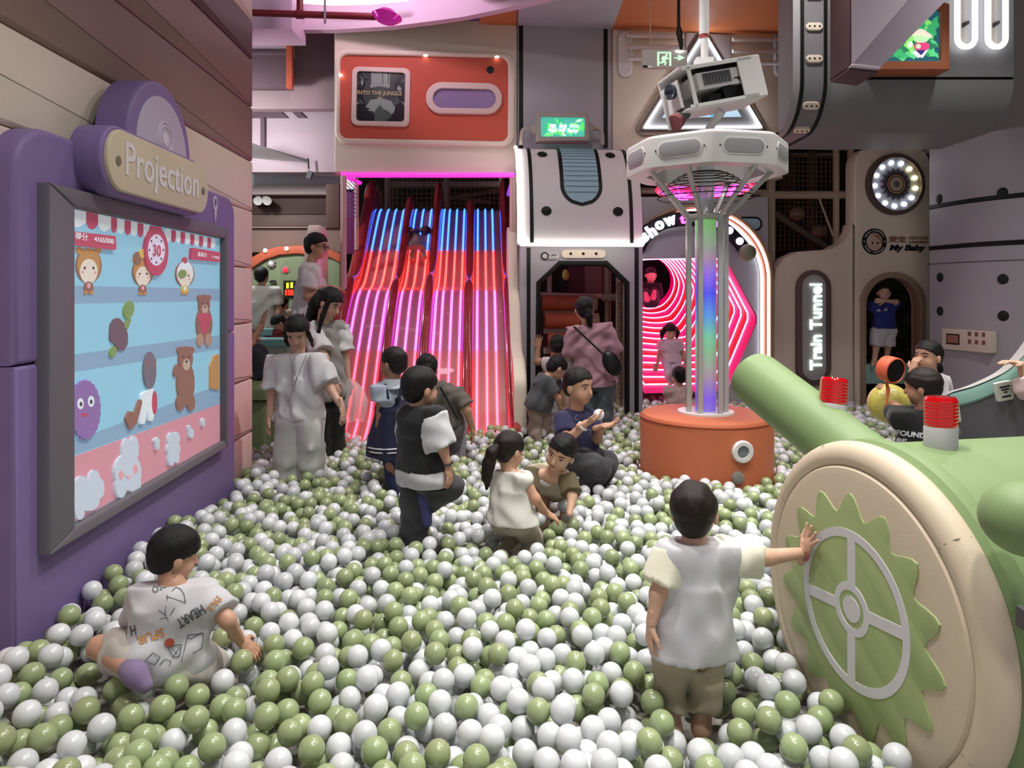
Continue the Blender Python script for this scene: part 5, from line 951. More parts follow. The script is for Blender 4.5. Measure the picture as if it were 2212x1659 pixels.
    def bottom(s, m, L=1.0, loose=.02, name='trousers', legs='AB', flare=0, fold=.006, start=.0):
        j = s.J; g = s.g; P = [s.seg(j['hipA'], j['hipB'], .08 * g + loose * .6, .08 * g + loose * .6, .05), s.seg(j['hipA'] - s.sp * .035 * g, j['hipB'] - s.sp * .035 * g, .082 * g + loose * .5, .082 * g + loose * .5, .03), ('f', s.pel + s.sp * .08 * g, s.pel - s.sp * .02, s.sw * .68 + loose * .5, s.sw * .76 + loose * .6, .05, (unit(s.depth), .75))]
        for q in legs:
            a, b, c = j['hip' + q], j['kn' + q], j['an' + q]
            if L <= 1: P.append(('f', a, a + (b - a) * L, .086 * g + loose, .068 * g + loose + flare, .014))
            else: P += [('c', a, b, .086 * g + loose, .062 * g + loose, .014), ('f', b, b + (c - b) * (L - 1), .062 * g + loose, .05 * g + loose + flare, .012)]
        meshify(name, [solid(P + getattr(s, 'neg', []), .0095 * s.res, (), fold, int(abs(s.hc[1]) * 333))], m, s.root); return s
    def foot(s, q, m, name='sock', up_=.5):
        j = s.J; g = s.g; a, t = j['an' + q], j['toe' + q]; k = a + (j['kn' + q] - a) * up_ * .5
        meshify(name, [solid([s.seg(k, a, .044 * g, .045 * g, .02), s.seg(a, t, .046 * g, .036 * g, .03)], .008 * s.res)], m, s.root); return s
    def piece(s, name, prims, m, h=.008, cuts=(), fold=0): return meshify(name, [solid(prims, h * s.res, cuts, fold)], m, s.root)
    def band(s, q, t, m, name='bracelet', r=.03, w=.007):
        a, b = s.J['el' + q], s.J['wr' + q]; c = a + (b - a) * t; d = unit(b - a); e = unit(np.cross(d, (0, .3, 1))); f = np.cross(d, e); M().tube([tuple(c + r * (e * math.cos(x) + f * math.sin(x))) for x in np.linspace(0, 2 * PI, 17)[:-1]], w, 6, closed=True).build(name, m, s.root); return s
    def keep(s, *cs):
        for c in cs:
            if isinstance(c, str): p = s.J[c]; EXC.append((p[0], p[1], .05 * s.g + .03, max(p[2], .0) + .08))
            else: EXC.append(c)
        return s
from mathutils.bvhtree import BVHTree
def print_on(obj, body, px, py, hpx, wpx, m, Y, rot=0, bold=.02, parent=None, name='shirt_lettering', shapes=None, off=.0035):
    """lays lettering (or outline shapes in pixels) onto the cloth surface"""
    me = obj.data; bs = BASE[obj.name]; co = [v.co + bs for v in me.vertices]; bv = BVHTree.FromPolygons(co, [tuple(p.vertices) for p in me.polygons]); f = wallfr(Y - 1.0)
    Fy = Y
    if shapes is None:
        t = text(body, wallfr(Y), 0, 0, hpx / F * Y, 'tmp', m, None, wpx / F * Y, .0, bold, w=0); bm = bmesh.new(); bm.from_mesh(t.data); bmesh.ops.remove_doubles(bm, verts=bm.verts, dist=1e-6); bmesh.ops.subdivide_edges(bm, edges=[e for e in bm.edges if e.calc_length() > .012], cuts=1); V2 = [(v.co.x, v.co.z) for v in bm.verts]; bm.verts.index_update(); F2 = [tuple(v.index for v in fc.verts) for fc in bm.faces]; bm.free(); me0 = t.data; bpy.data.objects.remove(t); bpy.data.meshes.remove(me0)
        c, s = math.cos(rot), math.sin(rot); c0 = W(px, py, Y); V2 = [(c0.x + x * c - z * s, c0.z + x * s + z * c) for x, z in V2]
    else:
        mm = M(); V2, F2 = [], []
        for sh in shapes:
            b = len(V2); P = [W(x, y, Y) for x, y in sh]; V2 += [(p.x, p.z) for p in P]; F2.append(tuple(range(b, b + len(sh))))
    out = []; cam_ = Vector((0, 0, CZ))
    for x, z in V2:
        d = (Vector((x, Y, z)) - cam_).normalized(); h = bv.ray_cast(cam_, d)
        if h[0] is None: h = bv.find_nearest(Vector((x, Y, z)))
        out.append(h[0] - d * off)
    mm = M().add(out, F2); return mm.build(name, m, parent or obj.parent, smooth=False)
def stroke(pts, w):                        # a drawn line as a thin outline strip (pixels)
    o = []; n = len(pts)
    for i in range(n - 1):
        a, b = Vector(pts[i]), Vector(pts[i + 1]); t = (b - a).normalized(); q = Vector((-t.y, t.x)) * w / 2; o.append([tuple(a - q), tuple(b - q), tuple(b + q), tuple(a + q)])
    return o
# ================================================================ PEOPLE
WT = cloth('white', '#bfbfc3'); NAVY = cloth('navy', '#16173a'); BLK = cloth('black', '#0c0c0e'); CHAR = cloth('charcoal', '#3a3a3e'); KHAKI = cloth('khaki', '#a39677'); PURS = cloth('purple_sock', '#4b4684')
# 1 --- boy in printed tee, sitting low by the purple wall
p = Person('boy in a white printed tee sitting in the balls beside the purple wall', 2.42, ground=(), hs=.188, g=.72, head=(378, 1197, .1), face=(.72, .62, -.25), up=(.1, .1, 1), sk=SKIN,
    neck=(376, 1262, .06), shA=(312, 1292, .03), shB=(444, 1290, .08), elA=(300, 1360, .2), elB=(492, 1340, .06), wrA=(330, 1400, .35), wrB=(520, 1385, .15), hipA=(318, 1420, .0), hipB=(416, 1430, .08), knA=(214, 1398, .06), knB=(460, 1450, .32), anA=(292, 1456, -.12), anB=(420, 1490, .22), toeA=(312, 1480, -.13), toeB=(400, 1500, .2))
p.skin_mesh(hands=[('B', (.6, .4, -.7), (-.5, .3, -.6), dict())]); p.hair('short', front=.16, back=-.24, vol=1.04)
p.top(WT, sleeve=.72, hem=.05, loose=.022, fold=.008, sl=.026); p.bottom(cloth('bone', '#bdb6aa'), L=.72, loose=.026, legs='AB', name='shorts'); p.foot('A', cloth('mauve_sock', '#7c6690'), up_=.35)
p.keep((p.pel[0] + .02, p.pel[1] + .1, .15, .6), 'knA')
INK, ORG = mat('ink_grey', '#55565e', .8), mat('ink_orange', '#c8862c', .8)
Yp = 2.40
print_on(p.shirt, 'SPUR', 325, 1375, 20, 62, ORG, Yp, rot=PI + .3); print_on(p.shirt, 'HEART', 412, 1332, 22, 66, INK, Yp, rot=PI + .55); print_on(p.shirt, 'PAUL', 462, 1306, 16, 40, ORG, Yp, rot=PI + .9); print_on(p.shirt, 'H', 287, 1362, 22, 12, INK, Yp, rot=.2); print_on(p.shirt, 'OSU', 345, 1268, 14, 34, INK, Yp, rot=.45, bold=.0)
sh = []
for q in ([(372, 1262), (360, 1288), (400, 1302), (420, 1258)], [(362, 1288), (356, 1325), (364, 1342)], [(372, 1276), (380, 1268), (390, 1272), (398, 1284), (400, 1300)], [(358, 1330), (342, 1318)], [(360, 1334), (344, 1338)], [(368, 1328), (378, 1312)], [(405, 1375), (412, 1380), (436, 1366)], [(392, 1430), (406, 1372), (440, 1368), (436, 1400), (416, 1412)], [(310, 1432), (330, 1410), (346, 1420), (334, 1436), (318, 1430)], [(345, 1436), (356, 1424), (370, 1428), (366, 1438)]): sh += stroke(q, 1.6)
print_on(p.shirt, '', 0, 0, 0, 0, INK, Yp, shapes=sh, name='shirt_drawing')
print_on(p.shirt, '', 0, 0, 0, 0, mat('ink_ball', '#b8461c', .8), Yp, shapes=[pxell(366, 1389, 11, 10, 16)], name='shirt_drawing'); print_on(p.shirt, '', 0, 0, 0, 0, INK, Yp, shapes=stroke([(362, 1398), (392, 1392), (388, 1418), (374, 1420), (364, 1400)], 2) + stroke([(370, 1400), (386, 1416)], 1.3) + stroke([(388, 1398), (374, 1418)], 1.3), name='shirt_drawing')
# 2 --- toddler with his hand on the wheel
p = Person('toddler in a white tee with cream sleeves and khaki trousers touching the wheel print', 2.40, hs=.2, g=.74, head=(1500, 1106, .02), face=(.42, .9, .08), up=(-.06, 0, 1), sk=SKIN2,
    neck=(1498, 1172, .0), shA=(1446, 1202, -.01), shB=(1566, 1198, .02), elA=(1422, 1282, -.05), elB=(1655, 1204, .04), wrA=(1407, 1348, -.06), wrB=(1737, 1194, .055), hipA=(1458, 1392, .0), hipB=(1526, 1396, .0), knA=(1447, 1458, .02), knB=(1525, 1462, .0), anA=(1452, 1562, .0), anB=(1515, 1558, .0), toeA=(1450, 1580, .08), toeB=(1522, 1576, .08))
p.skin_mesh(hands=[('B', (.14, -.42, .9), (.98, .2, 0), dict(curl=.0, spread=.75, thumb=1, s=.118)), ('A', (-.1, .1, -1), (.9, .2, 0), dict(curl=.5, s=.118))]); p.hair('short', front=.2, back=-.34, vol=1.03, m=HAIRB)
p.top(WT, sleeve=.8, hem=.025, loose=.03, sm_=cloth('ivory', '#d8d6bc'), flare=.02, fold=.008, sl=.03); p.bottom(KHAKI, L=1.62, loose=.012, flare=.008, fold=.007)
p.band('B', .99, mat('bracelet_red', '#b04a44', .3), r=.024, w=.006); p.keep('anA', 'anB', (p.J['anB'][0] + .01, p.J['anB'][1] - .02, .055, .3), (p.pel[0], p.pel[1], .1, .6))
# 3 --- boy in black vest on one leg
p = Person('boy in a black vest over a white tee standing on one leg', 3.85, ground=('anA', 'toeA'), hs=.225, g=.82, head=(909, 838, 0), face=(.78, .6, -.05), sk=SKIN,
    neck=(904, 882, .0), shA=(885, 902, .06), shB=(938, 906, -.1), elA=(890, 955, .14), elB=(956, 968, -.12), wrA=(900, 1000, .16), wrB=(967, 1005, -.12), hipA=(896, 1022, .05), hipB=(930, 1024, -.06), knA=(895, 1090, .03), knB=(975, 1052, .02), anA=(895, 1160, .02), anB=(918, 1078, -.02), toeA=(910, 1170, .05), toeB=(922, 1128, -.02))
p.skin_mesh(hands=[('B', (.15, 0, -1), (-.8, .4, 0), dict(curl=.5))]); p.hair('short', front=.2, back=-.3, vol=1.03)
p.top(WT, sleeve=.95, hem=.06, loose=.033, sl=.035, flare=.012); p.top(BLK, sleeve=0, hem=-.03, loose=.041, neck=.016, name='vest', fold=.005); p.bottom(CHAR, L=1.93, loose=.026, flare=.012); p.foot('B', PURS, up_=.7); p.band('B', .93, mat('strap_dark', '#3a3434', .4), r=.03, w=.006, name='wristband'); p.keep('anA', (p.pel[0], p.pel[1], .1, .4))
# 4 --- girl in navy pinafore
p = Person('girl in a navy pinafore dress with pale blue puff sleeves', 4.85, hs=.215, g=.78, head=(850, 784, 0), face=(-.82, .5, -.02), sk=SKIN3,
    neck=(848, 822, 0), shA=(822, 838, -.05), shB=(872, 840, .08), elA=(823, 890, -.06), elB=(878, 885, .12), wrA=(815, 936, -.05), wrB=(880, 930, .12), hipA=(838, 925, -.04), hipB=(860, 925, .05), knA=(843, 1000, 0), knB=(860, 1000, .04), anA=(852, 1055, .0), anB=(864, 1055, .05), toeA=(840, 1062, 0), toeB=(852, 1062, .05))
p.skin_mesh(hands=[('A', (-.3, 0, -1), (.8, .4, 0), dict(curl=.4))]); p.hair('short', front=.18, back=-.3, m=HAIRB)
PB_ = cloth('pale_blue', '#9aa6b8'); p.top(PB_, sleeve=.52, hem=-.1, loose=.004, sl=.036); j = p.J; p.piece('collar', [('f', j['neck'] + p.sp * .015, j['neck'] - p.sp * .05, .06, .11, .02)], cloth('pale_collar', '#b4bcc8'))
dn_ = A_(W(832, 985, 4.87)); mid_ = A_(W(851, 880, 4.87)); p.piece('dress', [('f', A_(W(852, 856, 4.87)), mid_, .112, .122, .04, (unit(p.depth), .85)), ('f', mid_, A_(W(838, 986, 4.87)), .118, .165, .04)], NAVY, fold=.008)
for y in (960, 968):
    c = A_(W(841, y, 4.87)); M().tube([tuple(c + A_((.156 * math.cos(t), .156 * math.sin(t), 0))) for t in np.linspace(0, 2 * PI, 41)[:-1]], .006, 5, closed=True).build('hem_stripe', WT, p.root)
for q in (832, 868): p.piece('strap', [('c', A_(W(q, 832, 4.76)), A_(W(q + (6 if q < 850 else -6), 860, 4.74)), .012, .014, .01)], NAVY)
p.bottom(cloth('blue_leggings', '#2c2f5c'), L=1.95, loose=-.004, name='leggings'); p.keep('anA', 'anB', (p.pel[0], p.pel[1], .1, .35))
# 5 --- man crouching at the slide foot
p = Person('man in an olive brown tee crouching at the foot of the red slide', 5.75, hs=.235, g=.98, head=(921, 797, .05), face=(-.35, .85, -.4), up=(0, .3, 1), sk=SKIN,
    neck=(938, 826, .0), shA=(912, 846, .1), shB=(986, 850, -.06), elA=(905, 880, .2), elB=(1008, 886, -.1), wrA=(900, 915, .25), wrB=(1020, 922, -.05), hipA=(935, 915, .0), hipB=(975, 918, .0), knA=(905, 905, .35), knB=(990, 892, .35), anA=(920, 955, .1), anB=(985, 950, .05), toeA=(915, 965, .3), toeB=(980, 965, .3))
p.skin_mesh(hands=[('B', (.1, .2, -1), (-1, 0, 0), dict())], legs='AB'); p.hair('short', front=.2, back=-.32)
p.top(cloth('olive_brown', '#5e564c'), sleeve=.75, hem=.03, loose=.02, fold=.009); p.bottom(cloth('mid_grey', '#77757a'), L=1.9, loose=.02); p.piece('bag_strap', [('c', A_(W(952, 838, 5.58)), A_(W(990, 905, 5.56)), .012, .012, .01)], BLK); p.keep((p.pel[0], p.pel[1] + .1, .22, .4))
# 6 --- girl in white sleeveless top
p = Person('girl with a long ponytail in a white sleeveless top kneeling in the balls', 3.85, ground=('knA', 'knB', 'anA', 'anB', 'toeA', 'toeB'), hs=.2, g=.74, head=(1101, 972, .02), face=(.74, .62, -.2), sk=SKIN,
    neck=(1102, 1018, 0), shA=(1083, 1032, .05), shB=(1132, 1036, -.08), elA=(1090, 1075, .16), elB=(1156, 1078, -.1), wrA=(1110, 1110, .25), wrB=(1180, 1108, -.02), hipA=(1088, 1120, .02), hipB=(1122, 1122, -.06), knA=(1120, 1140, .25), knB=(1158, 1142, .12), anA=(1075, 1145, .08), anB=(1092, 1150, -.1), toeA=(1060, 1150, .02), toeB=(1066, 1152, -.12))
p.skin_mesh(hands=[('B', (.7, .4, -.5), (-.3, .4, -1), dict())]); p.hair('pony', front=.16, back=-.3, m=HAIRB, extra=[([(.0, -.4, .08), (-.02, -.58, -.1), (-.06, -.62, -.45), (-.1, -.56, -.8), (-.12, -.5, -1.08)], [.12, .17, .17, .13, .05])])
p.top(cloth('cream_white', '#d2d0c6'), sleeve=0, hem=.02, loose=.02, flare=.045, fold=.008); p.bottom(cloth('beige_leggings', '#a89c88'), L=1.9, loose=.008); p.keep((p.pel[0] + .03, p.pel[1] + .03, .16, .4))
# 7 --- laughing boy
p = Person('laughing boy in a cream and olive V-neck leaning forward in the balls', 4.12, ground=('knA', 'knB', 'anA', 'anB', 'toeA', 'toeB'), hs=.212, g=.74, head=(1212, 978, 0), face=(-.5, -.83, -.22), up=(.42, 0, .9), sk=SKIN2,
    neck=(1192, 1026, .06), shA=(1150, 1022, .1), shB=(1226, 1036, .02), elA=(1140, 1065, .02), elB=(1236, 1072, -.06), wrA=(1150, 1100, -.1), wrB=(1230, 1110, -.14), hipA=(1175, 1050, .42), hipB=(1220, 1050, .4), knA=(1170, 1085, .25), knB=(1225, 1085, .22), anA=(1180, 1075, .55), anB=(1220, 1075, .55), toeA=(1180, 1080, .6), toeB=(1220, 1080, .6))
p.skin_mesh(chub=1.08); p.hair('short', front=.27, back=-.2, vol=1.04); p.eyes('open', .45)
p.top(cloth('cream_olive', '#b4a88c'), sleeve=.85, hem=.0, loose=.018, fold=.007, sm_=cloth('olive', '#5c5030')); j = p.J
print_on(p.shirt, '', 0, 0, 0, 0, WT, 4.1, shapes=stroke([(1162, 1026), (1171, 1040), (1182, 1047), (1198, 1047), (1212, 1040)], 6), name='neckband'); p.keep((p.J['neck'][0], p.J['neck'][1] + .08, .1, .5), (p.pel[0], p.pel[1], .12, .5))
# 8 --- boy in navy tee holding a ball
p = Person('smiling boy in a navy tee kneeling and holding a white ball', 4.85, ground=('anA', 'anB', 'toeA', 'toeB'), hs=.25, g=.92, head=(1250, 834, 0), face=(.72, -.66, -.08), sk=SKIN,
    neck=(1243, 882, .03), shA=(1214, 906, -.04), shB=(1276, 904, .1), elA=(1224, 952, -.16), elB=(1290, 948, .02), wrA=(1266, 914, -.22), wrB=(1300, 922, -.1), hipA=(1238, 990, 0), hipB=(1268, 990, .1), knA=(1296, 1010, -.16), knB=(1312, 1000, .0), anA=(1250, 1022, .08), anB=(1270, 1018, .2), toeA=(1235, 1024, .12), toeB=(1250, 1022, .25))
p.skin_mesh(hands=[('A', (.85, 0, .35), (.1, .3, .9), dict(curl=.6)), ('B', (.6, -.3, .2), (-.3, -.2, .9), dict(curl=.5))]); p.hair('short', front=.3, back=-.24); p.eyes('smile', .8)
p.top(cloth('deep_navy', '#1f1c48'), sleeve=.7, hem=.04, loose=.018); p.bottom(cloth('dark_grey', '#3c3a40'), L=1.85, loose=.022); p.band('A', .82, mat('watch_white', '#c8ccd4', .3), name='watch_strap', r=.03, w=.009); p.keep((p.pel[0] + .03, p.pel[1], .19, .5))
print_on(p.shirt, '', 0, 0, 0, 0, mat('ink_pale', '#6a6a84', .8), 4.7, shapes=stroke([(1243, 898), (1272, 892), (1272, 902), (1244, 908), (1243, 898)], 1.5) + stroke([(1250, 932), (1276, 928), (1274, 940), (1252, 944)], 1.5), name='shirt_drawing')
tag(M().ell(p.J['wrA'] + A_((.085, .01, .055)), .036, seg=28, rings=18).build('held_ball', mat('ball_white', '#e0e2e2', .28, coat=.2), None, loc=p.J['wrA'] + A_((.085, .01, .055))), 'white ball held up in the hands of the boy in navy', 'ball')
# 9 --- woman in pink
p = Person('woman in a long pink tee with a black shoulder bag looking into the gate', 6.9, hs=.235, g=1.0, head=(1262, 668, 0), face=(-.1, .93, .05), sk=SKIN2, res=1.15,
    neck=(1271, 702, 0), shA=(1242, 714, 0), shB=(1308, 710, 0), elA=(1232, 768, .06), elB=(1326, 766, .04), wrA=(1232, 810, .15), wrB=(1330, 800, .05), hipA=(1262, 822, 0), hipB=(1306, 822, 0), knA=(1262, 890, .02), knB=(1304, 890, .02), anA=(1264, 960, 0), anB=(1306, 960, 0), toeA=(1262, 968, .15), toeB=(1308, 968, .15))
p.skin_mesh(hands=[('B', (0, .1, -1), (-1, 0, 0), dict())]); p.hair('pony', front=.3, back=-.2, vol=1.05, extra=[([(.05, -.42, .0), (.1, -.5, -.25), (.14, -.46, -.55), (.2, -.42, -.8)], [.16, .17, .12, .03])])
p.top(cloth('pink', '#b48296'), sleeve=.95, hem=.06, loose=.035, flare=.03, fold=.01, sl=.04); p.bottom(cloth('denim', '#56606a'), L=1.96, loose=.03, flare=.02); p.piece('bag_strap', [('c', A_(W(1240, 706, 6.72)), A_(W(1306, 768, 6.66)), .011, .011, .01)], BLK); p.keep('anA', 'anB')
bag = M().ell(W(1322, 785, 6.68), (.085, .05, .13), Matrix.Rotation(-.5, 3, 'Y'), 20, 14).build('shoulder_bag', mat('leather_black', '#101014', .4, bump=.3, bs=60), None, loc=W(1322, 785, 6.68)); tag(bag, 'black crossbody bag hanging at the right hip of the woman in pink', 'bag')
# 10 --- child in grey shirt bending
p = Person('child in a dark grey shirt and dusty trousers bending forward by the gate', 6.35, hs=.215, g=.8, head=(1203, 795, .02), face=(.75, .3, -.6), up=(.5, .2, .8), sk=SKIN, res=1.1,
    neck=(1186, 812, 0), shA=(1172, 822, -.06), shB=(1192, 818, .1), elA=(1206, 860, -.06), elB=(1214, 850, .1), wrA=(1212, 885, .0), wrB=(1220, 875, .1), hipA=(1158, 872, -.05), hipB=(1172, 872, .06), knA=(1156, 915, -.04), knB=(1176, 915, .06), anA=(1156, 955, -.05), anB=(1176, 955, .05), toeA=(1172, 960, -.05), toeB=(1190, 960, .05))
p.skin_mesh(hands=[('A', (.4, 0, -1), (0, 1, 0), dict())]); p.hair('short', front=.2, back=-.3); p.top(cloth('slate', '#4c4e54'), sleeve=.75, hem=.05, loose=.034, fold=.006); p.bottom(cloth('dusty', '#947c70'), L=1.95, loose=.01, flare=.01); p.keep('anA', 'anB')
# 11 --- child in white reaching for the gate post
p = Person('child in a white tee with one hand raised on the gate post', 7.0, hs=.215, g=.85, head=(1205, 748, 0), face=(.2, .9, -.3), sk=SKIN3, res=1.2,
    neck=(1206, 772, 0), shA=(1184, 782, 0), shB=(1230, 784, 0), elA=(1160, 782, .02), elB=(1236, 820, .05), wrA=(1163, 752, .05), wrB=(1236, 850, .08), hipA=(1196, 850, 0), hipB=(1222, 850, 0), knA=(1196, 900, 0), knB=(1222, 900, 0), anA=(1196, 945, 0), anB=(1222, 945, 0), toeA=(1196, 950, .1), toeB=(1222, 950, .1))
p.skin_mesh(hands=[('A', (.05, .1, 1), (.1, 1, 0), dict(curl=0, spread=.5))]); p.hair('short', front=.2, back=-.34, vol=1.05); p.top(cloth('soft_white', '#cdc4c4'), sleeve=.5, hem=.0, loose=.025, fold=.008); p.bottom(cloth('pale_grey', '#a8a0a4'), L=1.9, loose=.02); p.keep('anA', 'anB')
# 12 --- girl in the pink tunnel slide
p = Person('small girl with pigtails in a pale tee standing in the pink tunnel slide', 8.5, ground=(), hs=.19, g=.7, head=(1448, 716, 0), face=(.1, -.9, -.4), sk=SKIN2, res=1.25,
    neck=(1448, 733, 0), shA=(1432, 740, 0), shB=(1464, 740, 0), elA=(1424, 763, 0), elB=(1475, 762, 0), wrA=(1420, 785, -.03), wrB=(1480, 782, -.03), hipA=(1441, 778, .02), hipB=(1458, 778, .02), knA=(1444, 802, -.05), knB=(1462, 802, -.05), anA=(1447, 826, .0), anB=(1460, 826, .0), toeA=(1447, 832, -.1), toeB=(1460, 832, -.1))
p.skin_mesh(hands=[('A', (-.3, 0, -1), (0, -1, 0), {}), ('B', (.3, 0, -1), (0, -1, 0), {})]); p.hair('bob', front=.24, back=-.3, vol=1.06, extra=[([(-.36, -.1, .2), (-.5, -.05, -.1), (-.5, 0, -.5)], [.12, .16, .08]), ([(.36, -.1, .2), (.5, -.05, -.1), (.5, 0, -.5)], [.12, .16, .08])]); p.eyes(None, .6); p.top(cloth('pale_pink', '#d8c0cc'), sleeve=.7, hem=.02, loose=.018); p.bottom(cloth('pale_lilac', '#c4b4c4'), L=1.85, loose=.012)
# 13 --- child seen from behind at the tunnel foot
p = Person('dark-haired child low in the balls at the foot of the pink tunnel slide', 7.75, ground=(), hs=.2, g=.72, head=(1467, 812, 0), face=(-.3, .9, 0), sk=SKIN2, res=1.3,
    neck=(1464, 833, 0), shA=(1446, 842, 0), shB=(1484, 842, 0), elA=(1442, 862, .05), elB=(1488, 862, .05), wrA=(1446, 875, .12), wrB=(1484, 875, .12), hipA=(1456, 880, 0), hipB=(1474, 880, 0), knA=(1452, 885, .2), knB=(1478, 885, .2), anA=(1456, 895, .1), anB=(1474, 895, .1))
p.skin_mesh(feet=''); p.hair('bob', front=.2, back=-.4, vol=1.08); p.top(cloth('blush', '#c8a8a0'), sleeve=.6, hem=0, loose=.015); p.bottom(WT, L=1.8, loose=.01); p.keep((p.pel[0], p.pel[1], .14, .4))
# 14 --- person at the tunnel mouth
p = Person('person in black sitting at the dark mouth of the pink tunnel slide', 10.5, ground=(), hs=.22, g=.85, head=(1406, 594, 0), face=(0, -1, -.2), sk=SKIN2, res=1.5,
    neck=(1406, 612, .02), shA=(1392, 618, 0), shB=(1420, 618, 0), elA=(1388, 634, -.05), elB=(1424, 634, -.05), wrA=(1398, 636, -.15), wrB=(1414, 636, -.15), hipA=(1400, 650, 0), hipB=(1412, 650, 0), knA=(1396, 632, -.25), knB=(1414, 630, -.25), anA=(1398, 646, -.4), anB=(1411, 642, -.4), toeA=(1395, 634, -.42), toeB=(1414, 630, -.42))
p.skin_mesh(feet=''); p.hair('short', front=.25, back=-.2); p.top(BLK, sleeve=1.8, hem=0, loose=.015, fold=0); p.bottom(BLK, L=1.9, loose=.01, fold=0); p.foot('A', cloth('pink_sock', '#c86878')); p.foot('B', cloth('pink_sock', '#c86878'))
# 15 --- boy in the arch
p = Person('boy in a blue tee and white shorts standing in the arched doorway', 8.55, ground=(), hs=.2, g=.78, head=(1909, 632, 0), face=(-.25, -.95, .05), sk=SKIN2, res=1.2,
    neck=(1910, 652, .02), shA=(1890, 662, 0), shB=(1928, 660, 0), elA=(1872, 660, .15), elB=(1936, 652, -.08), wrA=(1866, 668, .25), wrB=(1912, 650, -.14), hipA=(1898, 712, .02), hipB=(1920, 712, .02), knA=(1893, 748, 0), knB=(1918, 748, .02), anA=(1888, 783, 0), anB=(1914, 783, .05), toeA=(1886, 788, -.1), toeB=(1912, 788, -.06))
p.skin_mesh(hands=[('B', (-1, -.1, 0), (0, 1, .3), dict(curl=.8))]); p.hair('short', front=.26, back=-.22); p.eyes(None, .8); p.top(cloth('royal', '#1c2a80'), sleeve=.62, hem=-.01, loose=.02); p.bottom(WT, L=.98, loose=.03, name='shorts')
print_on(p.shirt, '', 0, 0, 0, 0, mat('ink_white', '#b8b8c4', .8), 8.4, shapes=[[(1893, 671), (1899, 667), (1903, 672), (1910, 669), (1915, 664), (1917, 671), (1896, 673)]], name='shirt_drawing')
# 16 --- boy rubbing his eye
p = Person('boy in a white tee rubbing his eye near the teal edge', 5.05, hs=.225, g=.82, head=(2004, 770, 0), face=(-.92, -.38, .05), sk=SKIN,
    neck=(2012, 812, .02), shA=(1994, 826, -.08), shB=(2032, 826, .1), elA=(1966, 828, -.12), elB=(2048, 872, .1), wrA=(1970, 800, -.12), wrB=(2040, 915, .05), hipA=(2000, 925, 0), hipB=(2028, 925, .05), knA=(1995, 975, -.05), knB=(2025, 975, .05), anA=(2000, 1020, 0), anB=(2026, 1020, .05), toeA=(1985, 1028, 0), toeB=(2010, 1028, .05))
p.skin_mesh(hands=[('A', (.35, .1, .8), (.8, .3, 0), dict(curl=.9))], chub=1.08); p.hair('short', front=.28, back=-.24); p.eyes('open', .2); p.top(WT, sleeve=.75, hem=.03, loose=.022); p.bottom(CHAR, L=1.9, loose=.02); p.keep('anA', 'anB')
# 17 --- boy in black tee with the orange drum
p = Person('boy in a black lettered tee reaching forward behind the green drum', 4.2, hs=.215, g=.8, head=(1992, 836, 0), face=(-.75, .62, -.08), sk=SKIN3,
    neck=(1994, 884, 0), shA=(1948, 904, -.02), shB=(2034, 904, .06), elA=(1936, 880, .16), elB=(2052, 960, .1), wrA=(1922, 866, .3), wrB=(2050, 1010, .15), hipA=(1970, 1010, 0), hipB=(2015, 1010, .05), knA=(1965, 1070, 0), knB=(2015, 1070, .05), anA=(1970, 1120, 0), anB=(2015, 1120, .05), toeA=(1965, 1128, .1), toeB=(2010, 1128, .12))
p.skin_mesh(hands=[('A', (-.25, .2, .9), (-.3, .9, 0), dict(curl=.6))]); p.hair('short', front=.2, back=-.34, vol=1.05, m=HAIRB); p.top(BLK, sleeve=.7, hem=.03, loose=.025, sl=.03); p.bottom(CHAR, L=1.9, loose=.02); p.keep('anA', 'anB')
INW = mat('ink_white', '#b8b8c4', .8); print_on(p.shirt, 'FOUND', 1968, 938, 12, 64, INW, 4.1, rot=-.12, bold=.04); print_on(p.shirt, 'BE', 1948, 952, 10, 22, INW, 4.1, rot=-.12, bold=.04)
# 18 --- arm reaching in from the right edge
p = Person('adult in pale pink at the right edge, hand reaching out over the teal rim', 4.7, hs=.235, g=.98, head=(2300, 690, 0), face=(-.9, 0, -.4), sk=SKIN2,
    neck=(2300, 745, 0), shA=(2262, 775, -.1), shB=(2330, 775, .15), elA=(2222, 842, -.15), elB=(2340, 880, .1), wrA=(2206, 788, -.12), wrB=(2330, 930, 0), hipA=(2290, 960, 0), hipB=(2330, 960, 0), knA=(2285, 1040, -.02), knB=(2330, 1040, 0), anA=(2290, 1120, 0), anB=(2330, 1120, 0), toeA=(2270, 1130, -.05), toeB=(2310, 1130, -.05))
p.skin_mesh(hands=[('A', (-.95, 0, .25), (.2, 0, -1), dict(curl=.5))]); p.hair('short'); p.top(cloth('shell_pink', '#c8aca8'), sleeve=1.45, hem=.1, loose=.03, sl=.035); p.bottom(cloth('shell_pink', '#c8aca8'), L=1.9, loose=.03)
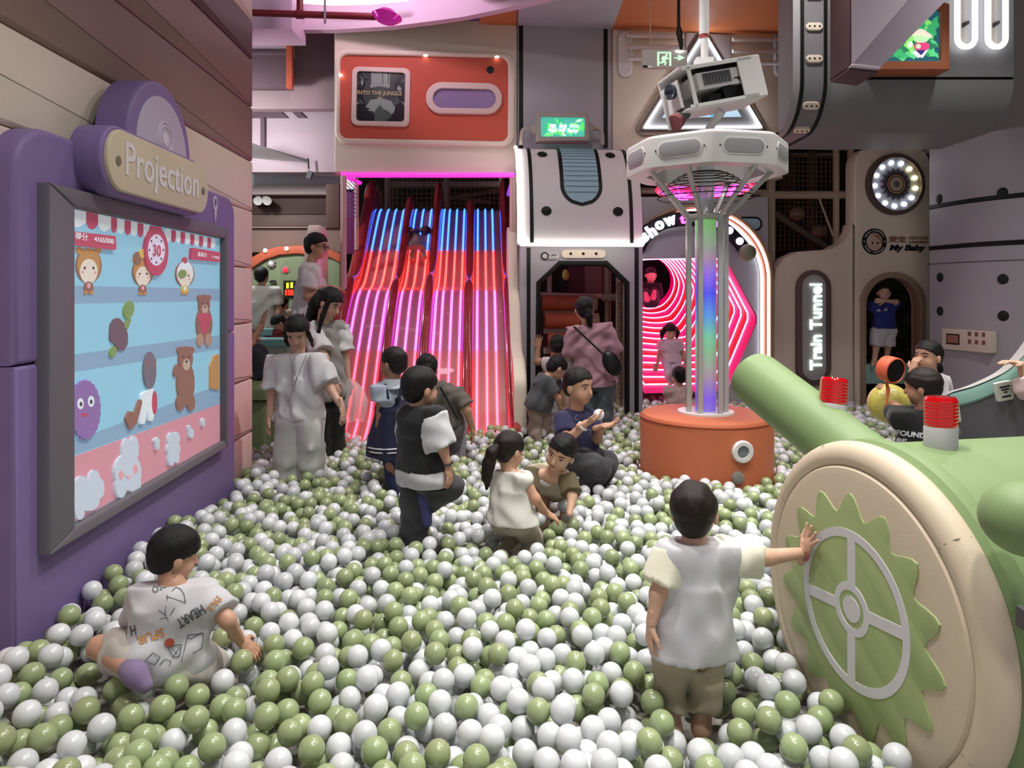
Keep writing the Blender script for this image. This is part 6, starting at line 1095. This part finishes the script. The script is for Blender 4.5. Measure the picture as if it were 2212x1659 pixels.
# 19 --- girl in white looking down
p = Person('girl in a white tee and wide white trousers looking down at the balls', 5.15, hs=.225, g=.88, head=(642, 716, -.02), face=(.05, -.72, -.62), up=(0, -.55, .8), sk=SKIN2,
    neck=(643, 764, .04), shA=(604, 784, .03), shB=(684, 782, .03), elA=(588, 850, .0), elB=(712, 838, -.02), wrA=(582, 900, -.02), wrB=(738, 878, -.08), hipA=(628, 900, .03), hipB=(668, 900, .03), knA=(622, 962, .0), knB=(674, 962, -.03), anA=(620, 1030, .02), anB=(676, 1030, .02), toeA=(618, 1040, -.1), toeB=(678, 1040, -.1))
p.skin_mesh(hands=[('A', (-.15, -.1, -1), (.8, .2, 0), dict(curl=.5)), ('B', (.2, -.1, -1), (-.8, .2, 0), dict(curl=.5))]); p.hair('bob', front=.36, back=-.3, vol=1.06, extra=[([(-.36, .1, .05), (-.42, .12, -.3), (-.4, .1, -.6)], [.08, .07, .04]), ([(.36, .1, .05), (.4, .12, -.3), (.36, .1, -.55)], [.08, .06, .03])]); p.eyes('closed', .15)
p.top(cloth('tee_white', '#c9c7ca'), sleeve=.85, hem=.02, loose=.035, fold=.011, sl=.045, flare=.02); p.bottom(cloth('trouser_white', '#bcbcb8'), L=1.98, loose=.04, flare=.03, fold=.01); p.keep('anA', 'anB', (p.pel[0], p.pel[1], .15, .35))
M().tube([tuple(W(x, y, 4.98)) for x, y in crom([(625, 768), (635, 800), (640, 820), (630, 850), (622, 872)], 3)] + [tuple(W(x, y, 4.98)) for x, y in crom([(622, 872), (648, 800), (662, 768)], 3)], .003, 4).build('cord', mat('cord_grey', '#8a8888', .6), p.root)
# 20 --- long-haired girl in grey and white
p = Person('long-haired girl in a grey and white top leaning behind the girl in white', 5.65, hs=.235, g=.92, head=(712, 655, 0), face=(.8, -.25, -.45), up=(.3, 0, .9), sk=SKIN2,
    neck=(698, 694, .03), shA=(672, 712, -.02), shB=(734, 712, .12), elA=(700, 772, -.12), elB=(746, 770, .1), wrA=(722, 822, -.16), wrB=(752, 822, .1), hipA=(690, 850, 0), hipB=(722, 850, .05), knA=(698, 930, 0), knB=(722, 930, .05), anA=(698, 1010, 0), anB=(722, 1010, .05), toeA=(715, 1018, 0), toeB=(738, 1018, .05))
p.skin_mesh(hands=[('A', (.3, 0, -1), (-.6, .4, 0), dict(curl=.5)), ('B', (.1, 0, -1), (-.6, .4, 0), dict(curl=.5))]); p.eyes('smile', .4)
p.hair('long', front=.26, back=-.3, vol=1.05, extra=[([(-.1, -.45, .1), (-.2, -.55, -.3), (-.3, -.5, -.8), (-.36, -.45, -1.2)], [.22, .26, .22, .06]), ([(.33, .1, .1), (.4, .2, -.4), (.4, .34, -.9), (.36, .5, -1.3)], [.09, .09, .07, .02])])
p.top(cloth('grey_front', '#8a8884'), sleeve=.8, hem=.06, loose=.03, fold=.01, sl=.04, sm_=cloth('tee_white', '#c9c7ca')); p.bottom(BLK, L=1.95, loose=.03, flare=.02); p.keep('anA', 'anB')
bagp = M(); N_ = 16
for i in range(9):
    pass
rows = []
for i in range(10):
    t = i / 9; r = .03 + .13 * math.sin(min(t * 1.9, 1.45)) ; c = W(752 + 4 * math.sin(t * 5), 818 + 90 * t, 5.72); rows.append([c + Vector((r * math.cos(a) * (1 + .12 * math.sin(3 * a + 4 * t)), .6 * r * math.sin(a), .01 * math.sin(5 * a))) for a in np.linspace(0, 2 * PI, 25)[:-1]])
bagp.surf(rows, cu=True); ob = bagp.build('plastic_bag', mat('bag_plastic', '#d8ccd0', .3, trans=.35, alpha=.7, ior=1.1), None, loc=W(752, 818, 5.72)); tag(ob, 'thin see-through plastic bag hanging from the long-haired girl', 'bag')
# 21 --- man with glasses
p = Person('man in a white tee and glasses standing in profile left of the slide', 6.7, ground=(), hs=.24, g=1.02, head=(684, 532, 0), face=(.96, -.05, -.12), sk=SKIN, res=1.1,
    neck=(672, 568, 0), shA=(668, 584, -.14), shB=(672, 584, .16), elA=(664, 640, -.18), elB=(690, 640, .2), wrA=(700, 622, -.14), wrB=(712, 626, .14), hipA=(660, 680, -.08), hipB=(662, 680, .1), knA=(662, 770, -.06), knB=(664, 770, .1), anA=(662, 855, -.06), anB=(664, 855, .1), toeA=(684, 862, -.06), toeB=(686, 862, .1))
p.skin_mesh(hands=[('A', (.9, .1, .1), (0, .5, -1), dict(curl=.5)), ('B', (.9, -.1, .1), (0, -.5, -1), dict(curl=.5))]); p.hair('short', front=.26, back=-.2, vol=1.05); p.eyes(None, .7); p.top(cloth('bright_white', '#d0c8cc'), sleeve=.72, hem=.02, loose=.035, fold=.01, sl=.035); p.bottom(cloth('brick_red', '#7a2420'), L=1.9, loose=.02)
m = M(); 
for q in (-1, 1): m.tube([tuple(p.hp(q * .16 + .1 * math.cos(t), .40, -.005 + .085 * math.sin(t))) for t in np.linspace(0, 2 * PI, 15)[:-1]], .004, 4, closed=True)
m.tube([tuple(p.hp(-.26, .39, .01)), tuple(p.hp(-.37, 0, .02))], .004, 4); m.tube([tuple(p.hp(.26, .39, .01)), tuple(p.hp(.37, 0, .02))], .004, 4); m.build('glasses', mat('frame_black', '#141416', .3), p.root)
stp = M().pad(Fr((0, 0, .66), (1, 0, 0), (0, 1, 0)), rrect(W(600, 0, 6.7).x, 6.35, W(700, 0, 6.7).x, 7.4, .05), -.66, 0, .03).build('platform', vinyl('bench_green', '#6c7c4c'), None, loc=W(650, 900, 6.7)); tag(stp, 'low green padded platform under the man in glasses', 'platform')
# 22 --- child sliding down
p = Person('child in a pale skirt sliding down the second lane of the red slide', 9.2, ground=(), hs=.2, g=.72, head=(900, 484, .35), face=(-.1, -.75, .5), up=(0, .5, .8), sk=SKIN3, res=1.2,
    neck=(899, 500, .15), shA=(886, 505, .1), shB=(914, 505, .1), elA=(880, 500, -.02), elB=(922, 498, -.02), wrA=(894, 496, -.1), wrB=(908, 494, -.1), hipA=(893, 528, -.05), hipB=(908, 528, -.05), knA=(890, 545, -.25), knB=(913, 543, -.25), anA=(890, 560, -.5), anB=(916, 556, -.5), toeA=(888, 558, -.6), toeB=(918, 553, -.6))
p.skin_mesh(); p.hair('bob', front=.22, back=-.3); p.top(cloth('plum_top', '#4a2434'), sleeve=1.6, hem=-.03, loose=.01, fold=0); p.piece('skirt', [('f', A_(W(900, 512, 9.25)), A_(W(899, 548, 8.95)), .09, .16, .03, (unit((0, .6, .8)), .6))], cloth('pale_skirt', '#a07c88'), fold=.005)
# 23-25 --- far people past the left wall
def far(label, Y, px, ytop, hgt, face, tm, bm_, hm=HAIR, hs=.2, g=.8, lean=0, arms_in=0, L=.95):
    k = hgt / 1000.0; y = lambda f: ytop + hgt * f; w_ = hgt * .11
    q = Person(label, Y, hs=hs, g=g, head=(px, y(.07)), face=face, res=1.5, neck=(px, y(.155)), shA=(px - w_, y(.19)), shB=(px + w_, y(.19)), elA=(px - w_ * 1.3, y(.34)), elB=(px + w_ * 1.3, y(.34)), wrA=(px - w_ * 1.1, y(.46), -.1), wrB=(px + w_ * 1.1, y(.46), -.1), hipA=(px - w_ * .5, y(.5)), hipB=(px + w_ * .5, y(.5)), knA=(px - w_ * .5, y(.73)), knB=(px + w_ * .5, y(.73)), anA=(px - w_ * .5, y(.96)), anB=(px + w_ * .5, y(.96)), toeA=(px - w_ * .5, y(.98), .1), toeB=(px + w_ * .5, y(.98), .1))
    q.skin_mesh(hands=[('A', (0, -.2, -1), (1, 0, 0), {}), ('B', (0, -.2, -1), (-1, 0, 0), {})]); q.hair('short', front=.25, back=-.28, m=hm); q.top(tm, sleeve=.8, hem=.02, loose=.025); q.bottom(bm_, L=L, loose=.025); return q
far('man in a pale green-white tee seen from behind past the left wall', 8.6, 565, 578, 262, (0, 1, 0), cloth('far_white', '#b8bcae'), cloth('far_grey', '#4c5a58'), hs=.22, g=1.0)
far('child in white near the red display of the green play house', 9.2, 593, 630, 165, (.3, .9, 0), cloth('far_white2', '#c4c0b8'), cloth('far_blue', '#56586a'), hs=.2)
far('child in a patterned top, right of the child in white by the play house', 9.0, 611, 644, 160, (.2, .9, -.1), mat('far_print', '#a89880', .8, var=.5, vs=18), cloth('far_pale', '#a8a090'), hs=.2)
far('child in a red top bending at the teal table', 8.2, 602, 686, 170, (-.5, -.3, -.6), cloth('far_red', '#7c1c1c'), CHAR, hs=.2)
p = Person('seated adult in orange and dark trousers, half hidden behind the left wall end', 6.6, ground=(), hs=.235, g=.95, head=(505, 640), face=(1, .2, -.1), sk=SKIN, neck=(505, 682), shA=(508, 700, -.12), shB=(510, 700, .14), elA=(542, 742, -.16), elB=(530, 740, .18), wrA=(566, 700, -.1), wrB=(560, 735, .1), hipA=(500, 800, -.08), hipB=(500, 800, .1), knA=(556, 760, -.1), knB=(560, 768, .12), anA=(572, 826, -.1), anB=(576, 830, .1), toeA=(596, 826, -.12), toeB=(600, 834, .1))
p.skin_mesh(hands=[('A', (.2, 0, 1), (1, .2, 0), dict(curl=.3, spread=.4))]); p.hair('short'); p.top(cloth('rust_top', '#a04c2c'), sleeve=.9, hem=0, loose=.02); p.bottom(cloth('ink_trousers', '#2c2c38'), L=1.85, loose=.03); p.foot('A', cloth('plum_sock', '#4a2c50')); p.foot('B', cloth('plum_sock', '#4a2c50'))
# ================================================================ SMALL THINGS: bench, play house, ball, boat edge, tags
BG = vinyl('bench_green', '#6c7c4c')
bn = thing('bench', 'olive green padded bench at the end of the left wall', 'bench', W(550, 950, 6.3))
M().pad(Fr((0, 0, 0), (1, 0, 0), (0, 1, 0)), rrect(-3.2, 6.05, W(578, 0, 6.1).x, 7.0, .04), .05, .62, .03).build('bench_base', BG, bn); M().pad(Fr((0, 0, 0), (1, 0, 0), (0, 1, 0)), rrect(-3.2, 6.02, W(580, 0, 6.05).x, 7.0, .05), .625, .74, .04).build('seat_pad', BG, bn)
tb = thing('play_table', 'low teal-topped play table past the end of the left wall', 'table', W(590, 770, 8.0)); TL = vinyl('teal_top', '#6fb0b0', .35)
for x0, x1, y, Y, h in ((540, 640, 738, 7.6, .5), (568, 600, 716, 8.3, .56)):
    z = CZ - (y - HY) / F * Y; M().box((W((x0 + x1) / 2, 0, Y).x, Y, z), ((x1 - x0) / F * Y, .4, .07)).build('table_top', TL, tb); M().box((W((x0 + x1) / 2, 0, Y).x, Y, z / 2 - .02), ((x1 - x0) / F * Y * .8, .3, z - .04)).build('table_base', paint('table_base', '#a8b4a4'), tb)
PH = wallfr(9.75); ph = thing('play_house', 'green play house front with orange arch edge and flower-shaped lamps, past the left wall', 'play house', PH.pt(*PH.uv(640, 780)))
ho = PH.px([(520, 790), (735, 790), (735, 560), (715, 548), (690, 543), (640, 538), (600, 541), (570, 550), (548, 562), (520, 590)]); hi_ = PH.px([(735, 568), (712, 556), (690, 552), (640, 548), (602, 551), (572, 561), (548, 576), (520, 602)])
M().pad(PH, ho, -.1, 0, .02).build('wall_panel', vinyl('house_green', '#83966c'), ph); oo = PH.px([(735, 548), (700, 535), (650, 530), (600, 533), (570, 541), (545, 555), (520, 580), (520, 602), (548, 576), (572, 561), (602, 551), (640, 548), (690, 552), (712, 556), (735, 568)], .05); M().pad(PH, oo, -.1, .05, .012).build('orange_edge', ORANGE, ph)
for x, y in ((573, 541), (619, 537), (661, 537)): M().ell(PH.pt(*PH.uv(x, y, .06), .06), .03).build('bulb', glow('bulb_dull', '#e8e4d8', 1.2), ph)
for x, y, m_ in ((587, 570, glow('lamp_grey', '#b8c0c4', .6)), (694, 570, glow('lamp_grey', '#b8c0c4', .6)), (618, 583, glow('lamp_red', '#ff2030', 3))):
    c = PH.uv(x, y); pts = [(c[0] + (.066 if i % 2 else .048) * math.cos(PI * i / 8), c[1] + (.066 if i % 2 else .048) * math.sin(PI * i / 8)) for i in range(16)]; M().pad(PH, pts, 0, .03, .004).build('flower_plate', paint('flower_grey', '#8a8478'), ph); M().ell(PH.pt(c[0], c[1], .03), .036).build('flower_lamp', m_, ph)
pxpad('door_panel', PH, [(606, 790), (606, 580), (613, 563), (626, 556), (690, 556), (690, 790)], 0, .02, vinyl('house_green2', '#7a8c64'), ph, .008)
pxpad('display', PH, pxrect(612, 606, 640, 642), .02, .05, BLACK, ph, .004)
for x, y, c in ((621, 617, '#f0d020'), (630, 616, '#f0d020'), (618, 632, '#ff2818'), (625, 632, '#ff2818'), (631, 632, '#ff2818')): M().pad(PH, PH.px(pxrect(x - 2.5, y - 6, x + 2.5, y + 6), .055), .04, .055, .002).build('display_mark', glow('disp' + c, c, 3), ph)
M().tube([PH.pt(*PH.uv(x, y), .04) for x, y in ((585, 610), (590, 607), (598, 608))], .018, 6).build('handle', paint('handle_dark', '#3a3830'), ph)
sc2 = thing('sprinkler_pipe', 'dark red ceiling pipe with tee joint at top left', 'pipe', W(650, 30, 7.0)); PR = paint('pipe_red', '#7c1420', .4)
M().tube([W(500, 26, 7.0), W(680, 32, 7.0), W(812, 36, 7.0)], .034, 10).build('pipe_run', PR, sc2); M().tube([W(648, 30, 7.0), W(648, -60, 7.0)], .034, 10).build('pipe_riser', PR, sc2); M().tube([W(640, 31, 7.0), W(656, 31, 7.0)], .045, 10).build('joint', PR, sc2); M().box(W(702, 12, 6.95), (.02, .02, .35)).build('hanger', paint('hanger', '#8c8088'), sc2)
M().lathe([(0, -.05), (.1, -.045), (.15, 0), (.1, .045), (0, .05)], W(836, 36, 6.95), (.15, .1, 1), 28).build('sprinkler_dish', mat('dish_magenta_glow', '#b02890', .12, metal=.6, emit=.35, ecol='#e030b0'), sc2)  # slight glow put into the dish colour imitates a magenta reflection
cm_ = thing('ceiling_camera', 'small black camera on thin stalk under the white ceiling beam', 'camera', W(668, 375, 8.9)); M().tube([W(665, 342, 8.9), W(667, 365, 8.9)], .012, 6).build('stalk', BLACK, cm_); M().box(W(669, 378, 8.9), (.06, .05, .1), Matrix.Rotation(.3, 3, 'Y')).build('camera_body', paint('cam_grey', '#55565a'), cm_)
for i, x in enumerate((559, 573)):
    a = thing('spotlight', ('left' if i == 0 else 'right') + '-hand small white spotlight on the dark brown fascia', 'spotlight', W(x, 436, 9.6)); M().tube([W(x, 431, 9.7), W(x - 2 + 6 * i, 434, 9.5)], [.05, .06], 12).build('head', WHITE, a); M().tube([W(x, 436, 9.65), W(x, 446, 9.75)], .02, 6).build('bracket', DARK, a)
# yellow bumpy ball and orange hand drum
yb = M(); c = W(1920, 872, 4.55); rr = .128; yb.ell(c, rr, seg=40, rings=28); tag(yb.build('exercise_ball', mat('yellow_bumpy', '#b8ac28', .35, bump=1, bs=60, coat=.3), None, loc=c), 'large yellow bumpy ball in front of the boy in black', 'ball')
hd = thing('hand_drum', 'small orange hand drum with black face and tassel held over the balls', 'hand drum', W(1922, 795, 4.4)); hax = Vector((.34, -.92, -.14)).normalized()
c = W(1920, 797, 4.4); M().lathe([(.06, -.035), (.078, -.03), (.082, 0), (.082, .05), (.075, .055), (.072, .045)], c, hax, 32).build('shell', mat('drum_orange', '#d85018', .5, bump=.6, bs=70), hd); M().lathe([(0, .046), (.076, .048)], c, hax, 32).build('drum_face', BLACK, hd)
M().tube([c + Vector((-.02, -.01, -.08)), c + Vector((-.015, -.02, -.13)), c + Vector((-.03, -.03, -.2)), c + Vector((-.03, -.03, -.25))], [.008, .012, .005, .014], 6).build('tassel', mat('drum_orange', '#d85018'), hd)
# teal-edged grey boat on the right
bo = thing('padded_boat', 'dark grey padded boat side with curved teal rim at the right edge', 'play boat', W(2150, 900, 4.9))
rim = crom([(2036, 865), (2060, 853), (2100, 842), (2140, 826), (2175, 808), (2205, 782), (2235, 745), (2270, 690)], 3); Yb = lambda x: 5.0 - (x - 2036) * .0022
rows = []
for x, y in rim: Yq = Yb(x); t = W(x, y, Yq); rows.append([Vector((t.x, t.y + .09, t.z + .0)), Vector((t.x, t.y + .0, t.z + .01)), Vector((t.x, t.y - .02, t.z - .02)), Vector((t.x, t.y - .02, t.z - .07)), Vector((t.x, t.y + .0, t.z - .09))])
M().surf(rows).build('rim_pad', vinyl('teal', '#7fb0a4'), bo); m = M(); m.surf([[r[4], Vector((r[4].x, r[4].y, .02))] for r in rows]); m.build('side_panel', vinyl('boat_grey', '#55555a'), bo)
m = M(); m.surf([[r[0] + Vector((0, .02, -.0)), r[1] + Vector((0, 0, .012))] for r in rows]); m.build('rim_top', vinyl('rim_grey', '#b8b8b4'), bo)
for i, (x, y, rot) in enumerate(((2172, 845, .2), (2058, 895, .15))):
    Yq = Yb(x) - .04; f = Fr(W(x, y, Yq), (1, 0, 0), (math.sin(rot), 0, math.cos(rot))); f = Fr(W(x, y, Yq), (math.cos(rot), 0, math.sin(rot)), (-math.sin(rot), 0, math.cos(rot)))
    tg = thing('notice_card', ('larger' if i == 0 else 'smaller') + ' white notice card on the grey boat side', 'card', W(x, y, Yq)); M().pad(f, rrect(-.055, -.062, .055, .062, .006), -.03, .0, .002).build('card', paint('card_white', '#c8ccc0'), tg)
    for k, (v, wd) in enumerate(((.03, .07), (.012, .05), (-.006, .02), (-.035, .06))): M().pad(f, rrect(-wd / 2, v - .005, wd / 2, v + .005), 0, .002, 0).build('print_line', BLACK, tg)
# ================================================================ THE BALLS
BD, BR = .08, .04
def zs(x, y):
    z = .25 + .028 * math.sin(2.1 * x + 1.3 * y) * math.sin(1.7 * y - .8 * x + 1) + .015 * math.sin(5.3 * x + 2) * math.sin(4.7 * y)
    z += .10 * math.exp(-((x - .0) ** 2 / .12 + (y - 6.45) ** 2 / .05)) + .06 * math.exp(-((x - 2.2) ** 2 / .3 + (y - 7.6) ** 2 / .3))
    z -= .16 * math.exp(-((x - .6) ** 2 + (y - 2.26) ** 2) / .045)
    z += .05 * math.exp(-((x + 1.75) ** 2 / .02)) * (1 if y < 4 else .3); return z
dcx, dcy = DCn.x, DCn.y
def ok(x, y):
    if abs(x) > .76 * y + .12: return False
    lw = (-1.73 if y < 5.0 else -1.83) - .0401 * y + BR
    if y < 5.62 and x < lw: return False
    if y >= 5.62 and x < -2.35: return False
    if y > 6.0 and x < W(580, 0, 6.1).x + .03: return False
    if y > 6.62 and -1.95 < x < .47: return False
    if y > 6.3 and -2.0 < x < -1.62: return False
    if .02 < x < 1.5 and y > 7.5 and not (.28 < x < 1.28 and y < 8.3): return False
    if 1.4 < x < 2.0 and y > 8.0 and x < 1.52: return False
    if y > 8.12 + .105 * x - .05 and not (1.52 < x < 2.75 and y < 8.75): 
        if not (.28 < x < 1.28): return False
    if (x - PC.x) ** 2 + (y - PC.y) ** 2 < .53 ** 2: return False
    u = (x - dcx) * ax.x + (y - dcy) * ax.y; v = -(x - dcx) * ax.y + (y - dcy) * ax.x
    if u < .05 and abs(v) < .46: return False
    if x > 2.9 and y < 5.15 - (x - 2.9) * .5: return False
    if x > 4.2 and y > 7.9: return False
    if x > 4.9 + (8.35 - y) * .3: return False
    return True
rng = random.Random(11); cells = {}; balls = []
exg = [(a, b, r + BR * .9, z) for a, b, r, z in EXC]
def rest(x, y, zb):
    ci, cj = int(x // BD), int(y // BD); z = zb
    for i in (ci - 1, ci, ci + 1):
        for j in (cj - 1, cj, cj + 1):
            for bx, by, bz in cells.get((i, j), ()):
                d2 = (x - bx) ** 2 + (y - by) ** 2
                if d2 < BD * BD:
                    q = bz + math.sqrt(BD * BD - d2)
                    if q > z: z = q
    return z
def blocked(x, y, z):
    for a, b, r, zt in exg:
        if z < zt and (x - a) ** 2 + (y - b) ** 2 < r * r: return True
    return False
tries = 0
YS = [1.7, 8.75]
while tries < 30000:
    tries += 1; y = math.sqrt(rng.uniform(YS[0] ** 2 * .6, YS[1] ** 2)); x = rng.uniform(-.78 * y, .78 * y)
    if y < YS[0] or x < -2.5 or not ok(x, y): continue
    top_ = zs(x, y); zb = max(top_ - .14, BR); best = None
    for k in range(9):
        qx, qy = (x, y) if k == 0 else (x + rng.uniform(-.06, .06), y + rng.uniform(-.06, .06))
        if k and not ok(qx, qy): continue
        z = rest(qx, qy, zb)
        if (best is None or z < best[2]) and not blocked(qx, qy, z - .02): best = (qx, qy, z)
    if best is None or best[2] > top_ - BR * .4: continue
    balls.append(best); cells.setdefault((int(best[0] // BD), int(best[1] // BD)), []).append(best)
B = np.array(balls); print('balls', len(B))
zt = np.array([zs(x, y) for x, y, _ in balls]); n = len(B)
px_ = CX + F * B[:, 0] / B[:, 1]; py_ = HY - F * (B[:, 2] - CZ) / B[:, 1]
nz = np.array([math.sin(1.9 * x + .7) * math.sin(2.3 * y) for x, y, _ in balls]); white = RNG.random(n) < .56 - .16 * nz - .1 * (B[:, 1] < 3.2) * (B[:, 0] > .6)
vis = (px_ > -30) & (px_ < 2240) & (py_ < 1690) & (B[:, 2] > zt - BR * 1.9); vis &= np.array([1 if not any(((x - b[0]) ** 2 + (y - b[1]) ** 2) < (.55 * BD) ** 2 and b[2] > z + .03 for b in sum((cells.get((int(x // BD) + i, int(y // BD) + j), []) for i in (-1, 0, 1) for j in (-1, 0, 1)), [])) else 0 for x, y, z in balls], bool)
order = [i for i in np.argsort(B[:, 1]) if vis[i]][:300]; single = np.zeros(n, bool); single[order] = True
def ballmat(name, col):
    m = mat(name, col, .26, spec=.5, coat=.25, sss=.0); nt = m.node_tree
    oi = nt.nodes.new('ShaderNodeObjectInfo'); h = nt.nodes.new('ShaderNodeHueSaturation'); h.inputs['Color'].default_value = rgb(col); r = nt.nodes.new('ShaderNodeMapRange'); r.inputs['To Min'].default_value = .9; r.inputs['To Max'].default_value = 1.08; nt.links.new(oi.outputs['Random'], r.inputs['Value']); nt.links.new(r.outputs['Result'], h.inputs['Value'])
    r2 = nt.nodes.new('ShaderNodeMapRange'); r2.inputs['To Min'].default_value = .488; r2.inputs['To Max'].default_value = .512; nt.links.new(oi.outputs['Random'], r2.inputs['Value']); nt.links.new(r2.outputs['Result'], h.inputs['Hue']); nt.links.new(h.outputs['Color'], nt.nodes['Principled BSDF'].inputs['Base Color']); return m
WCOL, GCOL = '#cbced0', '#929f74'
BW, BGm = ballmat('ball_pearl', WCOL), ballmat('ball_olive', GCOL)
def ballmesh(name, m, sub):
    bm = bmesh.new(); bmesh.ops.create_icosphere(bm, subdivisions=sub, radius=BR); me = bpy.data.meshes.new(name); bm.to_mesh(me); bm.free(); me.materials.append(m); me.shade_smooth(); return me
mw, mg = ballmesh('play_ball', BW, 4), ballmesh('play_ball', BGm, 4)
for i in order:
    o = bpy.data.objects.new('play_ball', mw if white[i] else mg); COL.objects.link(o); o.location = B[i]; o.rotation_euler = tuple(RNG.uniform(0, 6, 3)); s = RNG.uniform(.97, 1.02); o.scale = (s, s, s * RNG.uniform(.96, 1.0))
    bx, by = B[i][0], B[i][1]; c = 'white' if white[i] else 'olive green'
    for where, q in (('close to the boy in the printed tee', (bx + 1.15) ** 2 + (by - 2.35) ** 2 < .2), ('lying against the foot of the purple wall', bx < -1.45), ('round the feet of the toddler', (bx - .6) ** 2 + (by - 2.35) ** 2 < .14), ('lying along the cream wheel face of the drum', bx > .78), ('in the front left part of the pit', bx < -.5), ('in the front middle of the pit', bx < .3), ('in the front of the pit, left of the toddler', True)):
        if q: tag(o, 'shiny %s plastic ball %s' % (c, where), 'ball', '%s balls %s' % (c, where)); break
# the thousands of balls behind them: one object
rest_i = np.where(~single)[0]; me = bpy.data.meshes.new('ball_pit_filling'); me.vertices.add(len(rest_i)); me.vertices.foreach_set('co', B[rest_i].ravel())
at_ = me.attributes.new('tint', 'FLOAT_COLOR', 'POINT'); cw, cg_ = np.array(rgb(WCOL)), np.array(rgb(GCOL)); cc = np.where(white[rest_i][:, None], cw, cg_) * RNG.uniform(.85, 1.12, (len(rest_i), 1)); cc[:, 3] = 1; at_.data.foreach_set('color', cc.ravel())
pit = bpy.data.objects.new('ball_pit_filling', me); COL.objects.link(pit); tag(pit, 'thousands of white and olive balls filling the rest of the pit', 'balls', None, 'stuff')
BM = bpy.data.materials.new('ball_mixed'); BM.use_nodes = True; nt = BM.node_tree; b = nt.nodes['Principled BSDF']; b.inputs['Roughness'].default_value = .26; b.inputs['Coat Weight'].default_value = .25; an_ = nt.nodes.new('ShaderNodeAttribute'); an_.attribute_type = 'INSTANCER'; an_.attribute_name = 'tint'; nt.links.new(an_.outputs['Color'], b.inputs['Base Color'])
ng = bpy.data.node_groups.new('ball_scatter', 'GeometryNodeTree'); ng.interface.new_socket('Geometry', in_out='INPUT', socket_type='NodeSocketGeometry'); ng.interface.new_socket('Geometry', in_out='OUTPUT', socket_type='NodeSocketGeometry')
N_ = ng.nodes; gi, go = N_.new('NodeGroupInput'), N_.new('NodeGroupOutput'); ico = N_.new('GeometryNodeMeshIcoSphere'); ico.inputs['Radius'].default_value = BR; ico.inputs['Subdivisions'].default_value = 3; ss = N_.new('GeometryNodeSetShadeSmooth'); smn = N_.new('GeometryNodeSetMaterial'); smn.inputs['Material'].default_value = BM; iop = N_.new('GeometryNodeInstanceOnPoints')
L_ = ng.links; L_.new(ico.outputs['Mesh'], ss.inputs[0]); L_.new(ss.outputs[0], smn.inputs['Geometry']); L_.new(gi.outputs[0], iop.inputs['Points']); L_.new(smn.outputs[0], iop.inputs['Instance']); L_.new(iop.outputs[0], go.inputs[0])
md = pit.modifiers.new('scatter', 'NODES'); md.node_group = ng
me.materials.append(BM)
